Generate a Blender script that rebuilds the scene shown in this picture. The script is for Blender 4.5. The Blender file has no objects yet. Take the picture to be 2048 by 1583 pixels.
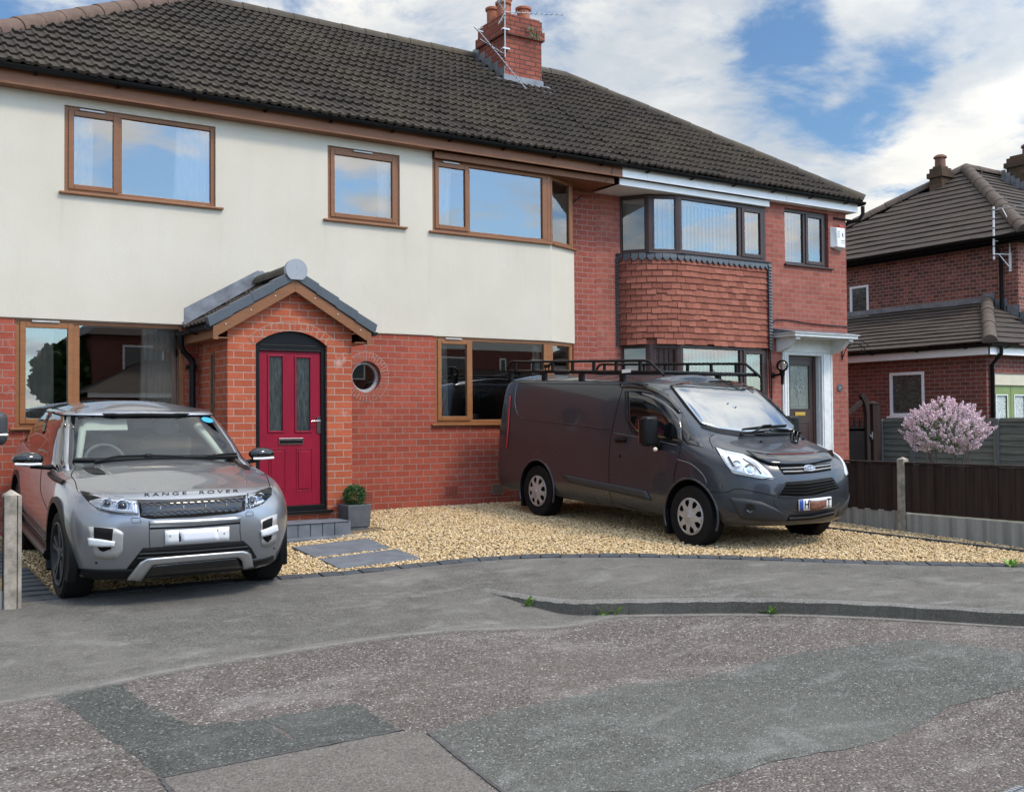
import bpy, bmesh, math, random
import numpy as np
from mathutils import Vector, Matrix
from mathutils.bvhtree import BVHTree
random.seed(7); RNG = np.random.default_rng(7)
SC = bpy.context.scene
COL = SC.collection
# ------------------------------------------------------------------ camera
FPX, IW, IH = 2110.0, 2048.0, 1583.0
YAW, PITCH, ROLL = 0.575025, 0.024198, -0.007498
CAM = Vector((0.0, -13.1, 1.249))
_f = Vector((math.sin(YAW)*math.cos(PITCH), math.cos(YAW)*math.cos(PITCH), math.sin(PITCH)))
_r0 = Vector((math.cos(YAW), -math.sin(YAW), 0)); _u0 = _r0.cross(_f)
_r = _r0*math.cos(ROLL)+_u0*math.sin(ROLL); _u = -_r0*math.sin(ROLL)+_u0*math.cos(ROLL)
cd = bpy.data.cameras.new('camera'); cam = bpy.data.objects.new('camera', cd); COL.objects.link(cam)
cam.matrix_world = Matrix(((_r.x,_u.x,-_f.x,CAM.x),(_r.y,_u.y,-_f.y,CAM.y),(_r.z,_u.z,-_f.z,CAM.z),(0,0,0,1)))
cd.sensor_fit = 'HORIZONTAL'; cd.sensor_width = 36; cd.lens = 36*FPX/IW
cd.clip_start = 0.05; cd.clip_end = 3000
SC.camera = cam
def ray(px, py):
    """world direction of a point of the photograph (used for survey work only: things keep their own depth)"""
    return (_r*((px-IW/2)/FPX) - _u*((py-IH/2)/FPX) + _f)
def onY(px, py, y=0.0): d = ray(px, py); return CAM + d*((y-CAM.y)/d.y)
def onX(px, py, x): d = ray(px, py); return CAM + d*((x-CAM.x)/d.x)
def onZ(px, py, z): d = ray(px, py); return CAM + d*((z-CAM.z)/d.z)
# ------------------------------------------------------------------ light, sky, exposure
SUN_EL, SUN_AZ = math.radians(50), math.radians(155)   # azimuth clockwise from +Y (the house faces -Y)
SUN_DIR = Vector((math.sin(SUN_AZ)*math.cos(SUN_EL), math.cos(SUN_AZ)*math.cos(SUN_EL), math.sin(SUN_EL)))
sl = bpy.data.lights.new('sun', 'SUN'); sl.energy = 2.3; sl.angle = math.radians(11); sl.color = (1.0, 0.85, 0.65)
so = bpy.data.objects.new('sun', sl); COL.objects.link(so)
so.rotation_euler = (-SUN_DIR).to_track_quat('-Z', 'Y').to_euler(); so.location = (0, -20, 30)
SC.view_settings.view_transform = 'Standard'; SC.view_settings.look = 'None'
SC.view_settings.exposure = 0.0; SC.view_settings.gamma = 1.0; SC.view_settings.use_curve_mapping = False
SKY_STRENGTH = 0.1
W = bpy.data.worlds.new('World'); SC.world = W; W.use_nodes = True
def build_sky():
    nt = W.node_tree; N = nt.nodes; L = nt.links; N.clear()
    out = N.new('ShaderNodeOutputWorld'); bg = N.new('ShaderNodeBackground'); bg.inputs[1].default_value = SKY_STRENGTH
    sky = N.new('ShaderNodeTexSky'); sky.sky_type = 'NISHITA'; sky.sun_disc = False
    sky.sun_elevation = SUN_EL; sky.sun_rotation = SUN_AZ
    sky.air_density = 1.0; sky.dust_density = 0.6; sky.ozone_density = 1.6
    tc = N.new('ShaderNodeTexCoord')
    nrm = N.new('ShaderNodeVectorMath'); nrm.operation = 'NORMALIZE'; L.new(tc.outputs['Generated'], nrm.inputs[0])
    sep = N.new('ShaderNodeSeparateXYZ'); L.new(nrm.outputs[0], sep.inputs[0])
    def math_(op, a, b=None, clamp=False):
        n = N.new('ShaderNodeMath'); n.operation = op; n.use_clamp = clamp
        for i, v in enumerate((a, b)):
            if v is None: continue
            if isinstance(v, (int, float)): n.inputs[i].default_value = v
            else: L.new(v, n.inputs[i])
        return n.outputs[0]
    den = math_('ADD', math_('MAXIMUM', sep.outputs[2], 0.0), 0.16)
    cx = math_('DIVIDE', sep.outputs[0], den); cy = math_('DIVIDE', sep.outputs[1], den)
    cmb = N.new('ShaderNodeCombineXYZ'); L.new(cx, cmb.inputs[0]); L.new(cy, cmb.inputs[1]); L.new(sep.outputs[2], cmb.inputs[2])
    def noise(scale, detail, rough, dist, off):
        m = N.new('ShaderNodeMapping'); m.inputs['Location'].default_value = off; L.new(cmb.outputs[0], m.inputs[0])
        n = N.new('ShaderNodeTexNoise'); n.inputs['Scale'].default_value = scale; n.inputs['Detail'].default_value = detail
        n.inputs['Roughness'].default_value = rough; n.inputs['Distortion'].default_value = dist
        L.new(m.outputs[0], n.inputs[0]); return n.outputs[0]
    n1 = noise(3.2, 10, 0.62, 0.25, (3.1, 1.7, 0))
    n2 = noise(1.1, 4, 0.5, 0.25, (9.3, 4.2, 2.0))
    n3 = noise(5.2, 6, 0.6, 0.1, (1.3, 7.7, 4.0))
    # coverage: breaks in the cloud at fixed places of the sky
    cov = math_('MULTIPLY_ADD', n1, 1.9); cov.node.inputs[2].default_value = -0.3
    def blob(px, py, deg, amt):
        nonlocal cov
        d = ray(px, py).normalized() if not isinstance(px, tuple) else Vector(px).normalized()
        dp = N.new('ShaderNodeVectorMath'); dp.operation = 'DOT_PRODUCT'; L.new(nrm.outputs[0], dp.inputs[0]); dp.inputs[1].default_value = d
        mr = N.new('ShaderNodeMapRange'); mr.interpolation_type = 'SMOOTHSTEP'
        L.new(dp.outputs['Value'], mr.inputs[0]); mr.inputs[1].default_value = math.cos(math.radians(deg)); mr.inputs[2].default_value = 1.0
        mr.inputs[3].default_value = 0.0; mr.inputs[4].default_value = amt
        cov = math_('ADD', cov, mr.outputs[0])
    for b in SKY_BLOBS: blob(*b)
    # more open sky behind the viewer
    back = N.new('ShaderNodeMapRange'); back.interpolation_type = 'SMOOTHSTEP'; L.new(sep.outputs[1], back.inputs[0])
    back.inputs[1].default_value = 0.15; back.inputs[2].default_value = -0.55; back.inputs[3].default_value = 0.0; back.inputs[4].default_value = -0.16
    cov = math_('ADD', cov, back.outputs[0])
    mask = N.new('ShaderNodeMapRange'); mask.interpolation_type = 'SMOOTHSTEP'; L.new(cov, mask.inputs[0])
    mask.inputs[1].default_value = 0.32; mask.inputs[2].default_value = 0.80
    shade = N.new('ShaderNodeMapRange'); shade.interpolation_type = 'SMOOTHSTEP'
    sh = math_('MULTIPLY_ADD', n3, 0.35); L.new(n2, sh.node.inputs[2]); L.new(sh, shade.inputs[0])
    shade.inputs[1].default_value = 0.52; shade.inputs[2].default_value = 0.76
    cc = N.new('ShaderNodeMix'); cc.data_type = 'RGBA'; L.new(shade.outputs[0], cc.inputs[0])
    cc.inputs[6].default_value = (5.9, 6.5, 7.2, 1); cc.inputs[7].default_value = (10.2, 10.0, 9.5, 1)
    blue = N.new('ShaderNodeMix'); blue.data_type = 'RGBA'; blue.blend_type = 'MULTIPLY'; blue.inputs[0].default_value = 1.0
    L.new(sky.outputs[0], blue.inputs[6]); blue.inputs[7].default_value = SKY_TINT
    mix = N.new('ShaderNodeMix'); mix.data_type = 'RGBA'; L.new(mask.outputs[0], mix.inputs[0])
    L.new(blue.outputs[2], mix.inputs[6]); L.new(cc.outputs[2], mix.inputs[7])
    gain = N.new('ShaderNodeMapRange'); gain.interpolation_type = 'SMOOTHSTEP'; dp = N.new('ShaderNodeVectorMath'); dp.operation = 'DOT_PRODUCT'; L.new(nrm.outputs[0], dp.inputs[0]); dp.inputs[1].default_value = SUN_DIR
    L.new(dp.outputs['Value'], gain.inputs[0]); gain.inputs[1].default_value = 0.0; gain.inputs[2].default_value = 1.0; gain.inputs[3].default_value = 1.0; gain.inputs[4].default_value = 2.9
    gm = N.new('ShaderNodeVectorMath'); gm.operation = 'SCALE'; L.new(mix.outputs[2], gm.inputs[0]); L.new(gain.outputs[0], gm.inputs['Scale'])
    L.new(gm.outputs[0], bg.inputs[0]); L.new(bg.outputs[0], out.inputs[0])
SKY_TINT = (1.05, 1.3, 1.45, 1)
SKY_BLOBS = [((0, 0, 1), 0, 13, .5), ((.55, .05, .84), 0, 18, .3), ((.52, .0, .86), 0, 5, -.5), ((.25, .46, .86), 0, 14, .2), (1580, 40, 3.2, -.28), (1560, 150, 3.0, -.2), (1740, 255, 2.6, -.26), (1680, 200, 2.4, -.2), (1640, 325, 2.6, -.24), (1900, 50, 2.4, -.26), (1800, 160, 2.0, -.2), (1480, 110, 1.6, -.14), (1300, 40, 3, -.1), (250, 20, 9, -.1), (1990, 120, 1.8, -.16),
             (1820, 150, 2.4, -.18), (1850, 30, 3.0, .12), (1950, 200, 6, .25), (1330, 170, 7, .24), (700, 0, 12, .12), (1500, 400, 5, .12),(1700, 225, 1.6, .2),(1730,25,2.2,.22)]
build_sky()
# ------------------------------------------------------------------ helpers
OFF = {}
def smooth(a, b, x): t = min(1.0, max(0.0, (x-a)/(b-a))); return t*t*(3-2*t)
def lerp(a, b, t): return a+(b-a)*t
def tag(o, label, cat, group=None, kind=None):
    if label: o['label'] = label
    if cat: o['category'] = cat
    if group: o['group'] = group
    if kind: o['kind'] = kind
    return o
def thing(name, label, cat, loc=(0, 0, 0), group=None):
    o = bpy.data.objects.new(name, None); COL.objects.link(o); o.empty_display_size = 0.2
    o.location = loc; OFF[o.name] = Vector(loc); return tag(o, label, cat, group)
class MB:
    def __init__(s): s.v = []; s.f = []; s.m = []; s.uvs = {}
    def add(s, vs, fs, mi=0):
        b = len(s.v); s.v += [tuple(p) for p in vs]; s.f += [tuple(i+b for i in q) for q in fs]; s.m += [mi]*len(fs); return s
    def quad(s, a, b, c, d, mi=0): return s.add([a, b, c, d], [(0, 1, 2, 3)], mi)
    def box(s, x0, x1, y0, y1, z0, z1, mi=0):
        x0, x1 = sorted((x0, x1)); y0, y1 = sorted((y0, y1)); z0, z1 = sorted((z0, z1))
        return s.add([(x0,y0,z0),(x1,y0,z0),(x1,y1,z0),(x0,y1,z0),(x0,y0,z1),(x1,y0,z1),(x1,y1,z1),(x0,y1,z1)],
              [(0,3,2,1),(4,5,6,7),(0,1,5,4),(1,2,6,5),(2,3,7,6),(3,0,4,7)], mi)
    def obox(s, o, u, v, w, mi=0):
        o, u, v, w = map(Vector, (o, u, v, w)); P = [o, o+u, o+u+v, o+v, o+w, o+u+w, o+u+v+w, o+v+w]
        F = [(0,3,2,1),(4,5,6,7),(0,1,5,4),(1,2,6,5),(2,3,7,6),(3,0,4,7)]
        if u.cross(v).dot(w) < 0: F = [q[::-1] for q in F]
        return s.add(P, F, mi)
    def prism(s, poly, ax, a0, a1, mi=0):
        def p(q, a): return {'x': (a, q[0], q[1]), 'y': (q[0], a, q[1]), 'z': (q[0], q[1], a)}[ax]
        n = len(poly); vs = [p(q, a0) for q in poly]+[p(q, a1) for q in poly]
        return s.add(vs, [tuple(range(n)), tuple(range(2*n-1, n-1, -1))]+[((i+1) % n, i, i+n, (i+1) % n+n) for i in range(n)], mi)
    def tube(s, pts, r, n=8, mi=0, caps=True):
        pts = [Vector(p) for p in pts]; rings = []; k = len(pts); prev = None
        for i, p in enumerate(pts):
            t = (pts[min(i+1, k-1)]-pts[max(i-1, 0)]).normalized()
            a = prev if prev is not None else (Vector((0, 0, 1)) if abs(t.z) < .9 else Vector((1, 0, 0)))
            u = (a - t*a.dot(t)); u = u.normalized() if u.length > 1e-6 else t.orthogonal().normalized(); prev = u; w = t.cross(u)
            rr = r[i] if isinstance(r, (list, tuple)) else r
            rings.append([p+(u*math.cos(2*math.pi*j/n)+w*math.sin(2*math.pi*j/n))*rr for j in range(n)])
        vs = [q for g_ in rings for q in g_]
        fs = [(i*n+j, i*n+(j+1) % n, (i+1)*n+(j+1) % n, (i+1)*n+j) for i in range(k-1) for j in range(n)]
        if caps: fs += [tuple(range(n-1, -1, -1)), tuple((k-1)*n+j for j in range(n))]
        return s.add(vs, fs, mi)
    def lathe(s, prof, c, ax=(0, 0, 1), n=24, mi=0, caps=True):
        c = Vector(c); ax = Vector(ax).normalized(); u = ax.orthogonal().normalized(); w = ax.cross(u)
        vs = [c+ax*h+(u*math.cos(2*math.pi*j/n)+w*math.sin(2*math.pi*j/n))*r for r, h in prof for j in range(n)]
        k = len(prof); fs = [(i*n+j, i*n+(j+1) % n, (i+1)*n+(j+1) % n, (i+1)*n+j) for i in range(k-1) for j in range(n)]
        if caps: fs += [tuple(range(n-1, -1, -1)), tuple((k-1)*n+j for j in range(n))]
        return s.add(vs, fs, mi)
    def ball(s, c, r, n=12, m=8, mi=0, sc=(1, 1, 1)):
        vs = []; fs = []
        for i in range(m+1):
            a = math.pi*i/m
            for j in range(n):
                b = 2*math.pi*j/n; vs.append((c[0]+r*sc[0]*math.sin(a)*math.cos(b), c[1]+r*sc[1]*math.sin(a)*math.sin(b), c[2]+r*sc[2]*math.cos(a)))
        for i in range(m):
            for j in range(n): fs.append((i*n+j, (i+1)*n+j, (i+1)*n+(j+1) % n, i*n+(j+1) % n))
        return s.add(vs, fs, mi)
    def grid(s, P, mi=0, flip=False):
        a, b = len(P), len(P[0]); vs = [q for row in P for q in row]
        fs = [(i*b+j, i*b+j+1, (i+1)*b+j+1, (i+1)*b+j) for i in range(a-1) for j in range(b-1)]
        if flip: fs = [q[::-1] for q in fs]
        return s.add(vs, fs, mi)
    def build(s, name, mats, parent=None, sm=None, bevel=0, uv=None, solid=0, weld=0, seg=2):
        me = bpy.data.meshes.new(name); off = OFF[parent.name] if parent else Vector((0, 0, 0))
        me.from_pydata([Vector(p)-off for p in s.v], [], s.f)
        if weld:
            bm = bmesh.new(); bm.from_mesh(me); bmesh.ops.remove_doubles(bm, verts=bm.verts, dist=weld); bm.to_mesh(me); bm.free()
        else: me.polygons.foreach_set('material_index', s.m)
        mats = mats if isinstance(mats, (list, tuple)) else [mats]
        for m in mats: me.materials.append(m)
        o = bpy.data.objects.new(name, me); COL.objects.link(o); OFF[o.name] = off
        if parent: o.parent = parent
        boxuv(me, off, uv)
        if sm is not None: smooth_shade(me, sm)
        if solid:
            q = o.modifiers.new('solid', 'SOLIDIFY'); q.thickness = solid; q.offset = 0
        if bevel:
            q = o.modifiers.new('bevel', 'BEVEL'); q.width = bevel; q.segments = seg; q.limit_method = 'ANGLE'; q.angle_limit = math.radians(40)
        return o
def smooth_shade(me, ang):
    me.polygons.foreach_set('use_smooth', [True]*len(me.polygons))
    if ang < 180: me.set_sharp_from_angle(angle=math.radians(ang))
def boxuv(me, off=Vector((0, 0, 0)), fn=None):
    ul = me.uv_layers.new(name='UVMap'); n = len(me.loops)
    if n == 0: return
    co = np.empty(len(me.vertices)*3); me.vertices.foreach_get('co', co); co = co.reshape(-1, 3)+np.array(off)
    li = np.empty(n, dtype=np.int32); me.loops.foreach_get('vertex_index', li)
    nr = np.empty(len(me.polygons)*3); me.polygons.foreach_get('normal', nr); nr = np.abs(nr.reshape(-1, 3))
    lt = np.empty(len(me.polygons), dtype=np.int32); me.polygons.foreach_get('loop_total', lt)
    nn = np.repeat(nr, lt, axis=0); p = co[li]
    if fn: uv = fn(p)
    else:
        ax = nn.argmax(axis=1)
        u = np.where(ax == 0, p[:, 1], p[:, 0]); v = np.where(ax == 2, p[:, 1], p[:, 2]); uv = np.stack([u, v], 1)
    ul.data.foreach_set('uv', uv.astype(np.float32).ravel())
def wall(mb, x0, x1, z0, z1, y, holes=(), t=0.11, mi=0, flip=False):
    """front (normal -y) wall sheet with rectangular openings and reveals of depth t"""
    xs = sorted({x0, x1, *[min(max(v, x0), x1) for h in holes for v in h[:2]]}); zs = sorted({z0, z1, *[min(max(v, z0), z1) for h in holes for v in h[2:4]]})
    for a, b in zip(xs, xs[1:]):
        for c, d in zip(zs, zs[1:]):
            mx, mz = (a+b)/2, (c+d)/2
            if any(h[0] < mx < h[1] and h[2] < mz < h[3] for h in holes): continue
            mb.quad((a, y, c), (b, y, c), (b, y, d), (a, y, d), mi)
    for h in holes:
        a, b, c, d = h[:4]
        mb.quad((a, y, c), (a, y, d), (a, y+t, d), (a, y+t, c), mi); mb.quad((b, y, d), (b, y, c), (b, y+t, c), (b, y+t, d), mi)
        mb.quad((a, y, d), (b, y, d), (b, y+t, d), (a, y+t, d), mi); mb.quad((b, y, c), (a, y, c), (a, y+t, c), (b, y+t, c), mi)
def resample(pts, n):
    P = np.array(pts, float); d = np.r_[0, np.cumsum(np.linalg.norm(np.diff(P, axis=0), axis=1))]
    t = np.linspace(0, d[-1], n); return np.stack([np.interp(t, d, P[:, i]) for i in range(P.shape[1])], 1)
def smoothcurve(pts, n):
    """Catmull-Rom through pts"""
    P = [np.array(p, float) for p in pts]; P = [2*P[0]-P[1]]+P+[2*P[-1]-P[-2]]; out = []
    for i in range(1, len(P)-2):
        for k in range(n):
            t = k/n; a, b, c, d = P[i-1:i+3]
            out.append(.5*((2*b)+(c-a)*t+(2*a-5*b+4*c-d)*t*t+(3*b-a-3*c+d)*t**3))
    out.append(P[-2]); return np.array(out)
# ------------------------------------------------------------------ materials
class NT:
    def __init__(s, name):
        s.m = bpy.data.materials.new(name); s.m.use_nodes = True; s.nt = s.m.node_tree; s.N = s.nt.nodes; s.L = s.nt.links
        s.bsdf = s.N['Principled BSDF']; s.out = s.N['Material Output']
    def n(s, t, **kw):
        q = s.N.new('ShaderNode'+t)
        for k, v in kw.items(): setattr(q, k, v)
        return q
    def set(s, node, i, v):
        if v is None: return
        if hasattr(v, 'is_output') or isinstance(v, bpy.types.NodeSocket): s.L.new(v, node.inputs[i])
        else: node.inputs[i].default_value = v
    def uv(s): return s.n('TexCoord').outputs['UV']
    def obj(s): return s.n('NewGeometry').outputs['Position']
    def map(s, vec, scale=(1, 1, 1), loc=(0, 0, 0), rot=(0, 0, 0)):
        q = s.n('Mapping'); s.L.new(vec, q.inputs[0]); q.inputs['Scale'].default_value = scale; q.inputs['Location'].default_value = loc; q.inputs['Rotation'].default_value = rot; return q.outputs[0]
    def noise(s, vec, scale, detail=4, rough=.55, dist=0):
        q = s.n('TexNoise'); s.L.new(vec, q.inputs[0]); q.inputs['Scale'].default_value = scale; q.inputs['Detail'].default_value = detail; q.inputs['Roughness'].default_value = rough; q.inputs['Distortion'].default_value = dist; return q.outputs[0]
    def voro(s, vec, scale, feature='F1', out='Color'):
        q = s.n('TexVoronoi', feature=feature); s.L.new(vec, q.inputs['Vector']); q.inputs['Scale'].default_value = scale; return q.outputs[out]
    def ramp(s, fac, stops, interp='LINEAR'):
        q = s.n('ValToRGB'); s.L.new(fac, q.inputs[0]); e = q.color_ramp.elements; q.color_ramp.interpolation = interp
        while len(e) < len(stops): e.new(.5)
        for el, (p, c) in zip(e, stops): el.position = p; el.color = c if len(c) == 4 else (*c, 1)
        return q.outputs[0]
    def mr(s, v, a, b, c, d):
        q = s.n('MapRange'); s.L.new(v, q.inputs[0])
        for i, k in enumerate((a, b, c, d)): q.inputs[i+1].default_value = k
        return q.outputs[0]
    def mix(s, f, a, b, mode='MIX'):
        q = s.n('Mix', data_type='RGBA', blend_type=mode); s.set(q, 0, f)
        for i, c in ((6, a), (7, b)): s.set(q, i, c if not isinstance(c, tuple) else ((*c, 1) if len(c) == 3 else c))
        return q.outputs[2]
    def math(s, op, a, b=None):
        q = s.n('Math', operation=op); s.set(q, 0, a); s.set(q, 1, b); return q.outputs[0]
    def bump(s, h, st=.3, dist=.01, nrm=None):
        q = s.n('Bump'); s.set(q, 'Height', h); q.inputs['Strength'].default_value = st; q.inputs['Distance'].default_value = dist
        if nrm is not None: s.L.new(nrm, q.inputs['Normal'])
        return q.outputs[0]
    def fin(s, col=None, rough=.6, nrm=None, metal=0, spec=.5, coat=0, **kw):
        b = s.bsdf
        if col is not None: s.set(b, 'Base Color', (*col, 1) if isinstance(col, tuple) and len(col) == 3 else col)
        s.set(b, 'Roughness', rough); s.set(b, 'Metallic', metal); s.set(b, 'Specular IOR Level', spec); s.set(b, 'Coat Weight', coat)
        for k, v in kw.items(): s.set(b, k, v)
        if nrm is not None: s.L.new(nrm, b.inputs['Normal'])
        return s.m
def plain(name, col, rough=.5, var=.12, scale=6, metal=0, spec=.5, bump=0, coat=0):
    if max(col) < .02: spec = min(spec, .22)
    t = NT(name); p = t.obj(); n = t.noise(p, scale, 5); n2 = t.noise(p, scale*9, 3)
    c = t.mix(t.mr(n, .3, .7, 0, 1), tuple(v*(1-var) for v in col), tuple(min(1, v*(1+var)) for v in col))
    nr = t.bump(n2, bump, .004) if bump else None
    r = t.mr(n2, .3, .7, max(0, rough-.06), min(1, rough+.06))
    return t.fin(c, r, nr, metal, spec, coat)
def brick(name, c1, c2, mortar, bw, bh, off=(0, 0), dark=.35, joint=.0055, pale=0.0, stain=.3):
    t = NT(name); uv = t.map(t.uv(), loc=(off[0], off[1], 0))
    wob = t.n('VectorMath', operation='MULTIPLY_ADD'); nz = t.n('TexNoise'); t.L.new(uv, nz.inputs[0]); nz.inputs['Scale'].default_value = 9; nz.inputs['Detail'].default_value = 3
    t.L.new(nz.outputs['Color'], wob.inputs[0]); wob.inputs[1].default_value = (.006, .006, 0); t.L.new(uv, wob.inputs[2]); v = wob.outputs[0]
    b = t.n('TexBrick'); t.L.new(v, b.inputs['Vector']); b.offset = .5
    b.inputs['Scale'].default_value = 1; b.inputs['Mortar Size'].default_value = joint; b.inputs['Mortar Smooth'].default_value = .25
    b.inputs['Brick Width'].default_value = bw; b.inputs['Row Height'].default_value = bh; b.inputs['Bias'].default_value = -.1
    b.inputs['Color1'].default_value = (0, 0, 0, 1); b.inputs['Color2'].default_value = (1, 1, 1, 1); b.inputs['Mortar'].default_value = (.5, .5, .5, 1)
    big = t.noise(v, 1.3, 4); fine = t.noise(v, 55, 6, .65); mid = t.noise(v, 11, 5, .6)
    c = t.mix(b.outputs['Color'], c1, c2)
    c = t.mix(t.mr(mid, .35, .75, 0, dark), c, tuple(k*.45 for k in c1))
    c = t.mix(t.mr(fine, .4, .75, 0, .35), c, tuple(min(1, k*1.5) for k in c2))
    c = t.mix(t.mr(big, .45, .75, 0, stain), c, tuple(k*.55 for k in c1))
    if pale: c = t.mix(t.mr(t.noise(v, 3.1, 6, .7), .6, .72, 0, pale), c, (.62, .55, .48))
    mc = t.mix(t.noise(v, 24, 4), tuple(k*.72 for k in mortar), mortar)
    c = t.mix(b.outputs['Fac'], c, mc)
    h = t.math('SUBTRACT', t.math('MULTIPLY', fine, .35), b.outputs['Fac'])
    return t.fin(c, .86, t.bump(h, .55, .006), spec=.25)
M = {}
M['brick_porch'] = brick('porch_brick', (.35, .076, .036), (.47, .12, .058), (.42, .34, .28), .2281, .0845, dark=.3, pale=.5, off=(.05, .01))
M['brick_main'] = brick('house_brick', (.29, .06, .037), (.38, .09, .055), (.31, .235, .19), .219, .0863, dark=.4, pale=.2, off=(.1, .02))
M['brick_old'] = brick('weathered_brick', (.25, .062, .045), (.35, .1, .07), (.36, .27, .23), .219, .0863, dark=.45, off=(.03, .05))
M['brick_right'] = brick('right_house_brick', (.26, .075, .055), (.38, .125, .09), (.32, .245, .205), .219, .0863, dark=.5, pale=.22, off=(.07, .03), joint=.0048)
M['brick_far'] = brick('far_house_brick', (.085, .038, .032), (.35, .115, .082), (.36, .3, .27), .17, .0815, dark=.75, pale=.0, joint=.0065)
M['brick_garage'] = brick('garage_brick', (.13, .046, .037), (.26, .075, .054), (.3, .26, .24), .225, .0815, dark=.6)
M['brick_chim'] = brick('chimney_brick', (.28, .075, .05), (.38, .12, .085), (.07, .055, .05), .225, .083, dark=.7, stain=.8, joint=.009)
def render_mat():
    t = NT('cream_render'); p = t.obj(); a = t.noise(p, .8, 5, .6); f = t.noise(p, 170, 4, .7); m = t.noise(p, 26, 5, .6)
    st = t.noise(t.map(p, (3.0, 3, .35)), 1.2, 5, .65)
    c = t.mix(t.mr(a, .35, .7, 0, 1), (.6, .55, .45), (.66, .61, .515))
    c = t.mix(t.mr(st, .5, .8, 0, .22), c, (.5, .48, .42))
    sx = t.n('SeparateXYZ'); t.L.new(p, sx.inputs[0]); fine = t.noise(t.map(p, (40, 1, 2.5)), 1, 4)
    for x0, wd, zt, ln in ((2.26, .05, 3.95, .9), (4.13, .05, 3.95, .7), (5.54, .04, 3.95, .6), (6.73, .05, 3.95, .8), (7.12, .06, 3.93, 1.2), (8.6, .5, 3.9, 1.1)):
        dx = t.math('ABSOLUTE', t.math('SUBTRACT', sx.outputs[0], x0)); a_ = t.math('MULTIPLY', t.mr(dx, 0, wd, 1, 0), t.math('MULTIPLY', t.mr(sx.outputs[2], zt-ln, zt-.05, 0, 1), t.mr(sx.outputs[2], zt, zt+.02, 1, 0)))
        c = t.mix(t.math('MULTIPLY', a_, t.mr(fine, .35, .7, 0, .3)), c, (.36, .34, .29)); c = t.mix(t.mr(f, .35, .7, 0, .22), (.5, .48, .43), c) if False else t.mix(t.mr(f, .5, .78, 0, .25), c, (.46, .44, .39))
    return t.fin(c, .93, t.bump(t.math('ADD', f, t.math('MULTIPLY', m, .6)), .55, .006), spec=.15)
M['render'] = render_mat()
def woodgrain(name, c1, c2, rough=.42, sc=(2, 2, 60), spec=.4, bump=.12):
    t = NT(name); p = t.obj(); w = t.noise(t.map(p, sc), 2.2, 6, .62, .6); k = t.noise(p, 3, 3)
    c = t.mix(t.mr(w, .3, .7, 0, 1), c1, c2); c = t.mix(t.mr(k, .4, .8, 0, .35), c, tuple(v*.7 for v in c1))
    return t.fin(c, rough, t.bump(w, bump, .002), spec=spec)
M['oak'] = woodgrain('golden_oak_upvc', (.2, .078, .026), (.34, .145, .05))
M['oak_dark'] = woodgrain('dark_oak_upvc', (.17, .066, .024), (.28, .115, .042))
M['board'] = woodgrain('stained_board', (.16, .064, .028), (.26, .11, .05), .55)
M['rosewood'] = woodgrain('rosewood_upvc', (.035, .018, .016), (.06, .032, .027), .38)
M['white'] = plain('white_upvc', (.8, .8, .8), .35, .05, 3)
M['whitepaint'] = plain('weathered_white_paint', (.7, .71, .7), .55, .1, 9, bump=.1)
M['black'] = plain('black_plastic', (.005, .0055, .006), .38, .2, 8)
M['blackmatt'] = plain('matt_black', (.005, .005, .0055), .75, .2, 8)
M['lead'] = plain('lead_flashing', (.18, .19, .21), .45, .35, 7, metal=.3, bump=.4)
M['slate'] = plain('slate_grey_verge', (.065, .078, .092), .42, .12, 4)
M['capgrey'] = plain('pale_grey_ridge_cap', (.3, .32, .35), .5, .06, 4)
def tile_mat(name, c1, c2, moss=.3, rough=.8):
    t = NT(name); p = t.obj(); a = t.noise(p, 5, 5, .6); f = t.noise(p, 60, 4, .7); cell = t.noise(t.map(p, (3.3, 1, 1)), 1.6, 1)
    c = t.mix(t.mr(a, .3, .7, 0, 1), c1, c2); c = t.mix(t.mr(f, .5, .8, 0, .5), c, tuple(v*1.9 for v in c2))
    sp = t.voro(p, 9, out='Distance'); c = t.mix(t.math('MULTIPLY', t.mr(sp, .0, .06, 1, 0), t.mr(t.noise(p, 2.3, 2), .5, .62, 0, .8)), c, (.42, .42, .38))
    if moss:
        mm = t.math('MULTIPLY', t.mr(t.noise(p, .55, 3), .44, .62, 0, 1), t.mr(t.noise(p, 14, 5, .7), .42, .6, 0, 1))
        c = t.mix(t.math('MULTIPLY', mm, moss), c, (.1, .08, .045))
    return t.fin(c, rough, t.bump(f, .5, .004), spec=.3)
M['tile'] = tile_mat('dark_roof_tile', (.023, .018, .0148), (.05, .038, .0315), .55)
M['tile_far'] = tile_mat('far_roof_tile', (.042, .033, .028), (.07, .055, .047), .15)
M['ridge'] = tile_mat('brown_hip_tile', (.09, .058, .045), (.15, .098, .078), .5)
M['ridge_dark'] = tile_mat('dark_ridge_tile', (.05, .042, .034), (.085, .07, .056), .8)
M['ridge_far'] = tile_mat('far_hip_tile', (.075, .058, .048), (.12, .092, .076), .2)
def claytile():
    t = NT('clay_hanging_tile'); p = t.obj(); r = t.n('ObjectInfo'); a = t.noise(t.map(p, (6, 6, 10)), 1, 2); f = t.noise(p, 45, 5, .7); m = t.noise(p, 7, 4, .6)
    at = t.n('Attribute'); at.attribute_name = 'tone'
    c = t.mix(at.outputs['Fac'], (.2, .064, .043), (.325, .118, .08)); c = t.mix(t.mr(f, .45, .8, 0, .45), c, (.42, .2, .15))
    c = t.mix(t.mr(m, .55, .8, 0, .55), c, (.09, .04, .03))
    return t.fin(c, .85, t.bump(f, .4, .004), spec=.2)
M['clay'] = claytile()
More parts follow.
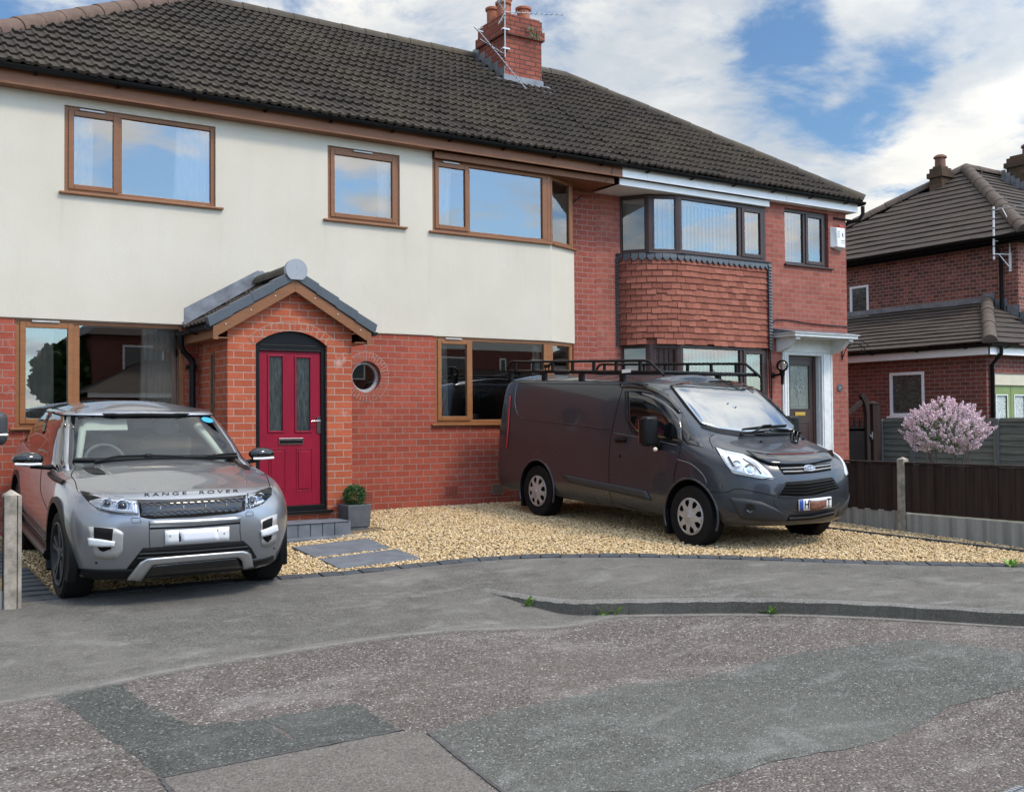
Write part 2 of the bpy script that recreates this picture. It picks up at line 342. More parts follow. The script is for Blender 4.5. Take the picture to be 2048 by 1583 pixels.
def glass(name, ior=2.0, tint=(.9, .93, .92), rough=0.0, wob=.012):
    t = NT(name); N, L = t.N, t.L; N.remove(t.bsdf); p = t.obj()
    fr = t.n('Fresnel'); fr.inputs[0].default_value = ior; g = t.n('BsdfGlossy'); g.inputs['Roughness'].default_value = rough; tr = t.n('BsdfTransparent'); tr.inputs[0].default_value = (*tint, 1)
    if wob: bm = t.bump(t.noise(p, 1.7, 2), wob, .2); L.new(bm, g.inputs['Normal'])
    mx = t.n('MixShader'); L.new(fr.outputs[0], mx.inputs[0]); L.new(tr.outputs[0], mx.inputs[1]); L.new(g.outputs[0], mx.inputs[2]); L.new(mx.outputs[0], t.out.inputs[0]); return t.m
M['glass'] = glass('window_glass', 3.0, (.98, .98, .98), wob=0)
M['glass_car'] = glass('car_glass', 1.75, (.8, .87, .84), wob=.0)
M['glass_lamp'] = glass('lamp_glass', 1.42, (.97, .98, 1.0), wob=0)
M['glass_dark'] = NT('tinted_glass').fin((.006, .007, .008), .015, spec=.9, coat=.6)
M['curtain'] = plain('white_curtain', (.93, .94, .95), .9, .08, 4)
M['curtain_beige'] = plain('beige_curtain', (.74, .71, .65), .9, .1, 5)
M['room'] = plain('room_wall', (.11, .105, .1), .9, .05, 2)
M['stone'] = plain('grey_paving', (.13, .145, .165), .8, .28, 5, bump=.3)
M['slab'] = plain('grey_slab', (.125, .14, .16), .75, .22, 6, bump=.25)
M['block'] = plain('charcoal_block', (.055, .062, .072), .85, .3, 9, bump=.5)
M['conc'] = plain('concrete_post', (.3, .265, .22), .9, .4, 12, bump=.8)
def streaky(name, c1, c2, sc):
    t = NT(name); p = t.obj(); a = t.noise(t.map(p, sc), 1, 4, .6); f = t.noise(p, 60, 4)
    c = t.mix(t.mr(a, .3, .7, 0, 1), c1, c2); c = t.mix(t.mr(f, .4, .8, 0, .25), c, tuple(v*.6 for v in c1)); return t.fin(c, .88, t.bump(f, .35, .004), spec=.2)
M['gravelboard'] = streaky('concrete_gravel_board', (.17, .17, .155), (.4, .395, .375), (9, 9, .5))
M['fence'] = streaky('dark_brown_fence', (.022, .014, .013), (.05, .033, .028), (14, 14, .8))
M['oldfence'] = streaky('weathered_grey_fence', (.09, .1, .088), (.2, .2, .17), (1.5, 1.5, 22))
M['greywood'] = streaky('grey_fence_post', (.1, .1, .1), (.2, .2, .19), (20, 20, 1.2))
M['chrome'] = NT('chrome').fin((.75, .76, .78), .12, metal=1)
M['brass'] = NT('brass').fin((.55, .33, .08), .28, metal=1)
M['alu'] = NT('aluminium').fin((.42, .43, .44), .45, metal=.8)
M['pot_far'] = plain('sooty_pot', (.17, .085, .06), .85, .3, 8)
M['terracotta'] = plain('terracotta', (.36, .13, .075), .8, .25, 8, bump=.3)
M['leaf'] = plain('leaf_green', (.05, .105, .03), .55, .5, 40)
M['leaf2'] = plain('box_leaf', (.035, .085, .016), .5, .6, 60)
M['weed'] = plain('weed_green', (.16, .3, .05), .6, .4, 40)
M['bark'] = plain('bark', (.12, .1, .085), .9, .3, 20)
M['blossom'] = plain('lilac_blossom', (.74, .55, .61), .8, .2, 30)
M['meshgrey'] = plain('mesh_grey', (.045, .045, .048), .85, .1, 10)
M['lampbase'] = NT('lamp_base').fin((.38, .39, .4), .3, metal=.8)
M['soil'] = plain('soil', (.05, .035, .025), .95, .3, 30)
M['reddoor'] = woodgrain('red_door', (.2, .003, .018), (.29, .006, .03), .42, (40, 40, 2.0), .25, .25)
def obscured():
    t = NT('obscured_glass'); p = t.obj(); w = t.noise(t.map(p, (26, 26, 3)), 2, 4, .6, 1.2)
    c = t.ramp(t.mr(w, .3, .75, 0, 1), [(0, (.012, .014, .016)), (1, (.075, .09, .09))]); return t.fin(c, .16, t.bump(w, .35, .01), spec=.6)
M['obscured'] = obscured()
def frosted():
    t = NT('patterned_glass'); p = t.obj(); w = t.voro(p, 38, out='Distance'); c = t.ramp(w, [(0, (.04, .05, .05)), (.45, (.45, .5, .48)), (1, (.8, .85, .82))]); return t.fin(c, .3, t.bump(w, .4, .01))
M['frosted'] = frosted()
def asphalt(name, base, speck, scale=1.0, patchy=.25, grain=.5, bstr=.8, light=(.3, .28, .27), dust=.3):
    t = NT(name); p = t.obj(); f = t.noise(p, 210*scale, 3, .7); v = t.voro(p, 95*scale, out='Color'); vd = t.voro(p, 95*scale, out='Distance'); big = t.noise(p, .9, 5, .6); mid = t.noise(p, 5, 5, .65)
    sp = t.n('SeparateColor'); t.L.new(v, sp.inputs[0])
    c = t.mix(sp.outputs[0], tuple(k*.5 for k in base), tuple(min(1, k*1.35) for k in base))
    c = t.mix(t.mr(sp.outputs[1], .62, .95, 0, grain), c, speck)
    c = t.mix(t.mr(sp.outputs[2], .93, .98, 0, .8), c, light)
    c = t.mix(t.mr(big, .38, .72, 0, patchy), c, tuple(k*1.7 for k in base)); c = t.mix(t.mr(mid, .5, .8, 0, patchy), c, tuple(k*.6 for k in base))
    du = t.noise(t.map(p, (1.0, 1.9, 1), rot=(0, 0, .5)), 1.7, 7, .68, .6); c = t.mix(t.mr(du, .52, .74, 0, dust), c, light)
    h = t.math('ADD', t.math('MULTIPLY', vd, -1.0), t.math('MULTIPLY', f, .5))
    return t.fin(c, .88, t.bump(h, bstr, .012), spec=.3)
M['road'] = asphalt('road_asphalt', (.138, .12, .108), (.31, .27, .247), .85, .3, .75, 1.2, (.62, .57, .55))
M['patch'] = asphalt('patched_asphalt', (.078, .082, .075), (.165, .17, .155), .95, .4, .6, 1.0, (.36, .37, .35))
M['patch_pale'] = asphalt('pale_patched_asphalt', (.11, .112, .101), (.23, .23, .21), .95, .45, .6, 1.0, (.45, .45, .43), .4)
M['patch2'] = asphalt('brown_patched_asphalt', (.138, .126, .113), (.23, .215, .195), 1.3, .25, .4, .5)
M['pave'] = asphalt('pavement_asphalt', (.125, .119, .107), (.235, .225, .2), 1.35, .75, .55, .7, (.33, .32, .3), .6)
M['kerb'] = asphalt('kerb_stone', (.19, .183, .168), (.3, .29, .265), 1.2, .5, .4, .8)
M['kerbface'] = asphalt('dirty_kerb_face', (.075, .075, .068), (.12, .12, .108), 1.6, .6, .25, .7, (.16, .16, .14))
M['seam'] = plain('bitumen_seam', (.07, .07, .07), .8, .4, 30)
M['earth'] = plain('earth', (.12, .12, .08), .95, .3, .4)
def grit():
    t = NT('washed_grit'); uv = t.uv(); p = t.obj(); n = t.noise(p, 7, 6, .7); f = t.noise(p, 150, 3, .7)
    c = t.mix(f, (.2, .19, .175), (.34, .325, .3)); t.fin(c, .9, t.bump(f, .5, .006))
    s = t.n('SeparateXYZ'); t.L.new(uv, s.inputs[0]); e = t.math('MULTIPLY', t.mr(s.outputs[1], 0, .45, 0, 1), t.mr(s.outputs[1], .55, 1, 1, 0))
    a = t.mr(t.math('MULTIPLY', e, t.math('ADD', n, .25)), .25, .85, 0, .7); t.L.new(a, t.bsdf.inputs['Alpha']); return t.m
M['grit'] = grit()
def gravelbase():
    t = NT('gravel_bed'); p = t.obj(); v = t.voro(p, 55); vd = t.voro(p, 55, out='Distance'); s = t.n('SeparateColor'); t.L.new(v, s.inputs[0])
    c = t.ramp(s.outputs[0], [(0, (.2, .13, .06)), (.5, (.4, .29, .15)), (1, (.55, .43, .27))]); c = t.mix(t.mr(vd, .3, .7, 0, 1), c, (.09, .06, .035)); return t.fin(c, .9, t.bump(t.math('MULTIPLY', vd, -1), 1, .02))
M['gravelbase'] = gravelbase()
def pebble():
    t = NT('pebbles'); at = t.n('Attribute'); at.attribute_name = 'tone'
    c = t.ramp(at.outputs['Fac'], [(0, (.2, .12, .055)), (.2, (.45, .29, .14)), (.5, (.63, .465, .245)), (.8, (.73, .585, .37)), (1, (.8, .7, .53))]); p = t.obj(); f = t.noise(p, 160, 3)
    return t.fin(t.mix(t.mr(f, .4, .8, 0, .35), c, (.32, .22, .12)), .75, spec=.35)
M['pebble'] = pebble()
def carpaint(name, c, c2, rough=.28, metal=.75, coat=1.0):
    t = NT(name); p = t.obj(); f = t.noise(p, 900, 2); d = t.noise(p, 2.5, 5)
    col = t.mix(t.mr(f, .35, .65, 0, 1), c, c2); r = t.mr(d, .3, .7, rough-.05, rough+.08); return t.fin(col, r, metal=metal, coat=coat, **{'Coat Roughness': .03})
M['paint_car'] = carpaint('grey_metallic_paint', (.25, .262, .285), (.35, .365, .395), .32)
M['paint_van'] = carpaint('dark_grey_metallic_paint', (.032, .037, .046), (.058, .065, .078), .3, .5, .55)
M['silver'] = NT('satin_silver').fin((.5, .51, .52), .32, metal=.85)
M['tyre'] = plain('tyre_rubber', (.007, .007, .0075), .75, .25, 20, bump=.3)
M['pianoblack'] = NT('gloss_black').fin((.006, .006, .007), .06, coat=.5)
M['trim'] = plain('grey_plastic_trim', (.03, .033, .037), .55, .1, 10)
M['lampinner'] = NT('lamp_reflector').fin((.72, .75, .78), .18, metal=1)
M['lampwhite'] = plain('clear_lamp', (.75, .78, .8), .12, .05, 30)
M['amber'] = NT('amber').fin((.6, .2, .02), .2)
M['plate'] = plain('white_plate', (.78, .79, .8), .35, .04, 10)
M['ink'] = plain('black_ink', (.01, .01, .01), .4, .1, 10)
M['paper'] = plain('white_paper', (.8, .82, .88), .7, .03, 10)
M['rust'] = plain('brown_smudge', (.2, .08, .05), .7, .5, 30)
M['euro'] = plain('blue_band', (.02, .07, .33), .4, .05, 10)
M['hubcap'] = plain('hubcap_silver', (.42, .41, .4), .4, .12, 10, metal=.35)
M['seat'] = plain('grey_leather', (.42, .44, .43), .6, .1, 8)
M['dash'] = plain('grey_dashboard', (.12, .135, .13), .7, .1, 8)
M['pale_trim'] = plain('pale_headlining', (.62, .66, .62), .8, .05, 5)
M['blueoval'] = NT('blue_badge').fin((.06, .08, .13), .2, coat=1)
M['sticker'] = plain('blue_sticker', (.03, .35, .62), .4, .05, 10)
M['red'] = plain('red_lens', (.5, .03, .03), .3, .1, 10)
M['green_door'] = plain('sage_green_paint', (.2, .27, .085), .5, .1, 5)
M['cream'] = plain('cream_paint', (.62, .57, .44), .6, .06, 5)
M['white_lace'] = plain('white_lace', (.7, .7, .7), .9, .1, 20)
M['potgrey'] = plain('weathered_lead_pot', (.085, .09, .098), .8, .3, 5, bump=.4)
# ------------------------------------------------------------------ ground
def gz(x, y):
    a = smooth(4, 7, x); yy = min(max(y, -7), 0.6); e = min(0, y+7)
    return (1-a)*.05*yy + a*(.035*yy+.06*smooth(-30, 0, y)) + .02*max(e, -14)
def kdrop(x, y): return .1*smooth(3.9, 5.2, x)*smooth(-5.0, -6.1, y)
def rz(x, y): return gz(x, y)-kdrop(x, y)
def sheet(name, poly, zf, res, mat, label=None, kind='structure', dz=0, thick=0, uvf=None):
    bm = bmesh.new(); vs = [bm.verts.new((p[0], p[1], 0)) for p in poly]; bm.faces.new(vs)
    bmesh.ops.triangulate(bm, faces=bm.faces[:])
    for ax in (0, 1):
        lo = min(p[ax] for p in poly); hi = max(p[ax] for p in poly); k = math.ceil(lo/res)*res
        while k < hi:
            co = (k, 0, 0) if ax == 0 else (0, k, 0); no = (1, 0, 0) if ax == 0 else (0, 1, 0)
            bmesh.ops.bisect_plane(bm, geom=bm.verts[:]+bm.edges[:]+bm.faces[:], plane_co=co, plane_no=no, dist=1e-5); k += res
    for v in bm.verts: v.co.z = zf(v.co.x, v.co.y)+dz
    bm.normal_update()
    for f in bm.faces:
        if f.normal.z < 0: f.normal_flip()
    me = bpy.data.meshes.new(name); bm.to_mesh(me); bm.free(); me.materials.append(mat); boxuv(me)
    me.polygons.foreach_set('use_smooth', [True]*len(me.polygons))
    o = bpy.data.objects.new(name, me); COL.objects.link(o); OFF[o.name] = Vector((0, 0, 0)); o['kind'] = kind
    return o
EDGE_OUT = smoothcurve([(.3, -3.74), (1.33, -3.742), (2.35, -3.7), (3.49, -3.785), (4.15, -3.835), (4.86, -3.9), (5.68, -4.13), (6.49, -4.69), (7.29, -5.28), (8.03, -5.89), (8.76, -6.5), (9.73, -7.2), (11.2, -8.3), (14, -10.6), (20, -15.5)], 8)
def offset2(C2, d):
    C2 = np.array(C2); t = np.gradient(C2, axis=0); t /= np.linalg.norm(t, axis=1)[:, None]; return C2+np.stack([-t[:, 1], t[:, 0]], 1)*d
EDGE_IN = offset2(EDGE_OUT, .165)
def yedge(x, C2=EDGE_IN): return float(np.interp(x, C2[:, 0], C2[:, 1]))
KERB = smoothcurve([(4.81, -5.12), (4.9, -5.4), (5.0, -5.68), (5.16, -6.0), (5.42, -6.22), (5.88, -6.61), (6.35, -7.03), (6.97, -7.73), (7.6, -8.5), (8.5, -9.6), (10, -11.6), (14, -16.5), (17, -20)], 8)
RED = smoothcurve([(-14, -7.3), (-6, -6.9), (-2, -6.65), (.83, -6.42), (1.88, -6.21), (2.75, -6.13), (3.55, -6.1), (4.59, -6.24), (5.42, -6.22)], 6)
i0 = int(np.argmin(np.linalg.norm(KERB-np.array((5.42, -6.22)), axis=1)))
ROADLINE = np.vstack([RED[:-1], KERB[i0:]])
big = MB(); S_ = 900
big.quad((-S_, -S_, -1.2), (S_, -S_, -1.2), (S_, S_, -1.2), (-S_, S_, -1.2)); tag(big.build('ground', M['earth']), None, None, kind='structure')
sheet('road', [tuple(p) for p in ROADLINE]+[(24, -28), (-16, -28)], rz, .25, M['road'])
# pavement left of / above the kerb, and the dropped crossover
pv = [tuple(p) for p in EDGE_OUT[::-1]]+[(-14, -3.74)]+[tuple(p) for p in RED]+[tuple(p) for p in KERB[:i0][::-1]]
def crossz(x, y): return rz(x, y)+.003
cross = [(-14, -3.74), (.3, -3.74)]+[tuple(p) for p in EDGE_OUT if .3 < p[0] < 4.6]+[(4.7, -4.6)]+[tuple(p) for p in KERB[:i0+1]]+[tuple(p) for p in RED[::-1][1:]]
sheet('crossover', cross, crossz, .25, M['pave'])
pave = [tuple(p) for p in EDGE_OUT if p[0] > 4.55]+[tuple(p) for p in offset2(KERB, .1)[::-1]]
pave = [(4.7, -4.6)]+[tuple(p) for p in EDGE_OUT if p[0] >= 4.58]+[tuple(p) for p in offset2(KERB, .1)[::-1]]+[tuple(KERB[0])]
sheet('pavement', pave, lambda x, y: gz(x, y)+.003, .25, M['pave'])
def kerb():
    mb = MB(); n = len(KERB); inn = offset2(KERB, .1); i = 0
    rows = []
    for k, (p, q) in enumerate(zip(KERB, inn)):
        zt = gz(*p)+.006; zq = gz(*q)+.006; zb = rz(*p)-.03; j = .004*math.sin(k*1.7)
        o = offset2(KERB, -.018)[k]
        rows.append([(q[0], q[1], zq-.05), (q[0], q[1], zq), (lerp(p[0], q[0], .25), lerp(p[1], q[1], .25), zt+j), (p[0], p[1], zt-.014+j), (o[0], o[1], zb)])
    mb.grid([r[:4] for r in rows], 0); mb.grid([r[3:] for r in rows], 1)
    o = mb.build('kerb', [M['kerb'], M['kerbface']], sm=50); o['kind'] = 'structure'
kerb()
def stripe(name, C2, w0, w1, mat, zf, dz, n=1):
    C2 = np.array(C2); a = offset2(C2, w0); b = offset2(C2, w1); mb = MB(); m = 4
    P = [[(lerp(p[0], q[0], j/m), lerp(p[1], q[1], j/m), zf(lerp(p[0], q[0], j/m), lerp(p[1], q[1], j/m))+dz) for j in range(m+1)] for p, q in zip(a, b)]
    mb.grid(P, flip=(w1 > w0)); k = len(P)
    o = mb.build(name, mat); ul = o.data.uv_layers[0]
    vv = np.tile(np.linspace(0, 1, m+1), k); li = np.empty(len(o.data.loops), np.int32); o.data.loops.foreach_get('vertex_index', li)
    u = np.repeat(np.arange(k)*.2, m+1); ul.data.foreach_set('uv', np.stack([u[li], vv[li]], 1).astype(np.float32).ravel())
    o['kind'] = 'structure'; return o
zz = lambda x, y: max(rz(x, y), rz(x, y)+.003)
stripe('washed_grit', resample(RED, 90), -.2, .1, M['grit'], zz, .004)
stripe('washed_grit', resample(KERB[i0:i0+34], 60), -.16, .02, M['grit'], zz, .005)
def patch(poly, mat, dz, name='road_patch'):
    C2 = []
    for a, b in zip(poly, poly[1:]+poly[:1]):
        n = max(2, int(math.dist(a, b)/.07))
        for k in range(n):
            t = k/n; C2.append((lerp(a[0], b[0], t)+random.uniform(-.012, .012), lerp(a[1], b[1], t)+random.uniform(-.012, .012)))
    return sheet(name, C2, rz, .25, mat, dz=dz-.0025)
stripe('kerb_back_joint', offset2(KERB, .104)[3:], -.006, .006, M['seam'], gz, .0075)
kj = MB(); kl = resample(KERB[6:60], 260); ki = offset2(kl, .1); ko = offset2(kl, -.021)
for q in range(8, 250, 20): a, b, c = kl[q], ki[q], ko[q]; d = kl[q+1]-kl[q]; d = d/np.linalg.norm(d)*.007; z0 = gz(*a); kj.add([(a[0], a[1], z0-.004), (a[0]+d[0], a[1]+d[1], z0-.004), (b[0]+d[0], b[1]+d[1], z0+.008), (b[0], b[1], z0+.008), (c[0], c[1], rz(*c)), (c[0]+d[0], c[1]+d[1], rz(*c))], [(0, 1, 2, 3), (4, 5, 1, 0)])
kj.build('kerb_joint', M['seam'])['kind'] = 'structure'
patch([(1.11, -6.4), (1.5, -6.39), (1.51, -6.78), (1.64, -7.41), (1.97, -7.5), (2.02, -8.1), (1.3, -8.11)], M['patch'], .004)
patch([(1.99, -7.5), (2.56, -7.48), (2.53, -8.07), (2.04, -8.1)], M['patch'], .0045)
patch([(1.3, -8.13), (2.53, -8.09), (2.63, -8.18), (2.49, -9.09), (2.4, -10.2), (1.25, -10.2)], M['patch2'], .005)
patch([(2.65, -8.18), (3.15, -8.09), (4.11, -8.01), (5.54, -7.94), (6.55, -8.28), (6.81, -8.95), (6.08, -9.39), (5.48, -9.3), (4.43, -9.5), (3.75, -9.47), (3.23, -9.55), (2.51, -9.12)], M['patch_pale'], .0055)
def seam(pts, w=.02, m=M['seam']):
    P = resample(pts, 40)+RNG.normal(0, .003, (40, 2)); o = stripe('road_seam', P, -w/2, w/2, m, rz, .0055)
seam([(1.3, -8.12), (2.0, -8.1), (2.56, -8.08)]); seam([(2.64, -8.19), (2.52, -9.1), (2.42, -10.1)]); seam([(1.29, -8.13), (1.25, -9.3)])
# gravel drive
FX = 10.9      # fence line between the two front gardens
gpoly = [(.0, .7), (.0, yedge(.3))]+[tuple(p) for p in EDGE_IN if .3 < p[0] < 10.9]+[(FX+.02, yedge(FX)), (FX+.02, .7)]
sheet('gravel_bed', gpoly, gz, .3, M['gravelbase'], dz=-.004)
sheet('front_garden', [(FX+.04, .7), (FX+.04, yedge(FX+.04)), (14, yedge(14)), (17.35, yedge(17.35)), (17.35, .7)], gz, .6, M['earth'], dz=-.004)
def edging():
    mb = MB(); P = resample(EDGE_OUT[:100], 400); L_ = np.r_[0, np.cumsum(np.linalg.norm(np.diff(P, axis=0), axis=1))]; tot = L_[-1]; s = 0
    I = offset2(P, .17)
    def at(A, d): return np.array([np.interp(d, L_, A[:, i]) for i in (0, 1)])
    while s < tot-.2:
        w = .2+random.uniform(-.006, .006); a, b, c, d = at(P, s+.006), at(P, s+w-.006), at(I, s+w-.006), at(I, s+.006); h = random.uniform(.008, .018)
        q = [(p[0], p[1], gz(*p)+h) for p in (a, b, c, d)]; b0 = [(p[0], p[1], gz(*p)-.05) for p in (a, b, c, d)]
        mb.add(b0+q, [(4,5,6,7), (0,1,5,4), (1,2,6,5), (2,3,7,6), (3,0,4,7)]); s += w
    o = mb.build('block_edging', M['block'], bevel=.006); o['kind'] = 'structure'
    # side run along the left boundary
    mb = MB(); y = -3.7
    while y < -.3:
        mb.box(1.33, 1.6 if y < -2.2 else 1.5, y, y+.192, gz(1.4, y)-.05, gz(1.4, y)+.012+random.uniform(-.003, .003)); y += .2
    o = mb.build('block_edging', M['block'], bevel=.006); o['kind'] = 'structure'
edging()
def black_strip():
    P = smoothcurve([(9.95, -3.2), (10.2, -4.3), (10.36, -5.3), (10.5, -6.1), (10.66, -7.2)], 8); Q = offset2(P, .035); mb = MB()
    rows = [[(p[0], p[1], gz(*p)-.02), (p[0], p[1], gz(*p)+.035), (q[0], q[1], gz(*q)+.035), (q[0], q[1], gz(*q)-.02)] for p, q in zip(P, Q)]
    mb.grid(rows); mb.add([r for r in rows[-1]], [(0, 1, 2, 3)]); o = mb.build('garden_edging_strip', M['block']); o['kind'] = 'structure'
black_strip()
def pebbles(n):
    x = RNG.uniform(1.3, 10.88, n); y = RNG.uniform(-7.3, -.02, n); ye = np.interp(x, EDGE_IN[:, 0], EDGE_IN[:, 1])
    ok = (y > ye+.012) & ~((x > 3.84) & (x < 5.44) & (y > -1.72)) & ~((x < 1.62) & (y < 0)) & ~((x > 9.9) & (y > -1.2))
    for (x0, x1, y0, y1) in ((4.2, 5.12, -2.83, -2.16), (4.18, 5.08, -3.55, -2.97), (5.4, 5.6, -1.72, -1.4)): ok &= ~((x > x0) & (x < x1) & (y > y0) & (y < y1))
    # hidden ground far under the vehicles can stay thinner
    x, y = x[ok], y[ok]; n = len(x); a = np.clip((x-4)/3, 0, 1); a = a*a*(3-2*a)
    z = (1-a)*.05*y+a*(.035*y+.06)+np.where(y < -7, 0, 0)
    r = RNG.gamma(10, .00085, n)+.0022; base = np.array([(1,0,0),(-1,0,0),(0,1,0),(0,-1,0),(0,0,1),(0,0,-1),(.6,.6,.55),(-.6,.6,.55),(.6,-.6,.55),(-.6,-.6,.55)], float)
    F = np.array([(0,6,8),(2,6,0),(4,6,2),(4,8,6),(2,7,6),(4,7,9),(4,9,8),(4,6,7),(1,9,7),(2,1,7),(3,9,1),(3,8,9),(0,8,3),(4,8,9),(5,2,0),(5,1,2),(5,3,1),(5,0,3),(2,7,4)])
    F = np.array([(0,8,6),(0,6,2),(2,6,7),(2,7,1),(1,7,9),(1,9,3),(3,9,8),(3,8,0),(6,8,4),(7,6,4),(9,7,4),(8,9,4),(5,0,2),(5,2,1),(5,1,3),(5,3,0)])[:, ::-1]
    jit = 1+RNG.uniform(-.25, .25, (n, 10, 1)); sc = np.stack([RNG.uniform(.75, 1.5, n), RNG.uniform(.7, 1.2, n), RNG.uniform(.5, .85, n)], 1)[:, None, :]
    th = RNG.uniform(0, 6.28, n); c, s = np.cos(th), np.sin(th); P = base[None]*jit*sc*r[:, None, None]
    tl = RNG.uniform(-.5, .5, n); P = np.stack([P[..., 0], P[..., 1]*np.cos(tl)[:, None]-P[..., 2]*np.sin(tl)[:, None], P[..., 1]*np.sin(tl)[:, None]+P[..., 2]*np.cos(tl)[:, None]], 2)
    X = P[..., 0]*c[:, None]-P[..., 1]*s[:, None]+x[:, None]; Y = P[..., 0]*s[:, None]+P[..., 1]*c[:, None]+y[:, None]; Z = P[..., 2]+(z+r*.35+RNG.uniform(-.004, .006, n))[:, None]
    V = np.stack([X, Y, Z], 2).reshape(-1, 3); FF = (F[None]+np.arange(n)[:, None, None]*10).reshape(-1)
    me = bpy.data.meshes.new('gravel'); me.vertices.add(len(V)); me.vertices.foreach_set('co', V.ravel()); me.loops.add(len(FF)); me.loops.foreach_set('vertex_index', FF.astype(np.int32))
    nf = len(FF)//3; me.polygons.add(nf); me.polygons.foreach_set('loop_start', np.arange(nf, dtype=np.int32)*3); me.update(); me.validate()
    at = me.attributes.new('tone', 'FLOAT', 'POINT'); tone = np.clip(RNG.normal(.55, .19, n), 0, 1); at.data.foreach_set('value', np.repeat(tone, 10).astype(np.float32))
    me.materials.append(M['pebble']); o = bpy.data.objects.new('gravel', me); COL.objects.link(o); tag(o, 'loose golden gravel covering the front drive', None, kind='stuff')
pebbles(150000)
def weed(x, y, z, s, seed, label):
    r = random.Random(seed); mb = MB()
    for k in range(int(14*s/.1)+6):
        a = r.uniform(0, 6.28); l = s*r.uniform(.5, 1.1); w = l*r.uniform(.1, .2); el = r.uniform(.3, 1.3); d = Vector((math.cos(a)*math.cos(el), math.sin(a)*math.cos(el), math.sin(el)))
        b = Vector((x+r.uniform(-s, s)*.5, y+r.uniform(-s, s)*.2, z)); sd = d.cross(Vector((0, 0, 1))).normalized()*w; m = b+d*l*.55+Vector((0, 0, .0)); t = b+d*l+Vector((0, 0, -l*.2))
        mb.add([b, m-sd, t, m+sd], [(0, 1, 2, 3)])
    o = mb.build('weed', M['weed']); tag(o, label, 'weed', 'weeds in the kerb')
    return o
for k, (px, py, s, lb) in enumerate(((1060, 1203, 0.121, 'thin weed at the tapered start of the kerb'), (1208, 1222, 0.108, 'low weed at the kerb foot left of the rosette weed'), (1243, 1219, 0.108, 'small leafy green rosette weed at the kerb foot'), (1525, 1212, 0.149, 'feathery weed growing over the kerb top, largest of the kerb weeds'), (1548, 1219, 0.108, 'leafy weed at the kerb foot beside the feathery one'),
    (1776, 1213, 0.121, 'upright weed in a kerb joint below the brown fence'), (2030, 1224, 0.095, 'bright weed on the kerb at the right edge of view'))):
    p = onZ(px, py+6, -.26 if px < 1300 else -.3); d = ray(px, py+8); t = .5
    while (CAM+d*t).z > rz((CAM+d*t).x, (CAM+d*t).y): t += .02
    p = CAM+d*t; weed(p.x, p.y, rz(p.x, p.y)-.005, s, k+3, lb)
p = onZ(2025, 1131, -.2); d = ray(2025, 1133); t = .5
while (CAM+d*t).z > gz((CAM+d*t).x, (CAM+d*t).y): t += .02
p = CAM+d*t; o = weed(p.x, p.y, p.z, .12, 21, 'patch of grass at the far end of the block edging'); o['group'] = 'grass tufts'; del o['group']
def grate():
    mb = MB(); q = [(4.36, -10.26), (4.62, -10.24), (4.6, -10.75), (4.34, -10.77)]; z = rz(4.5, -10.5)+.006
    c = [Vector((x, y, z)) for x, y in q]
    for k in range(9):
        for j in range(14):
            a = c[0].lerp(c[1], (k+.1)/9).lerp(c[3].lerp(c[2], (k+.1)/9), (j+.1)/14); 
            mb.box(a.x, a.x+.022, a.y-.026, a.y, z-.004, z+.006)
    mb.add([p for p in c], [(3, 2, 1, 0)], 1)
    o = mb.build('drain_cover', [M['alu'], M['black']]); tag(o, 'metal studded drain cover set in the road', 'drain cover')
grate()
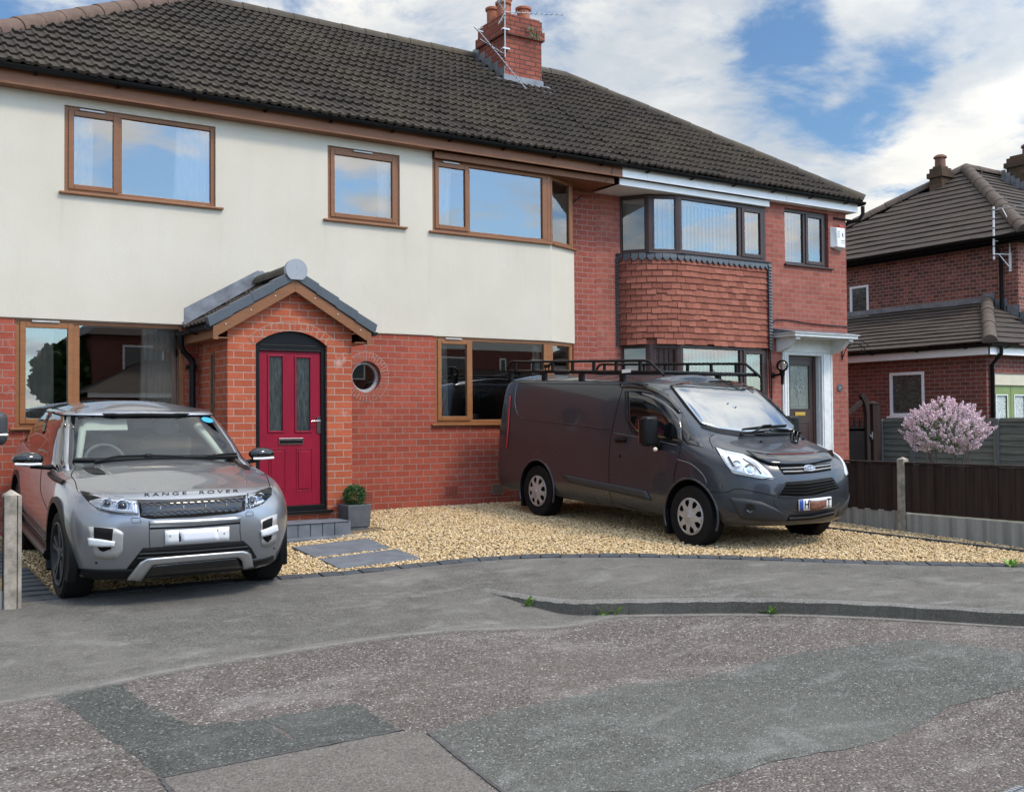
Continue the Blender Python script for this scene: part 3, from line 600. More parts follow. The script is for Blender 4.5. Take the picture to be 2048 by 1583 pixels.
# ------------------------------------------------------------------ shared building helpers
def oriented(mb, O, u, n, s0, s1, d0, d1, z0, z1, mi=0):
    O = Vector((O[0], O[1], 0)); u = Vector((u[0], u[1], 0)); n = Vector((n[0], n[1], 0))
    mb.obox(O+u*s0+n*d0+Vector((0, 0, z0)), u*(s1-s0), n*(d1-d0), (0, 0, z1-z0), mi)
def window(parent, O, u, width, z0, z1, lights, mats, sill=None, vent=None, fw=.055, inset=.03, depth=.07, pane_mat=None, sash_w=.05, label=None, sill_mat=None):
    """lights: (s0,s1,opens) along u; frame front sits `inset` behind the plane through O"""
    u = Vector((u[0], u[1], 0)).normalized(); n = Vector((u.y, -u.x, 0)); dF = -inset; dB = -inset-depth
    mb = MB(); oriented(mb, O, u, n, 0, fw, dB, dF, z0, z1); oriented(mb, O, u, n, width-fw, width, dB, dF, z0, z1)
    oriented(mb, O, u, n, fw, width-fw, dB, dF, z0, z0+fw); oriented(mb, O, u, n, fw, width-fw, dB, dF, z1-fw, z1)
    if lights[0][0] > fw+.012: oriented(mb, O, u, n, fw, lights[0][0], dB, dF, z0+fw, z1-fw)
    if lights[-1][1] < width-fw-.012: oriented(mb, O, u, n, lights[-1][1], width-fw, dB, dF, z0+fw, z1-fw)
    for a, b in zip(lights, lights[1:]): oriented(mb, O, u, n, a[1], b[0], dB, dF, z0+fw, z1-fw)
    o = mb.build('window', mats, parent, bevel=.006)
    if label: o['label'] = label
    for s0, s1, op in lights:
        a, b, c, d = s0, s1, z0+fw, z1-fw; dp = dF-.03
        if op:
            w = sash_w; k = MB(); f0, f1 = dF-.045, dF+.018
            a2, b2, c2, d2 = a-.012, b+.012, c-.012, d+.012
            oriented(k, O, u, n, a2, a+w, f0, f1, c2, d2); oriented(k, O, u, n, b-w, b2, f0, f1, c2, d2); oriented(k, O, u, n, a+w, b-w, f0, f1, c2, c+w); oriented(k, O, u, n, a+w, b-w, f0, f1, d-w, d2)
            k.build('sash', mats, o, bevel=.006); a, b, c, d = a+w-.003, b-w+.003, c+w-.003, d-w+.003; dp = dF-.012
        Ov = Vector((O[0], O[1], 0)); pv = [Ov+u*s+n*dp+Vector((0, 0, z)) for s, z in ((a, c), (b, c), (b, d), (a, d))]
        p = MB(); p.add(pv, [(0, 1, 2, 3)]); p.build('pane', pane_mat or M['glass'], o)
        # bead: thin pale spacer seen at the rim of the sealed unit
        bd = MB(); e = .011
        for (x0, x1, y0, y1) in ((a, a+e, c, d), (b-e, b, c, d), (a+e, b-e, c, c+e), (a+e, b-e, d-e, d)): oriented(bd, O, u, n, x0, x1, dp-.02, dp-.008, y0, y1)
        bd.build('spacer', M['alu'], o)
    if sill:
        k = MB(); oriented(k, O, u, n, -sill[0], width+sill[1], dB, .05+sill[2] if len(sill) > 2 else .05, z0-.028, z0-.001); k.build('sill', sill_mat or mats, o, bevel=.006)
    if vent:
        k = MB(); oriented(k, O, u, n, vent[0], vent[1], dF+.019, dF+.036, vent[2], vent[2]+.022); k.build('trickle_vent', M['hubcap'] if len(vent) < 4 else vent[3], o, bevel=.004)
    return o
def curtain(x0, x1, z0, z1, y, mat, label, folds=6, top=None, seed=0, group='curtains', amp=.02, name='curtain', u=(1, 0)):
    r = random.Random(seed); n = folds*10; P = []; ph = r.uniform(0, 6); f = [r.uniform(.7, 1.4) for _ in range(8)]
    for j in range(9):
        t = j/8; z = lerp(z1, z0, t); w0, w1 = (x0, x1) if top is None else (lerp(top[0], x0, t), lerp(top[1], x1, t)); row = []
        for i in range(n+1):
            s = i/n; a = ph+s*folds*6.283+1.4*math.sin(s*5+ph)+.3*math.sin(t*3+s*9); d = amp*(.55+.45*t)*(math.sin(a)+.35*math.sin(2.3*a+1))
            q = w0+(w1-w0)*s; row.append((q, y+d, z) if u == (1, 0) else (u[0]+u[2]*q-u[3]*d, u[1]+u[3]*q+u[2]*d, z))
        P.append(row)
    mb = MB(); mb.grid(P); o = mb.build(name, mat, sm=180, solid=.004); return tag(o, label, 'curtain' if name == 'curtain' else 'blind', group)
def tiles(mb, E, w, nrm, L, gauge, clip, pitch=.165, roll=.034, lip=.03, per=6, seed=1, mi=0, jit=.004, u=Vector((1, 0, 0))):
    """courses of profiled tiles: E point on the eave line (coordinate 0 along u), w unit up-slope, nrm outward"""
    r = random.Random(seed); k = int(L/gauge)+1; E = Vector(E); ds = pitch/per
    for c in range(k):
        b0, b1 = c*gauge, min(L, (c+1)*gauge+.02); bm_ = b0+gauge*.5
        x0, x1 = clip(bm_)
        if x1-x0 < .05: continue
        n = max(2, int((x1-x0)/ds)); a0 = math.floor(x0/ds); rows = [[], [], []]; jt = {}
        for i in range(n+1):
            x = min(x1, (a0+i)*ds) if i else x0
            ph = ((x/pitch) % 1.0); h = roll*max(0, math.cos((ph-.25)*2*math.pi))**.8 if roll else 0
            tid = math.floor(x/(pitch*2)); j = jt.setdefault(tid, r.uniform(-jit, jit)); lo = clip(b0+.02); hi = clip(b1)
            xa = min(max(x, lo[0]), lo[1]); xb = min(max(x, hi[0]-.02), hi[1]+.02)
            rows[0].append(E+u*xa+w*(b0+j*2)+nrm*(h*.85+.002+j)); rows[1].append(E+u*xa+w*(b0+j*2-.004)+nrm*(h+lip+j)); rows[2].append(E+u*xb+w*b1+nrm*(h*.9+.004))
        mb.grid(rows, mi)
def ridge_run(mb, a, b, r=.12, step=.42, mi=0, mb2=None):
    a, b = Vector(a), Vector(b); d = b-a; n = max(1, round(d.length/step)); t = d.normalized(); s = t.cross(Vector((0, 0, 1))).normalized(); up = s.cross(t)
    for i in range(n):
        p, q = a+d*(i/n), a+d*((i+1)/n); rr = r*random.uniform(.96, 1.04); R = [[p+(s*math.cos(g)+up*math.sin(g))*rr+up*(-.03) for g in [math.pi*(k/8*1.1-.05) for k in range(9)]], [q-t*.006+(s*math.cos(g)+up*math.sin(g))*rr*.95+up*(-.03) for g in [math.pi*(k/8*1.1-.05) for k in range(9)]]]
        mb.grid(R, mi); mb.add([p+up*-.06]+R[0], [(0, k+1, k+2) for k in range(8)], mi)
def gutter(parent, a, b, r=.056, mat=None, brackets=.9, name='gutter', bname='gutter_bracket', drop=.0):
    a, b = Vector(a), Vector(b); d = (b-a).normalized(); s = Vector((-d.y, d.x, 0)); mb = MB(); R = []
    prof = [(math.cos(math.pi+math.pi*k/10), math.sin(math.pi+math.pi*k/10)) for k in range(11)]
    out = [(c*r, q*r) for c, q in prof]+[(c*(r-.006), q*(r-.006)) for c, q in prof[::-1]]; out.append(out[0])
    mb.grid([[p+s*c+Vector((0, 0, q)) for c, q in out] for p in (a, b)])
    for p, sg in ((a, 1), (b, -1)): mb.add([p+s*c+Vector((0, 0, q)) for c, q in out[:11]], [tuple(range(11))])
    o = mb.build(name, mat or M['black'], parent, sm=50); n = int((b-a).length/brackets)
    for i in range(n):
        p = a+(b-a)*((i+.5)/n); k = MB(); rr = r+.006
        k.grid([[p+d*t+s*(c*rr)+Vector((0, 0, q*rr)) for c, q in prof] for t in (-.017, .017)]); k.box(p.x-.012, p.x+.012, p.y, p.y+.1, p.z-r-.012, p.z-r+.006) if abs(d.x) > .5 else k.box(p.x, p.x+.05, p.y-.012, p.y+.012, p.z-r-.012, p.z-r)
        k.build(bname, M['blackmatt'], o, solid=.004)
    return o
EY, EZ, RY, RZ_ = -.27, 5.275, 3.8, 8.06
SLOPE = (RZ_-EZ)/(RY-EY); WV = Vector((0, 1, SLOPE)).normalized(); NV = Vector((0, -SLOPE, 1)).normalized(); SL = math.hypot(RY-EY, RZ_-EZ)
HX0, HX1, RX0, RX1, PX = .72, 16.15, 4.8, 12.3, 10.52
def hipclip(lo, hi):
    def f(b):
        t = min(1, b/SL); return max(lo, lerp(HX0, RX0, t)+.02), min(hi, lerp(HX1, RX1, t)-.02)
    return f
def main_roof(parent, lo, hi, seed):
    mb = MB(); tiles(mb, (0, EY-.03, EZ+.01), WV, NV, SL, .288, hipclip(lo, hi), pitch=.136, roll=.027, lip=.04, jit=.007, seed=seed)
    # hip ends and rear slope
    if lo < 1:
        mb.add([(HX0, EY, EZ), (RX0, RY, RZ_), (HX0, 2*RY-EY, EZ)], [(0, 1, 2)]); mb.quad((HX0, 2*RY-EY, EZ), (RX0, RY, RZ_), (hi, RY, RZ_), (hi, 2*RY-EY, EZ))
        mb.quad((HX0, EY, EZ-.02), (RX0, RY, RZ_-.03), (hi, RY, RZ_-.03), (hi, EY, EZ-.02))
    else:
        mb.add([(HX1, EY, EZ), (RX1, RY, RZ_), (HX1, 2*RY-EY, EZ)], [(2, 1, 0)]); mb.quad((lo, 2*RY-EY, EZ), (lo, RY, RZ_), (RX1, RY, RZ_), (HX1, 2*RY-EY, EZ))
        mb.quad((lo, EY, EZ-.02), (lo, RY, RZ_-.03), (RX1, RY, RZ_-.03), (HX1, EY, EZ-.02))
    return mb.build('roof', M['tile'], parent)
# ------------------------------------------------------------------ left house (rendered)
HL = thing('rendered_house', 'cream rendered semi-detached house with red front door and brick porch', 'house', (6, 0, 0))
def left_house():
    # brick ground floor
    mb = MB(); RXc, RZc, RR = 6.145, 1.872, .215; q = (5.8, 6.49, 1.527, 2.217)
    wall(mb, .9, 7.21, -.3, 2.5, .02, [(1.78, 3.69, 1.22, 2.475), q], .12)
    wall(mb, 7.21, 9.22, -.3, 1.225, .02)
    N_ = 48; circ = []; sq = []
    for k in range(N_):
        a = 2*math.pi*k/N_; c, s = math.cos(a), math.sin(a); m = max(abs(c), abs(s)); circ.append((RXc+c*RR, RZc+s*RR)); sq.append((RXc+c/m*.345, RZc+s/m*.345))
    mb.add([(p[0], .02, p[1]) for p in circ]+[(p[0], .02, p[1]) for p in sq]+[(p[0], .16, p[1]) for p in circ], [(k, (k+1) % N_, (k+1) % N_+N_, k+N_) for k in range(N_)]+[(k+2*N_, (k+1) % N_+2*N_, (k+1) % N_, k) for k in range(N_)])
    P1, P2 = (9.22, .02), (9.83, .28)
    mb.quad((P1[0], P1[1], -.3), (P2[0], P2[1], -.3), (P2[0], P2[1], 1.225), (P1[0], P1[1], 1.225))
    mb.quad((P2[0], P2[1], -.3), (P2[0], .6, -.3), (P2[0], .6, 5.2), (P2[0], P2[1], 5.2))
    mb.quad((.9, 9, -.3), (.9, .02, -.3), (.9, .02, 5.2), (.9, 9, 5.2)); mb.quad((PX, 9, -.3), (.9, 9, -.3), (.9, 9, 5.2), (PX, 9, 5.2))
    mb.build('brick_wall', M['brick_main'], HL)
    mb = MB(); mb.quad((P2[0], .6, -.3), (PX+.03, .6, -.3), (PX+.03, .6, 5.2), (P2[0], .6, 5.2)); mb.build('party_wall', M['brick_old'], HL)
    # rendered upper floor with a bell cast foot
    mb = MB(); wall(mb, .88, 7.17, 2.474, 5.12, 0, [(2.29, 4.07, 3.967, 4.985), (5.58, 6.655, 3.968, 4.962)], .11)
    wall(mb, 7.17, 9.22, 2.468, 3.955, 0)
    Q1, Q2 = (9.22, 0), (9.845, .265)
    mb.quad((Q1[0], Q1[1], 2.468), (Q2[0], Q2[1], 2.468), (Q2[0], Q2[1], 3.955), (Q1[0], Q1[1], 3.955)); mb.quad((Q2[0], Q2[1], 2.468), (Q2[0]-.02, .5, 2.468), (Q2[0]-.02, .5, 3.955), (Q2[0], Q2[1], 3.955))
    mb.quad((7.17, 0, 3.955), (7.17, .11, 3.955), (7.17, .11, 5.12), (7.17, 0, 5.12))
    for a, b in (((.88, 0), Q1), (Q1, Q2)):
        mb.quad((a[0], a[1]+.03, 2.46), (b[0], b[1]+.03, 2.46), (b[0], b[1], 2.47), (a[0], a[1], 2.47))
    mb.build('rendered_wall', M['render'], HL)
    # eaves
    mb = MB(); mb.box(.55, 10.49, -.17, -.145, 5.085, 5.25); mb.box(.55, 10.49, -.178, -.17, 5.085, 5.1); mb.build('fascia', M['board'], HL, bevel=.003)
    mb = MB(); mb.box(.55, 7.16, -.145, .02, 5.086, 5.098); mb.build('soffit', M['board'], HL)
    mb = MB(); mb.box(7.175, 10.4, -.07, -.045, 4.99, 5.084); mb.box(7.175, 10.4, -.045, .6, 4.992, 5.004); mb.box(10.375, 10.4, -.045, .6, 5.004, 5.084); mb.build('bay_soffit_board', M['board'], HL)
    rf = main_roof(HL, -9, PX, 3)
    mb = MB(); ridge_run(mb, (HX0, EY, EZ+.05), (RX0, RY, RZ_+.05), .135, .46); mb.build('hip_tiles', M['ridge'], rf, sm=40)
    mb = MB(); ridge_run(mb, (RX0, RY, RZ_+.05), (PX, RY, RZ_+.05), .12, .45); mb.build('ridge_tiles', M['ridge_dark'], rf, sm=40)
    gutter(HL, (.6, -.235, 5.29), (10.5, -.235, 5.275))
    # chimney on the party wall
    cx0, cx1, cy0, cy1 = 10.14, 10.94, 2.7, 3.6
    mb = MB(); mb.box(cx0, cx1, cy0, cy1, 6.9, 8.22); mb.box(cx0-.045, cx1+.045, cy0-.045, cy1+.045, 8.2, 8.36); mb.box(cx0-.01, cx1+.01, cy0-.01, cy1+.01, 8.36, 8.56); mb.box(cx0+.02, cx1-.02, cy0+.02, cy1-.02, 8.56, 8.6)
    ch = mb.build('chimney', M['brick_chim'], HL)
    for (x, y, h, r) in ((10.32, 3.02, .34, .125), (10.78, 3.05, .34, .125), (10.55, 3.32, .62, .12), (10.32, 3.4, .36, .11)):
        k = MB(); k.lathe([(r*.92, 0), (r*.95, h*.8), (r*1.18, h*.84), (r*1.2, h*.95), (r*.95, h), (r*.8, h), (r*.78, h*.7)], (x, y, 8.58), n=20); k.build('chimney_pot', M['terracotta'], ch, sm=50)
    k = MB(); z0 = EZ+SLOPE*(cy0-EY)
    k.box(cx0-.03, cx1+.03, cy0-.012, cy0-.002, z0-.02, z0+.17); k.quad((cx0-.05, cy0-.22, z0-.22*SLOPE+.055), (cx1+.12, cy0-.22, z0-.22*SLOPE+.055), (cx1+.12, cy0, z0+.055), (cx0-.05, cy0, z0+.055))
    for i in range(5):
        y = cy0+i*.22; z = EZ+SLOPE*(y-EY); k.box(cx0-.012, cx0-.002, y, y+.22, z+.02, z+.32)
    k.quad((cx0-.2, cy0, z0+.06), (cx0, cy0, z0+.07), (cx0, RY, RZ_+.06), (cx0-.2, RY, RZ_+.05)); k.quad((cx1, cy0, z0+.07), (cx1+.2, cy0-.02, z0+.06), (cx1+.2, RY, RZ_+.05), (cx1, RY, RZ_+.06))
    k.build('flashing', M['lead'], ch)
    # weeds on the chimney shoulder
    k = MB(); r = random.Random(4)
    for i in range(70):
        a = Vector((r.gauss(10.72, .1), cy0-.05-r.uniform(0, .05), 8.36+r.uniform(-.14, .06))); d = Vector((r.uniform(-.04, .04), r.uniform(-.04, .0), r.uniform(-.08, .05))); k.add([a, a+d*.5+Vector((.012, 0, 0)), a+d, a+d*.5-Vector((.012, 0, 0))], [(0, 1, 2, 3)])
    k.build('chimney_moss', M['leaf'], ch)
    # windows
    window(HL, (2.29, 0), (1, 0), 1.78, 3.967, 4.985, [(.06, .6, True), (.655, 1.72, False)], M['oak_dark'], (.06, .09), (.17, .45, 4.945), sill_mat=M['oak_dark'])
    window(HL, (5.58, 0), (1, 0), 1.075, 3.968, 4.962, [(.06, 1.015, True)], M['oak_dark'], (.07, .1), (.38, .66, 4.925))
    window(HL, (1.78, .02), (1, 0), 1.91, 1.22, 2.474, [(.06, .61, True), (.69, 1.85, False)], M['oak'], (.06, .06), (.17, .47, 2.43))
    bayu = Vector((.61, .26, 0)).normalized()
    window(HL, (7.175, 0), (1, 0), 2.045, 3.955, 4.992, [(.05, .58, True), (.62, 1.9, False)], M['oak_dark'], (.07, .0), (.16, .43, 4.948), inset=.01)
    window(HL, (9.232, .004), bayu, .66, 3.955, 4.992, [(.05, .56, False)], M['oak_dark'], (.0, .06), inset=.012)
    window(HL, (7.21, .02), (1, 0), 2.01, 1.225, 2.466, [(.05, .57, True), (.62, 1.88, False)], M['oak'], (.07, .0), (.16, .43, 2.425), inset=.01)
    window(HL, (9.232, .024), bayu, .64, 1.225, 2.466, [(.05, .55, False)], M['oak'], (.0, .06), inset=.012)
    # round window with its ring of bricks
    k = MB(); 
    for i in range(40):
        a0, a1 = 2*math.pi*(i+.08)/40, 2*math.pi*(i+.92)/40; pts = [(RXc+math.cos(a)*r, RZc+math.sin(a)*r) for a, r in ((a0, RR+.002), (a1, RR+.002), (a1, .333), (a0, .333))]
        k.prism(pts, 'y', .013, .06, 0)
    k.prism([(RXc+math.cos(2*math.pi*i/48)*.338, RZc+math.sin(2*math.pi*i/48)*.338) for i in range(48)], 'y', .0165, .0168, 1) if False else None
    rg = []
    for i in range(49): a = 2*math.pi*i/48; rg.append([(RXc+math.cos(a)*r, .0165, RZc+math.sin(a)*r) for r in (RR, .338)])
    k.grid(rg, 1)
    rw = k.build('round_window', [M['brick_main'], plain('ring_mortar', (.4, .31, .26), .9)], HL)
    k = MB(); k.lathe([(RR-.001, -.03), (RR-.001, .03), (RR-.04, .03), (RR-.045, .0), (RR-.045, -.03)], (RXc, .13, RZc), (0, -1, 0), 48, caps=False); k.build('window_frame', M['hubcap'], rw, sm=40)
    k = MB(); k.add([(RXc+math.cos(2*math.pi*i/48)*(RR-.042), .125, RZc+math.sin(2*math.pi*i/48)*(RR-.042)) for i in range(48)], [tuple(range(48))]); k.build('pane', M['glass'], rw)
    # air bricks
    for x0, z0, m in ((6.02, .165, 'terracotta'), (7.35, .19, 'terracotta'), (8.13, .19, 'cream')):
        k = MB(); k.box(x0, x0+.22, .012, .05, z0, z0+.155, 0)
        for i in range(8):
            for j in range(5): k.box(x0+.018+i*.024, x0+.018+i*.024+.013, .0095, .02, z0+.018+j*.026, z0+.018+j*.026+.012, 1)
        o = k.build('air_brick', [plain('air_brick_'+m, (.3, .07, .045) if m == 'terracotta' else (.26, .17, .12), .8), M['blackmatt']], HL)
    # rooms
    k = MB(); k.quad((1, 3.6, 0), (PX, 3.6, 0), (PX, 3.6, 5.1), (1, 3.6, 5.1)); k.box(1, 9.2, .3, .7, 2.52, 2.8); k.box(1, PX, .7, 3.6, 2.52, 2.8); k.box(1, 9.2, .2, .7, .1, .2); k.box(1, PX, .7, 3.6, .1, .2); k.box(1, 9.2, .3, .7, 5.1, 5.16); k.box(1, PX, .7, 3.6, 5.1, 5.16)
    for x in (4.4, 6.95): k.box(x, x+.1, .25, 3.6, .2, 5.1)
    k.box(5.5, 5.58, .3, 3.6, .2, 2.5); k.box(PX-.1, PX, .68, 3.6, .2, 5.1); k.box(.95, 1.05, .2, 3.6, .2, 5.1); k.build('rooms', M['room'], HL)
left_house()
for a in (((2.36, 2.62), (2.36, 2.64), 'white curtain at the left of the wide upper window', 11, 4.0, 4.93, 'curtain', 3), ((3.57, 4.02), (3.62, 4.02), 'white curtain at the right of the wide upper window', 5, 4.0, 4.93, 'curtain', 5), ((6.38, 6.62), (6.36, 6.62), 'sheer curtain in the small square upper window', 8, 4.0, 4.93, 'curtain', 3),
          ((7.24, 7.5), (7.24, 7.55), 'sheer curtain behind the narrow light of the upper bay window', 2, 3.98, 4.93, 'curtain', 4), ((1.86, 2.2), (1.86, 2.2), 'beige curtain at the left of the wide ground floor window', 9, 1.1, 2.44, 'curtain_beige', 4), ((3.16, 3.64), (3.2, 3.62), 'beige curtain at the right of the wide ground floor window', 4, 1.1, 2.44, 'curtain_beige', 6),
          ((7.27, 7.48), (7.29, 7.46), 'beige curtain at the left of the ground floor bay window', 6, 1.1, 2.44, 'curtain_beige', 3), ((8.92, 9.1), (8.95, 9.1), 'beige curtain at the right of the ground floor bay window', 7, 1.1, 2.44, 'curtain_beige', 3)):
    curtain(a[0][0], a[0][1], a[4], a[5], .145, M[a[6]], a[2], a[7], a[1], a[3])
def potted(name, x, y, z, pr, ph, pot_mat, fronds, fl, label, seed):
    t = thing(name, label, 'potted plant', (x, y, z)); k = MB(); k.lathe([(pr*.75, 0), (pr, ph), (pr*.85, ph), (pr*.8, ph*.8)], (x, y, z), n=20); k.build('pot', pot_mat, t, sm=50)
    r = random.Random(seed); k = MB()
    for i in range(fronds):
        a = r.uniform(0, 6.28); l = fl*r.uniform(.7, 1.1); out = r.uniform(.25, .75); P = [Vector((x+math.cos(a)*out*l*s, y+math.sin(a)*out*l*s*.6, z+ph+l*(s*1.0-.55*out*s*s))) for s in np.linspace(0, 1, 9)]
        for j in range(8):
            d = (P[j+1]-P[j]); sd = d.cross(Vector((0, 0, 1))).normalized(); k.add([P[j]-sd*.004, P[j]+sd*.004, P[j+1]+sd*.003, P[j+1]-sd*.003], [(0, 1, 2, 3)])
            if j > 2:
                for sg in (-1, 1):
                    b = P[j]; e = b+sd*sg*l*.22*(1.1-j/9)+d*.9+Vector((0, 0, -.01)); k.add([b, b+d*.5, e], [(0, 1, 2)])
    k.build('fronds', M['leaf'], t)
potted('palm_plant', 7.98, .28, 1.22, .085, .15, M['white'], 15, .5, 'potted palm on the sill inside the ground floor bay window', 5)
potted('window_plant', 3.42, .22, 4.0, .06, .055, M['white'], 9, .16, 'tiny plant in a white pot on the upper window sill', 8)
t = thing('reed_diffuser', 'white reed diffuser with sticks inside the round window', 'diffuser', (6.05, .26, 1.68)); k = MB(); k.box(6.01, 6.09, .22, .3, 1.63, 1.74); k.build('bottle', M['white'], t, bevel=.01)
k = MB()
for dx in (-.05, .0, .06): k.tube([(6.05, .26, 1.73), (6.05+dx, .26, 1.87)], .003, 5)
k.build('reeds', M['cream'], t)
def porch():
    px0, px1, yf = 3.865, 5.42, -1.1; ax = (px0+px1)/2; ze, sl = 2.385, .6; d0, d1, sp, rise = 4.2, 5.096, 2.185, .165
    R = ((d1-d0)**2/4+rise**2)/(2*rise); cz = sp+rise-R; dc = (d0+d1)/2
    def arch(x): return cz+math.sqrt(max(0, R*R-(x-dc)**2))
    def roofz(x, drop=.0): return 2.86+.02-abs(x-ax)*sl-drop
    mb = MB(); mb.quad((px0, yf, -.3), (d0, yf, -.3), (d0, yf, sp), (px0, yf, sp)); mb.quad((d1, yf, -.3), (px1, yf, -.3), (px1, yf, sp), (d1, yf, sp)); mb.quad((d0, yf, -.3), (d1, yf, -.3), (d1, yf, .2), (d0, yf, .2))
    mb.quad((px0, yf, sp), (d0, yf, sp), (d0, yf, roofz(d0)), (px0, yf, roofz(px0))); mb.quad((d1, yf, sp), (px1, yf, sp), (px1, yf, roofz(px1)), (d1, yf, roofz(d1)))
    n = 24; xs = [lerp(d0, d1, i/n) for i in range(n+1)]
    for a, b in zip(xs, xs[1:]):
        mb.quad((a, yf, arch(a)), (b, yf, arch(b)), (b, yf, roofz(b)), (a, yf, roofz(a))); mb.quad((a, yf+.1, arch(a)), (b, yf+.1, arch(b)), (b, yf, arch(b)), (a, yf, arch(a)))
    mb.quad((d0, yf, .2), (d0, yf+.1, .2), (d0, yf+.1, sp), (d0, yf, sp)); mb.quad((d1, yf+.1, .2), (d1, yf, .2), (d1, yf, sp), (d1, yf+.1, sp))
    # side walls (left one with a slot window)
    for x in (px0, px1):
        s0, s1 = -.62, -.48
        for (a, b, c, d) in ((yf, s0, -.3, roofz(px0)), (s1, .02, -.3, roofz(px0)), (s0, s1, -.3, 1.05), (s0, s1, 2.1, roofz(px0))): mb.quad((x, b, c), (x, a, c), (x, a, d), (x, b, d))
    pc = mb.build('porch', M['brick_porch'], HL)
    k = MB()
    for i in range(15):   # brick on edge arch
        aa0 = math.atan2((d1-d0)/2+.035, R-rise); t0, t1 = lerp(-aa0, aa0, (i+.06)/15), lerp(-aa0, aa0, (i+.94)/15); P = [(dc+math.sin(t)*r, cz+math.cos(t)*r) for t, r in ((t0, R-.002), (t1, R-.002), (t1, R+.112), (t0, R+.112))]; k.prism(P, 'y', yf-.006, yf+.04)
    g = []
    for i in range(31): t = lerp(-aa0, aa0, i/30); g.append([(dc+math.sin(t)*r, yf-.003, cz+math.cos(t)*r) for r in (R, R+.118)])
    k.grid(g, 1); k.build('brick_arch', [M['brick_porch'], plain('arch_mortar', (.36, .27, .21), .9)], pc)
    k = MB(); k.box(px0-.004, px0+.03, -.62, -.48, 1.05, 2.1, 0); k.box(px0-.012, px0+.02, -.62, -.6, 1.05, 2.1, 1); k.box(px0-.012, px0+.02, -.5, -.48, 1.05, 2.1, 1); k.box(px0-.012, px0+.02, -.6, -.5, 2.07, 2.1, 1); k.build('side_window', [M['obscured'], M['oak']], pc)
    # roof
    half = .985; yo = yf-.13; rw = Vector((1, 0, sl)).normalized(); 
    mb = MB(); zr = 3.0; Lr = half/rw.x
    tiles(mb, (ax-half, 0, zr-half*sl), Vector((1, 0, sl)).normalized(), Vector((-sl, 0, 1)).normalized(), Lr, .3, lambda b: (yo+.05, -.004), pitch=.15, roll=.026, lip=.028, u=Vector((0, 1, 0)), seed=5)
    n0 = len(mb.f); tiles(mb, (ax+half, 0, zr-half*sl), Vector((-1, 0, sl)).normalized(), Vector((sl, 0, 1)).normalized(), Lr, .3, lambda b: (yo+.05, -.004), pitch=.15, roll=.026, lip=.028, u=Vector((0, 1, 0)), seed=6)
    for s in (-1, 1): mb.quad((ax, yo+.06, zr-.015), (ax+s*half, yo+.06, zr-half*sl-.015), (ax+s*half, -.004, zr-half*sl-.015), (ax, -.004, zr-.015))
    mb.build('porch_roof', M['tile'], pc)
    k = MB(); ridge_run(k, (ax, yo+.05, zr+.07), (ax, -.01, zr+.07), .11, .4); k.build('porch_ridge', M['ridge_dark'], pc, sm=40)
    k = MB(); pts = [(ax+.135*math.cos(a), zr+.06+.135*math.sin(a)) for a in np.linspace(math.radians(-58), math.radians(238), 26)]; k.prism(pts, 'y', yo-.045, yo+.03)
    for dx, dz in ((0, .05), (0, .02), (-.05, 0), (.05, .0), (0, -.05)): k.ball((ax+dx, yo-.045, zr+.06+dz), .006, 6, 4)
    k.build('ridge_end_cap', M['capgrey'], pc, bevel=.012)
    k = MB()
    for s in (-1, 1):   # dry verge units, stepped
        for i in range(4):
            a, b = lerp(0, half+.03, i/4), lerp(0, half+.03, (i+1)/4); lift = .014
            P = [(ax+s*a, zr-a*sl+.015), (ax+s*b, zr-b*sl+.015+lift), (ax+s*b, zr-b*sl+.075+lift), (ax+s*a, zr-a*sl+.075)]
            P = [(ax+s*a, zr-a*sl-.05), (ax+s*(b+.012), zr-b*sl-.045), (ax+s*(b+.045), zr-b*sl+.075+lift-.02), (ax+s*(a+.03), zr-a*sl+.06)]
            if s < 0: P = P[::-1]
            k.prism(P, 'y', yo-.02-.004*(i % 2), yo+.09)
    k.build('verge', M['slate'], pc, bevel=.006)
    k = MB()
    for s in (-1, 1):
        P = [(ax, zr-.05), (ax+s*half, zr-half*sl-.05), (ax+s*half, zr-half*sl-.185), (ax+s*(half-.12), zr-half*sl-.16), (ax, zr-.21)]
        P = [(ax, zr-.05), (ax+s*half, zr-half*sl-.05), (ax+s*half, zr-half*sl-.19), (ax, zr-.19)]
        if s < 0: P = P[::-1]
        k.prism(P, 'y', yo, yo+.022); k.box(ax+s*half-s*.0, ax+s*(half-.022), yo+.022, -.004, zr-half*sl-.185, zr-half*sl-.035)
        k.box(ax+s*half-s*.022, ax+s*(px1-ax), yo+.022, -.004, zr-half*sl-.185, zr-half*sl-.172); k.box(ax+s*(half-.06), ax+s*(half+.0), yo-.004, yo, zr-half*sl-.2, zr-half*sl-.05)
    for s in (-1, 1):
        for f in (.25, .55, .85): k.ball((ax+s*half*f, yo-.002, zr-half*f*sl-.11), .008, 6, 4, 1)
    k.build('bargeboard', [M['oak_dark'], M['white']], pc, bevel=.004)
    k = MB(); zt = zr-half*sl
    k.prism([(ax-half+.02, zt+.05), (ax, zr+.06), (ax, zr+.2), (ax-.03, zr+.21), (ax-half+.02, zt+.27)], 'y', -.012, -.002); k.prism([(ax, zr+.06), (ax+half, zt+.05), (ax+half, zt+.17), (ax+.03, zr+.21), (ax, zr+.2)], 'y', -.012, -.002)
    k.quad((ax-half, -.1, zt+.055), (ax, -.1, zr+.06), (ax, -.002, zr+.1), (ax-half, -.002, zt+.1)); k.build('flashing', M['lead'], pc)
    for s in (-1, 1): gutter(pc, (ax+s*(half+.05), yo+.02, zt-.04), (ax+s*(half+.05), -.03, zt-.045), .05, brackets=.7)
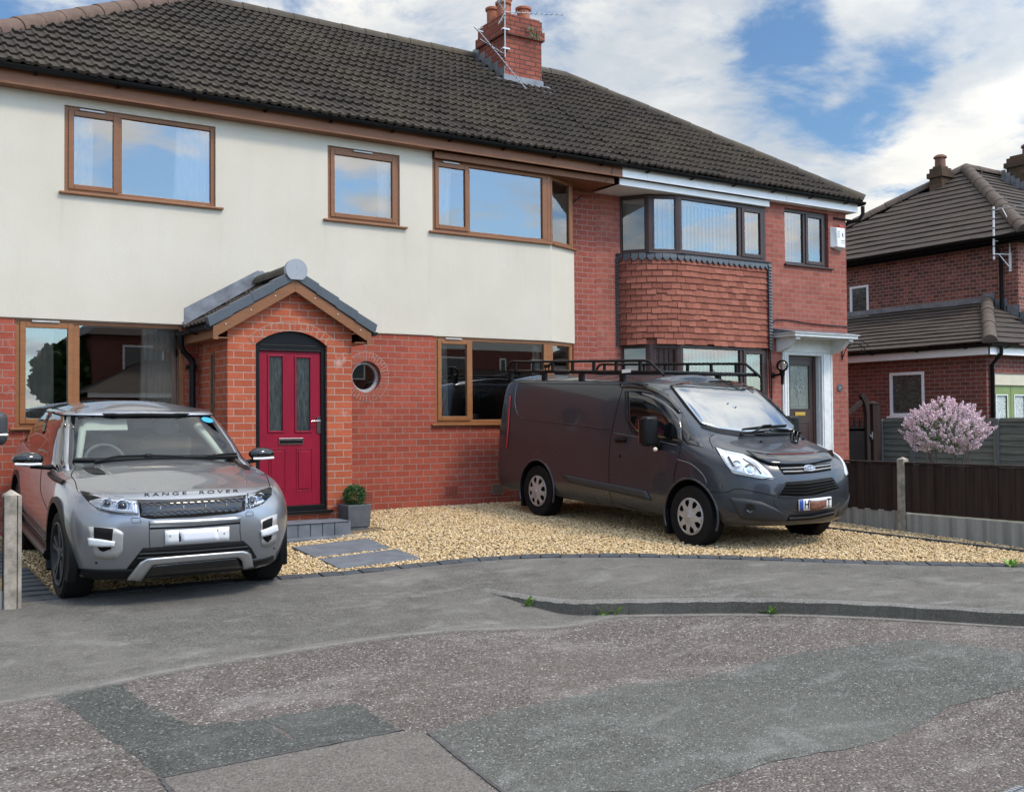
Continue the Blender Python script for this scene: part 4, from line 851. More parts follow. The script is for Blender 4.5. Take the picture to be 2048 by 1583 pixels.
    k = MB(); x, y = 3.76, -.07; k.tube([(ax-half-.05, -.12, zt-.07), (ax-half-.05, -.12, zt-.2), (ax-half-.02, -.1, zt-.27), (x, y, zt-.38), (x, y, zt-.5), (x, y, .0)], .036, 12)
    for z in (1.95, 1.1): k.lathe([(.044, -.03), (.044, .03)], (x, y, z), n=12)
    k.box(x-.06, x+.06, y+.02, .02, 1.93, 1.97); k.build('downpipe', M['black'], pc, sm=50)
    # front door
    yd = yf+.045; k = MB(); fw = .062
    k.box(d0+.003, d0+fw, yd, yd+.07, .2, sp); k.box(d1-fw, d1-.003, yd, yd+.07, .2, sp); k.box(d0+fw, d1-fw, yd, yd+.07, 2.12, sp)
    P = [(d0+.003, sp)]+[(x, arch(x)-.002) for x in xs[1:-1]]+[(d1-.003, sp)]; k.prism(P[::-1] if False else P, 'y', yd, yd+.07); k.box(d0+.06, d1-.06, yd-.006, yd, sp-.075, sp-.06)
    k.box(d0-.01, d1+.05, yf-.07, yd+.05, .17, .203)
    k.box(d0+.003, d1-.003, yd-.01, yd+.07, .203, .262)
    fd = k.build('front_door', M['black'], HL, bevel=.004)
    yl = yd+.022; a, b, c, d = d0+fw-.002, d1-fw+.002, .265, 2.118
    def P2(px, py): v = onY(px, py, yl); return v.x, v.z
    mb = MB(); gl = [(P2(538, 712), P2(565, 861)), (P2(592, 715), P2(620, 861))]; pn = [(P2(537, 897), P2(571, 983)), (P2(592, 897), P2(624, 981))]
    holes = [(g[0][0], g[1][0], g[1][1], g[0][1]) for g in gl]; wall(mb, a, b, c, d, yl, holes, .03)
    def ringbox(x0, x1, z0, z1, w, y0, y1): mb.box(x0-w, x0, y0, y1, z0-w, z1+w); mb.box(x1, x1+w, y0, y1, z0-w, z1+w); mb.box(x0, x1, y0, y1, z0-w, z0); mb.box(x0, x1, y0, y1, z1, z1+w)
    for h in holes: ringbox(h[0], h[1], h[2], h[3], .022, yl-.012, yl+.001)
    for g in pn:
        x0, x1, z0, z1 = g[0][0], g[1][0], g[1][1], g[0][1]; ringbox(x0+.008, x1-.008, z0+.008, z1-.008, .008, yl-.007, yl+.001)
        mb.prism([(x0+.03, z0+.03), (x1-.03, z0+.03), (x1-.03, z1-.03), (x0+.03, z1-.03)], 'y', yl-.009, yl)
    mb.box(a, b, yl+.031, yl+.04, c, d); lf = mb.build('door_leaf', M['reddoor'], fd, bevel=.0035)
    for h in holes:
        q = MB(); q.quad((h[0], yl+.012, h[2]), (h[1], yl+.012, h[2]), (h[1], yl+.012, h[3]), (h[0], yl+.012, h[3])); q.build('pane', M['obscured'], fd)
    q = MB(); (x0, z1), (x1, z0) = P2(557, 876), P2(606, 888); q.box(x0, x1, yl-.014, yl+.002, z0, z1, 0); q.box(x0+.012, x1-.012, yl-.017, yl-.012, z0+.014, z1-.022, 1); q.build('letterbox', [M['chrome'], M['black']], fd, bevel=.004)
    q = MB(); (x0, z1), (x1, z0) = P2(633, 833), P2(640, 866); q.box(x0, x1, yl-.012, yl+.002, z0, z1); q.tube([((x0+x1)/2, yl-.01, z1-.05), ((x0+x1)/2, yl-.06, z1-.05), (x0-.09, yl-.06, z1-.055)], .009, 8); q.build('door_handle', M['chrome'], fd, sm=50)
porch()
def step():
    t = thing('doorstep', 'grey block-paved doorstep below the red front door', 'step', (4.5, -1.4, -.07)); k = MB(); z0, z1 = -.07, .095; y0 = -1.66; yb = -1.104
    x = 3.6
    while x < 4.98:
        k.box(x, x+.145, y0+random.uniform(0, .004), yb, z0, z1); x += .15
    k.box(4.95, 5.15, y0, yb, z0, z1); k.build('step_blocks', M['stone'], t, bevel=.008)
    k = MB(); k.box(3.6, 5.13, y0-.012, -1.3, z1+.001, z1+.012); k.build('tread', M['slab'], t, bevel=.005)
    k = MB(); k.box(3.6, 5.58, -1.86, -1.1, -.12, -.055); k.build('base_slab', M['stone'], t, bevel=.006)
step()
for i, (q, lb) in enumerate((([(4.227, -2.18), (5.15, -2.14), (5.07, -2.83), (4.2, -2.83)], 'rectangular grey paving slab set in gravel nearest the doorstep'), ([(4.2, -2.99), (5.1, -2.95), (5.06, -3.55), (4.17, -3.56)], 'rectangular grey paving slab set in gravel nearest the pavement'))):
    k = MB(); n = 4; k.add([(x, y, gz(x, y)-.03) for x, y in q]+[(x, y, gz(x, y)+.02) for x, y in q], [(0,1,2,3), (7,6,5,4), (4,5,1,0), (5,6,2,1), (6,7,3,2), (7,4,0,3)]); o = k.build('stepping_slab', M['slab'], bevel=.006); tag(o, lb, 'paving slab', 'stepping slabs in the gravel')
def topiary():
    cx, cy, zb = 5.36, -1.3, -.055; w = .15; t = thing('topiary_pot', 'clipped box ball in a weathered grey square pot beside the porch', 'potted plant', (cx, cy, zb))
    k = MB(); 
    for (a, z0, z1, wi) in ((w*.86, 0, .045, 0), ):
        k.box(cx-a, cx+a, cy-a, cy+a, zb, zb+.05)
    k.add([(cx+sx*w*.94, cy+sy*w*.94, zb+.05) for sx, sy in ((-1,-1),(1,-1),(1,1),(-1,1))]+[(cx+sx*w*1.03, cy+sy*w*1.03, zb+.32) for sx, sy in ((-1,-1),(1,-1),(1,1),(-1,1))]+[(cx+sx*w*.86, cy+sy*w*.86, zb+.32) for sx, sy in ((-1,-1),(1,-1),(1,1),(-1,1))]+[(cx+sx*w*.82, cy+sy*w*.82, zb+.26) for sx, sy in ((-1,-1),(1,-1),(1,1),(-1,1))],
          [(3,2,1,0)]+[(i, (i+1) % 4, (i+1) % 4+4, i+4) for i in range(4)]+[(i+4, (i+1) % 4+4, (i+1) % 4+8, i+8) for i in range(4)]+[(i+8, (i+1) % 4+8, (i+1) % 4+12, i+12) for i in range(4)])
    k.build('pot', M['potgrey'], t, bevel=.012)
    k = MB(); k.quad((cx-w*.84, cy-w*.84, zb+.28), (cx+w*.84, cy-w*.84, zb+.28), (cx+w*.84, cy+w*.84, zb+.28), (cx-w*.84, cy+w*.84, zb+.28)); k.build('soil', M['soil'], t)
    foliage_ball(t, (cx, cy, zb+.42), .135, 3200, .019, 'foliage', [M['leaf2'], M['leaf']], 3, (1, 1, 1), .4, .07)
def foliage_ball(t, c, R, n, s, name, mats, seed, sc=(1, 1, 1), shell=.35, lump=0):
    r = np.random.default_rng(seed); v = r.normal(size=(n, 3)); v /= np.linalg.norm(v, axis=1)[:, None]
    lum = 1+lump*np.sin(v[:, 0]*7+seed)*np.cos(v[:, 1]*6)*np.sin(v[:, 2]*5+2)
    rad = R*(1-shell*r.random(n)**1.6)*lum; P = np.array(c)+v*rad[:, None]*np.array(sc)
    a = r.normal(size=(n, 3)); a = a*.7+v*.6; a /= np.linalg.norm(a, axis=1)[:, None]; b = np.cross(a, r.normal(size=(n, 3))); b /= np.linalg.norm(b, axis=1)[:, None]; L_ = s*r.uniform(.6, 1.3, n)[:, None]; Wd = L_*.45
    V = np.stack([P, P+a*L_*.5+b*Wd, P+a*L_, P+a*L_*.5-b*Wd], 1).reshape(-1, 3); k = MB(); k.v = [tuple(q) for q in V]; k.f = [(4*i, 4*i+1, 4*i+2, 4*i+3) for i in range(n)]; k.m = [int(r.random() < .3)*(len(mats) > 1) for i in range(n)]
    return k.build(name, mats, t)
topiary()
# ------------------------------------------------------------------ right house (brick)
HR = thing('brick_house', 'red brick semi-detached house with tile-hung bay and white door surround', 'house', (13, 0, 0))
BAYC = smoothcurve([(11.03, .62), (11.1, .42), (11.32, .2), (11.62, .06), (11.9, .0), (12.6, 0), (13.86, 0)], 10)
BAYC = np.array([p for p in BAYC])
def right_house():
    mb = MB(); hx0, hx1 = 13.84, 15.965
    wall(mb, hx0, hx1, -.3, 5.12, .0, [(14.325, 15.48, 4.03, 5.035), (14.33, 15.36, .1, 2.44)], .12)
    mb.quad((hx1, 0, -.3), (hx1, 9, -.3), (hx1, 9, 5.12), (hx1, 0, 5.12)); mb.quad((hx1, 9, -.3), (PX, 9, -.3), (PX, 9, 5.12), (hx1, 9, 5.12))
    mb.quad((PX+.03, .6, -.3), (11.06, .6, -.3), (11.06, .6, 5.2), (PX+.03, .6, 5.2))
    C2 = offset2(BAYC, .03); Pz = [[(p[0], p[1], z) for p in C2] for z in (-.3, 1.2)]; mb.grid(Pz)
    Pz = [[(p[0], p[1], z) for p in C2] for z in (2.5, 4.0)]; mb.grid(Pz)
    mb.build('brick_wall', M['brick_right'], HR)
    # soldier course over the small window
    k = MB()
    for i in range(17): k.box(14.29+i*.0715, 14.29+i*.0715+.063, -.003, .03, 5.04, 5.12)
    k.build('soldier_course', M['brick_right'], HR)
    # hung tiles, one by one
    k = MB(); tone = []; r = random.Random(9); D = offset2(BAYC, -.012); seg = np.r_[0, np.cumsum(np.linalg.norm(np.diff(D, axis=0), axis=1))]; tot = seg[-1]
    def at(s): s = min(max(s, 0), tot); return Vector((np.interp(s, seg, D[:, 0]), np.interp(s, seg, D[:, 1]), 0))
    def nrm(s): t = (at(s+.03)-at(s-.03)).normalized(); return Vector((t.y, -t.x, 0))
    rows = 14; z = 2.5; gh = (3.93-2.5)/rows
    for i in range(rows):
        s = -.08*(i % 2); zb = z+i*gh
        while s < tot:
            w = .165*r.uniform(.95, 1.05); a, b = max(s, 0), min(s+w-.003, tot)
            if b-a > .02:
                n = nrm((a+b)/2); o0 = .046+r.uniform(-.003, .004); dz = r.uniform(-.007, .007)+(0.02 if r.random() < .03 else 0); A, B = at(a), at(b); tp = gh*1.25
                q = [A+n*(o0-.013)+Vector((0, 0, zb+dz)), B+n*(o0-.013)+Vector((0, 0, zb+dz)), B+n*o0+Vector((0, 0, zb+dz)), A+n*o0+Vector((0, 0, zb+dz)), B+n*.022+Vector((0, 0, zb+tp)), A+n*.022+Vector((0, 0, zb+tp))]
                if not (i == 0 and .42 < a < .52): k.add(q, [(0, 3, 2, 1), (3, 5, 4, 2), (0, 5, 3), (1, 2, 4)][:2]+[(0, 5, 3), (1, 2, 4)]); tone += [r.random()]*6
            s += w
    o = k.build('hung_tiles', M['clay'], HR); at_ = o.data.attributes.new('tone', 'FLOAT', 'POINT'); at_.data.foreach_set('value', tone[:len(o.data.vertices)])
    k = MB(); s = 0   # scalloped slate course under the sill
    while s < tot-.02:
        b = min(s+.125, tot); A, B = at(s+.002), at(b-.002); n = nrm((s+b)/2); P = [(A+n*.05+Vector((0, 0, 4.0))), (A+n*.062+Vector((0, 0, 3.93)))]
        for j in range(1, 6): t = j/6; P.append(A.lerp(B, t)+n*.064+Vector((0, 0, 3.93-.055*math.sin(math.pi*t))))
        P += [B+n*.062+Vector((0, 0, 3.93)), B+n*.05+Vector((0, 0, 4.0))]; k.add(P, [tuple(range(len(P)))]); s += .125
    k.build('slate_scallops', M['slate'], HR, solid=.006)
    for s, sg in ((.0, -1), (tot, 1)):   # jagged soakers down both ends of the tile hanging
        k = MB()
        for i in range(28):
            zb = 2.48+i*.0535; A = at(s); n = nrm(s-.05*sg); t = Vector((-n.y, n.x, 0))*sg
            k.add([A+n*.0+t*.01+Vector((0, 0, zb)), A+n*.09+t*.035+Vector((0, 0, zb-.012)), A+n*.06+t*.015+Vector((0, 0, zb+.06)), A+n*.0+t*.0+Vector((0, 0, zb+.06)), A+n*.088-t*.05+Vector((0, 0, zb-.005)), A+n*.06-t*.05+Vector((0, 0, zb+.06))], [(0, 1, 2, 3), (1, 4, 5, 2)])
        k.build('edge_soakers', M['slate'], HR, solid=.004)
    # bay windows, two storeys
    A, B, Cc, Dd = (11.03, .62), (11.33, .2), (11.82, .0), (13.845, 0)
    for z0, z1, dd in ((4.02, 4.975, 0), (1.2, 2.5, .0)):
        for P, Q, L_, wd in ((A, B, [(.07, .44, False)], .516), (B, Cc, [(.1, .455, False)], .529), (Cc, Dd, [(.05, 1.36, False), (1.44, 1.93, True)], 2.025)):
            u = (Q[0]-P[0], Q[1]-P[1]); w_ = math.hypot(*u); L2 = [(a*w_/wd, b*w_/wd, c) for a, b, c in L_]
            window(HR, P, u, w_, z0, z1, L2, M['rosewood'], (.03, .03 if Q != Dd else .05, .04) if z0 > 3 else None, inset=.0, fw=.06, sash_w=.055)
    # eaves
    k = MB(); k.box(10.49, 16.1, -.17, -.145, 5.095, 5.25); k.box(10.5, 13.86, -.085, -.06, 4.985, 5.094); k.box(10.5, 13.86, -.06, .6, 4.987, 4.998); k.box(13.84, 13.86, -.06, 0, 4.998, 5.094); k.box(13.86, 16.1, -.145, .0, 5.097, 5.107); k.box(16.08, 16.1, -.145, 9, 5.095, 5.25)
    for x in (11.0, 12.45, 14.2): k.box(x, x+.012, -.174, -.17, 5.093, 5.25)
    k.build('fascia', M['white'], HR, bevel=.003)
    rf = main_roof(HR, PX, 17, 4)
    k = MB(); ridge_run(k, (HX1, EY, EZ+.05), (RX1, RY, RZ_+.05), .125, .46); k.build('hip_tiles', M['ridge_dark'], rf, sm=40)
    k = MB(); ridge_run(k, (PX, RY, RZ_+.05), (RX1, RY, RZ_+.05), .12, .45); k.build('ridge_tiles', M['ridge_dark'], rf, sm=40)
    gutter(HR, (10.5, -.235, 5.275), (16.2, -.235, 5.28))
    gutter(HR, (16.19, -.2, 5.28), (16.19, 8, 5.28))
    k = MB(); k.tube([(16.22, -.19, 5.22), (16.22, -.19, 5.08), (16.17, -.14, 4.97), (16.05, .02, 4.93), (16.02, .1, 4.85), (16.02, .1, 0)], .036, 12); k.build('downpipe', M['black'], HR, sm=50)
    window(HR, (14.325, 0), (1, 0), 1.155, 4.03, 5.035, [(.06, .53, False), (.6, 1.06, True)], M['rosewood'], (.03, .1), inset=.05)
    # rooms
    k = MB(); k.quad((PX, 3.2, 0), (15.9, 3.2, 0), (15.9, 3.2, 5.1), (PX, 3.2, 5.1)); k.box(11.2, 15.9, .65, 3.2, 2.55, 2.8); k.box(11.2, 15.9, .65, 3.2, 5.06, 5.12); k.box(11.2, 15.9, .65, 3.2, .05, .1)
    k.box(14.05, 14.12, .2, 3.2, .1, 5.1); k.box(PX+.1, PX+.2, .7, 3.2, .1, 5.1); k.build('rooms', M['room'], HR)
    # door surround and canopy
    ds = MB(); a0, a1, b0, b1 = 14.2, 15.505, 14.35, 15.2
    for (x0, x1) in ((a0, b0), (b1+.02, a1)):
        ds.box(x0, x1, -.03, .02, 0, 2.45); ds.box(x0+.03, x0+.05, -.045, -.03, .2, 2.42); ds.box(x1-.05, x1-.02, -.04, -.03, .2, 2.42)
    ds.box(b0, b1+.02, -.03, .02, 2.4, 2.45); ds.box(a0-.02, a1+.02, -.045, .01, 2.45, 2.72)
    ds.box(b0-.02, b0, .02, .15, .1, 2.4); ds.box(b1, b1+.02, .02, .15, .1, 2.42); ds.box(b0, b1, .02, .15, 2.4, 2.42)
    sd = ds.build('door_surround', M['whitepaint'], HR, bevel=.006)
    k = MB()
    k.prism([(-.52, 2.69), (-.01, 2.69), (-.01, 2.8), (-.48, 2.765), (-.52, 2.75)], 'x', 13.98, 15.62); k.box(13.95, 15.65, -.55, -.01, 2.745, 2.757)
    k.prism([(-.01, 2.755), (-.55, 2.755), (-.55, 2.765), (-.01, 2.86)], 'x', 13.96, 15.64, 1)
    k.build('canopy', [M['whitepaint'], M['lead']], sd, bevel=.004)
    for x in (14.06, 15.45):
        k = MB(); P = [(-.01, 2.44), (-.06, 2.44)]+[(-.06-.36*t, 2.44+.22*t*t+.01) for t in np.linspace(.1, 1, 8)]+[(-.45, 2.67), (-.45, 2.692), (-.01, 2.692)]
        k.prism(P, 'x', x, x+.1); k.box(x-.004, x+.104, -.47, -.4, 2.64, 2.69); k.build('canopy_bracket', M['whitepaint'], sd, bevel=.005)
    dy = .1; k = MB(); k.box(b0, b0+.07, dy, dy+.06, .12, 2.4); k.box(b1-.07, b1, dy, dy+.06, .12, 2.4); k.box(b0+.07, b1-.07, dy, dy+.06, 2.33, 2.4)
    yl = dy+.015; x0, x1 = b0+.07, b1-.07; gx0, gx1, gz0, gz1 = x0+.1, x1-.1, 1.44, 2.22
    wall(k, x0, x1, .12, 2.33, yl, [(gx0, gx1, gz0, gz1)], .03)
    for (p0, p1, q0, q1) in ((x0+.12, x1-.12, .35, 1.2),):
        k.box(p0, p1, yl-.008, yl, q0, q0+.02); k.box(p0, p1, yl-.008, yl, q1-.02, q1); k.box(p0, p0+.02, yl-.008, yl, q0, q1); k.box(p1-.02, p1, yl-.008, yl, q0, q1)
    k.box(gx0-.02, gx1+.02, yl-.008, yl, gz0-.02, gz0); k.box(gx0-.02, gx1+.02, yl-.008, yl, gz1, gz1+.02); k.box(gx0-.02, gx0, yl-.008, yl, gz0, gz1); k.box(gx1, gx1+.02, yl-.008, yl, gz0, gz1)
    fd = k.build('front_door', M['rosewood'], HR, bevel=.004)
    k = MB(); k.quad((gx0, yl+.015, gz0), (gx1, yl+.015, gz0), (gx1, yl+.015, gz1), (gx0, yl+.015, gz1)); k.build('pane', M['obscured2'], fd)
    k = MB(); yy = yl+.012; mx, mz = (gx0+gx1)/2, (gz0+gz1)/2+.02
    def ln(pts, r=.004): k.tube([(p[0], yy, p[1]) for p in pts], r, 6)
    for (p, q) in (((gx0+.05, gz0), (gx0+.05, gz1)), ((gx1-.05, gz0), (gx1-.05, gz1)), ((gx0, gz1-.07), (gx1, gz1-.07)), ((gx0, gz0+.07), (gx1, gz0+.07)), ((gx0, mz), (mx-.12, mz)), ((mx+.12, mz), (gx1, mz)), ((mx, gz1), (mx, mz+.28)), ((mx, gz0), (mx, mz-.28))): ln((p, q), .0032)
    for s in (-1, 1):
        ln([(mx, mz+.28), (mx+s*.06, mz+.17), (mx+s*.05, mz+.1), (mx, mz+.03)]); ln([(mx, mz-.28), (mx+s*.06, mz-.18), (mx+s*.07, mz-.11), (mx, mz-.0)]); ln([(mx, mz+.2), (mx+s*.09, mz+.1), (mx+s*.06, mz+.02), (mx, mz+.1)], .006); ln([(mx+s*.12, mz), (mx+s*.085, mz+.05), (mx+s*.05, mz), (mx+s*.085, mz-.05), (mx+s*.12, mz)], .005)
        ln([(mx, mz-.2), (mx+s*.05, mz-.13), (mx+s*.03, mz-.07), (mx, mz-.12)], .005); ln([(mx, mz+.03), (mx+s*.055, mz-.03), (mx, mz-.1)], .006)
    k.build('leaded_pattern', M['alu'], fd)
    k = MB(); k.box(mx-.135, mx+.135, yl-.014, yl, 1.315, 1.38, 0); k.box(mx-.115, mx+.115, yl-.017, yl-.012, 1.33, 1.362, 1); k.build('letterbox', [M['brass'], M['brass']], fd, bevel=.004)
    # overhead cable
    k = MB(); k.tube([tuple(p) for p in smoothcurve([(13.9, -.02, .9), (13.92, -.02, 1.9), (13.88, -.03, 2.6), (13.95, -.03, 2.95), (14.25, -.02, 3.02), (15.0, -.02, 2.98), (15.96, -.02, 2.97)], 8)], .01, 6)
    k.tube([tuple(p) for p in smoothcurve([(13.87, -.035, 1.2), (13.85, -.03, 2.4), (13.9, -.02, 2.7)], 6)], .009, 6)
    k.build('cable', M['black'], HR, sm=60)
    k = MB(); k.tube([tuple(p) for p in smoothcurve([(9.95, .58, 1.0), (9.95, .58, 4.0), (9.96, .58, 4.55), (10.05, .58, 4.75), (10.25, .57, 4.9)], 6)], .009, 6); k.tube([(10.3, -.181, 5.24), (10.26, -.181, 5.1), (10.22, -.075, 4.99)], .004, 5); k.build('cable', M['black'], HL, sm=60)
    k = MB(); k.box(15.62, 16.14, -.03, .01, 4.955, 4.985); k.build('iron_bracket', M['blackmatt'], HR)
def frosted2():
    t = NT('leaded_door_glass'); p = t.obj(); w = t.noise(p, 90, 3, .6); c = t.ramp(t.noise(p, 4, 4), [(.2, (.05, .06, .055)), (.8, (.2, .23, .2))]); return t.fin(c, .22, t.bump(w, .3, .004), spec=.6)
M['obscured2'] = frosted2()
right_house()
def blind(x0, x1, z0, z1, y, label, pitch=.085, u=None):
    mb = MB(); n = int((x1-x0)/pitch); r = random.Random(int(x0*100))
    for i in range(n):
        x = x0+(i+.5)*pitch; a = r.gauss(.5, .06); dx, dy = math.cos(a)*pitch*.56, math.sin(a)*pitch*.56
        if u: (ox, oy, ux, uy) = u; c = (ox+ux*x-uy*y, oy+uy*x+ux*y); d = (ux*dx-uy*dy, uy*dx+ux*dy)
        else: c, d = (x, y), (dx, dy)
        mb.quad((c[0]-d[0], c[1]-d[1], z0), (c[0]+d[0], c[1]+d[1], z0), (c[0]+d[0], c[1]+d[1], z1), (c[0]-d[0], c[1]-d[1], z1))
    o = mb.build('vertical_blind', M['curtain'], solid=.002); return tag(o, label, 'blind', 'vertical blinds')
blind(14.4, 15.42, 4.06, 5.0, .22, 'white vertical blind in the small upper window beside the alarm box')
blind(11.88, 13.8, 4.05, 4.93, .16, 'white vertical blind across the front of the upper bay window'); blind(11.88, 13.8, 1.25, 2.46, .16, 'pale vertical blind in the ground floor bay window behind the van')
for z0, z1, w in ((4.05, 4.93, 'upper'), (1.25, 2.46, 'lower')):
    u = Vector((.49, -.2, 0)).normalized(); blind(.03, .5, z0, z1, .14, 'white vertical blind in the angled middle light of the %s bay' % w, u=(11.33, .2, u.x, u.y))
    u = Vector((.3, -.42, 0)).normalized(); blind(.03, .5, z0, z1, .12, 'white vertical blind in the steep left light of the %s bay' % w, u=(11.03, .62, u.x, u.y))
def fixtures():
    t = thing('wall_lamp', 'globe wall lamp on a black arm beside the white door surround', 'wall lamp', (14.02, 0, 2.07))
    k = MB(); k.lathe([(.05, 0), (.05, .02), (.03, .03)], (13.97, 0, 2.03), (0, -1, 0), 14); k.tube([(13.97, -.02, 2.03), (13.98, -.1, 2.03), (14.02, -.16, 2.05)], .022, 8); k.lathe([(.05, 2.1), (.045, 2.04), (.03, 2.0), (.025, 1.86)], (14.03, -.17, 0), n=14); k.build('bracket', M['black'], t, sm=40)
    k = MB(); k.ball((14.03, -.17, 2.19), .105, 20, 14); k.build('globe', M['globe'], t, sm=180)
    t = thing('alarm_box', 'white burglar alarm box with red lamp high on the house corner', 'alarm box', (15.7, -.05, 4.6))
    k = MB(); k.add([(15.52, -.0, 4.8), (15.84, -.0, 4.8), (15.84, -.0, 4.36), (15.52, -.0, 4.42), (15.58, -.11, 4.78), (15.81, -.11, 4.78), (15.81, -.11, 4.42), (15.6, -.11, 4.42)], [(0, 1, 2, 3), (7, 6, 5, 4), (4, 5, 1, 0), (5, 6, 2, 1), (6, 7, 3, 2), (7, 4, 0, 3)]); k.build('case', M['white'], t, bevel=.012)
    k = MB(); k.box(15.68, 15.77, -.1, -.03, 4.79, 4.83); k.build('lamp', M['red'], t, bevel=.01)
    k = MB()
    for i in range(4): k.box(15.6, 15.67, -.113, -.109, 4.6+i*.035, 4.608+i*.035)
    k.tube([(15.745, -.112, 4.69), (15.735, -.112, 4.65), (15.755, -.112, 4.61)], .006, 5); k.tube([(15.72, -.112, 4.66), (15.765, -.112, 4.66)], .005, 5); k.box(15.7, 15.79, -.113, -.109, 4.54, 4.55); k.box(15.7, 15.79, -.113, -.109, 4.5, 4.508); k.build('markings', M['ink'], t)
    t = thing('number_plaque', 'round dark house number plaque on brick beside the white door surround', 'house number', (15.72, -.01, 1.83))
    k = MB(); k.lathe([(.072, 0), (.072, .012), (.062, .016), (.0601, .012), (.001, .012)], (15.72, .0, 1.83), (0, -1, 0), 28); k.build('disc', M['slate'], t, sm=40)
    text(t, 'numerals', '29', .062, Vector((15.72, -.0145, 1.83)), (1, 0, 0), (0, 0, 1), M['hubcap'], .002)
    t = thing('basket_bracket', 'curled wrought iron hanging basket bracket on the house corner', 'bracket', (15.78, -.02, 2.5))
    k = MB(); k.tube([(15.8, -.012, 2.62), (15.8, -.012, 2.35)], .01, 6); k.tube([tuple(p) for p in smoothcurve([(15.8, -.015, 2.38), (15.82, -.12, 2.58), (15.86, -.28, 2.63), (15.9, -.42, 2.55), (15.9, -.43, 2.47), (15.88, -.37, 2.47), (15.89, -.38, 2.53)], 8)], .009, 6)
    k.tube([tuple(p) for p in smoothcurve([(15.8, -.015, 2.52), (15.84, -.15, 2.66), (15.9, -.36, 2.68), (15.94, -.5, 2.58)], 8)], .008, 6); k.build('scroll', M['blackmatt'], t, sm=60)
M['globe'] = glass('globe_glass', 1.5, (.8, .74, .68), wob=.1)
def text(parent, name, body, size, P, ux, uz, mat, ext=.001, align='CENTER', spacing=1.0, flat_surface=None, sx=1.0, bold=0.0):
    cu = bpy.data.curves.new(name, 'FONT'); cu.body = body; cu.size = size; cu.extrude = ext; cu.align_x = align; cu.align_y = 'CENTER'; cu.space_character = spacing; cu.offset = bold
    tmp = bpy.data.objects.new(name, cu); COL.objects.link(tmp); dg = bpy.context.evaluated_depsgraph_get(); me = bpy.data.meshes.new_from_object(tmp.evaluated_get(dg)); bpy.data.objects.remove(tmp)
    ux, uz = Vector(ux).normalized(), Vector(uz).normalized(); n = ux.cross(uz); off = OFF[parent.name] if parent else Vector((0, 0, 0))
    for v in me.vertices:
        p = Vector(P)+ux*v.co.x*sx+uz*v.co.y+n*v.co.z
        if flat_surface: p = flat_surface(p, v.co.z)
        v.co = p-off
    me.materials.clear(); me.materials.append(mat); boxuv(me); o = bpy.data.objects.new(name, me); COL.objects.link(o); OFF[o.name] = off
    if parent: o.parent = parent
    return o
fixtures()
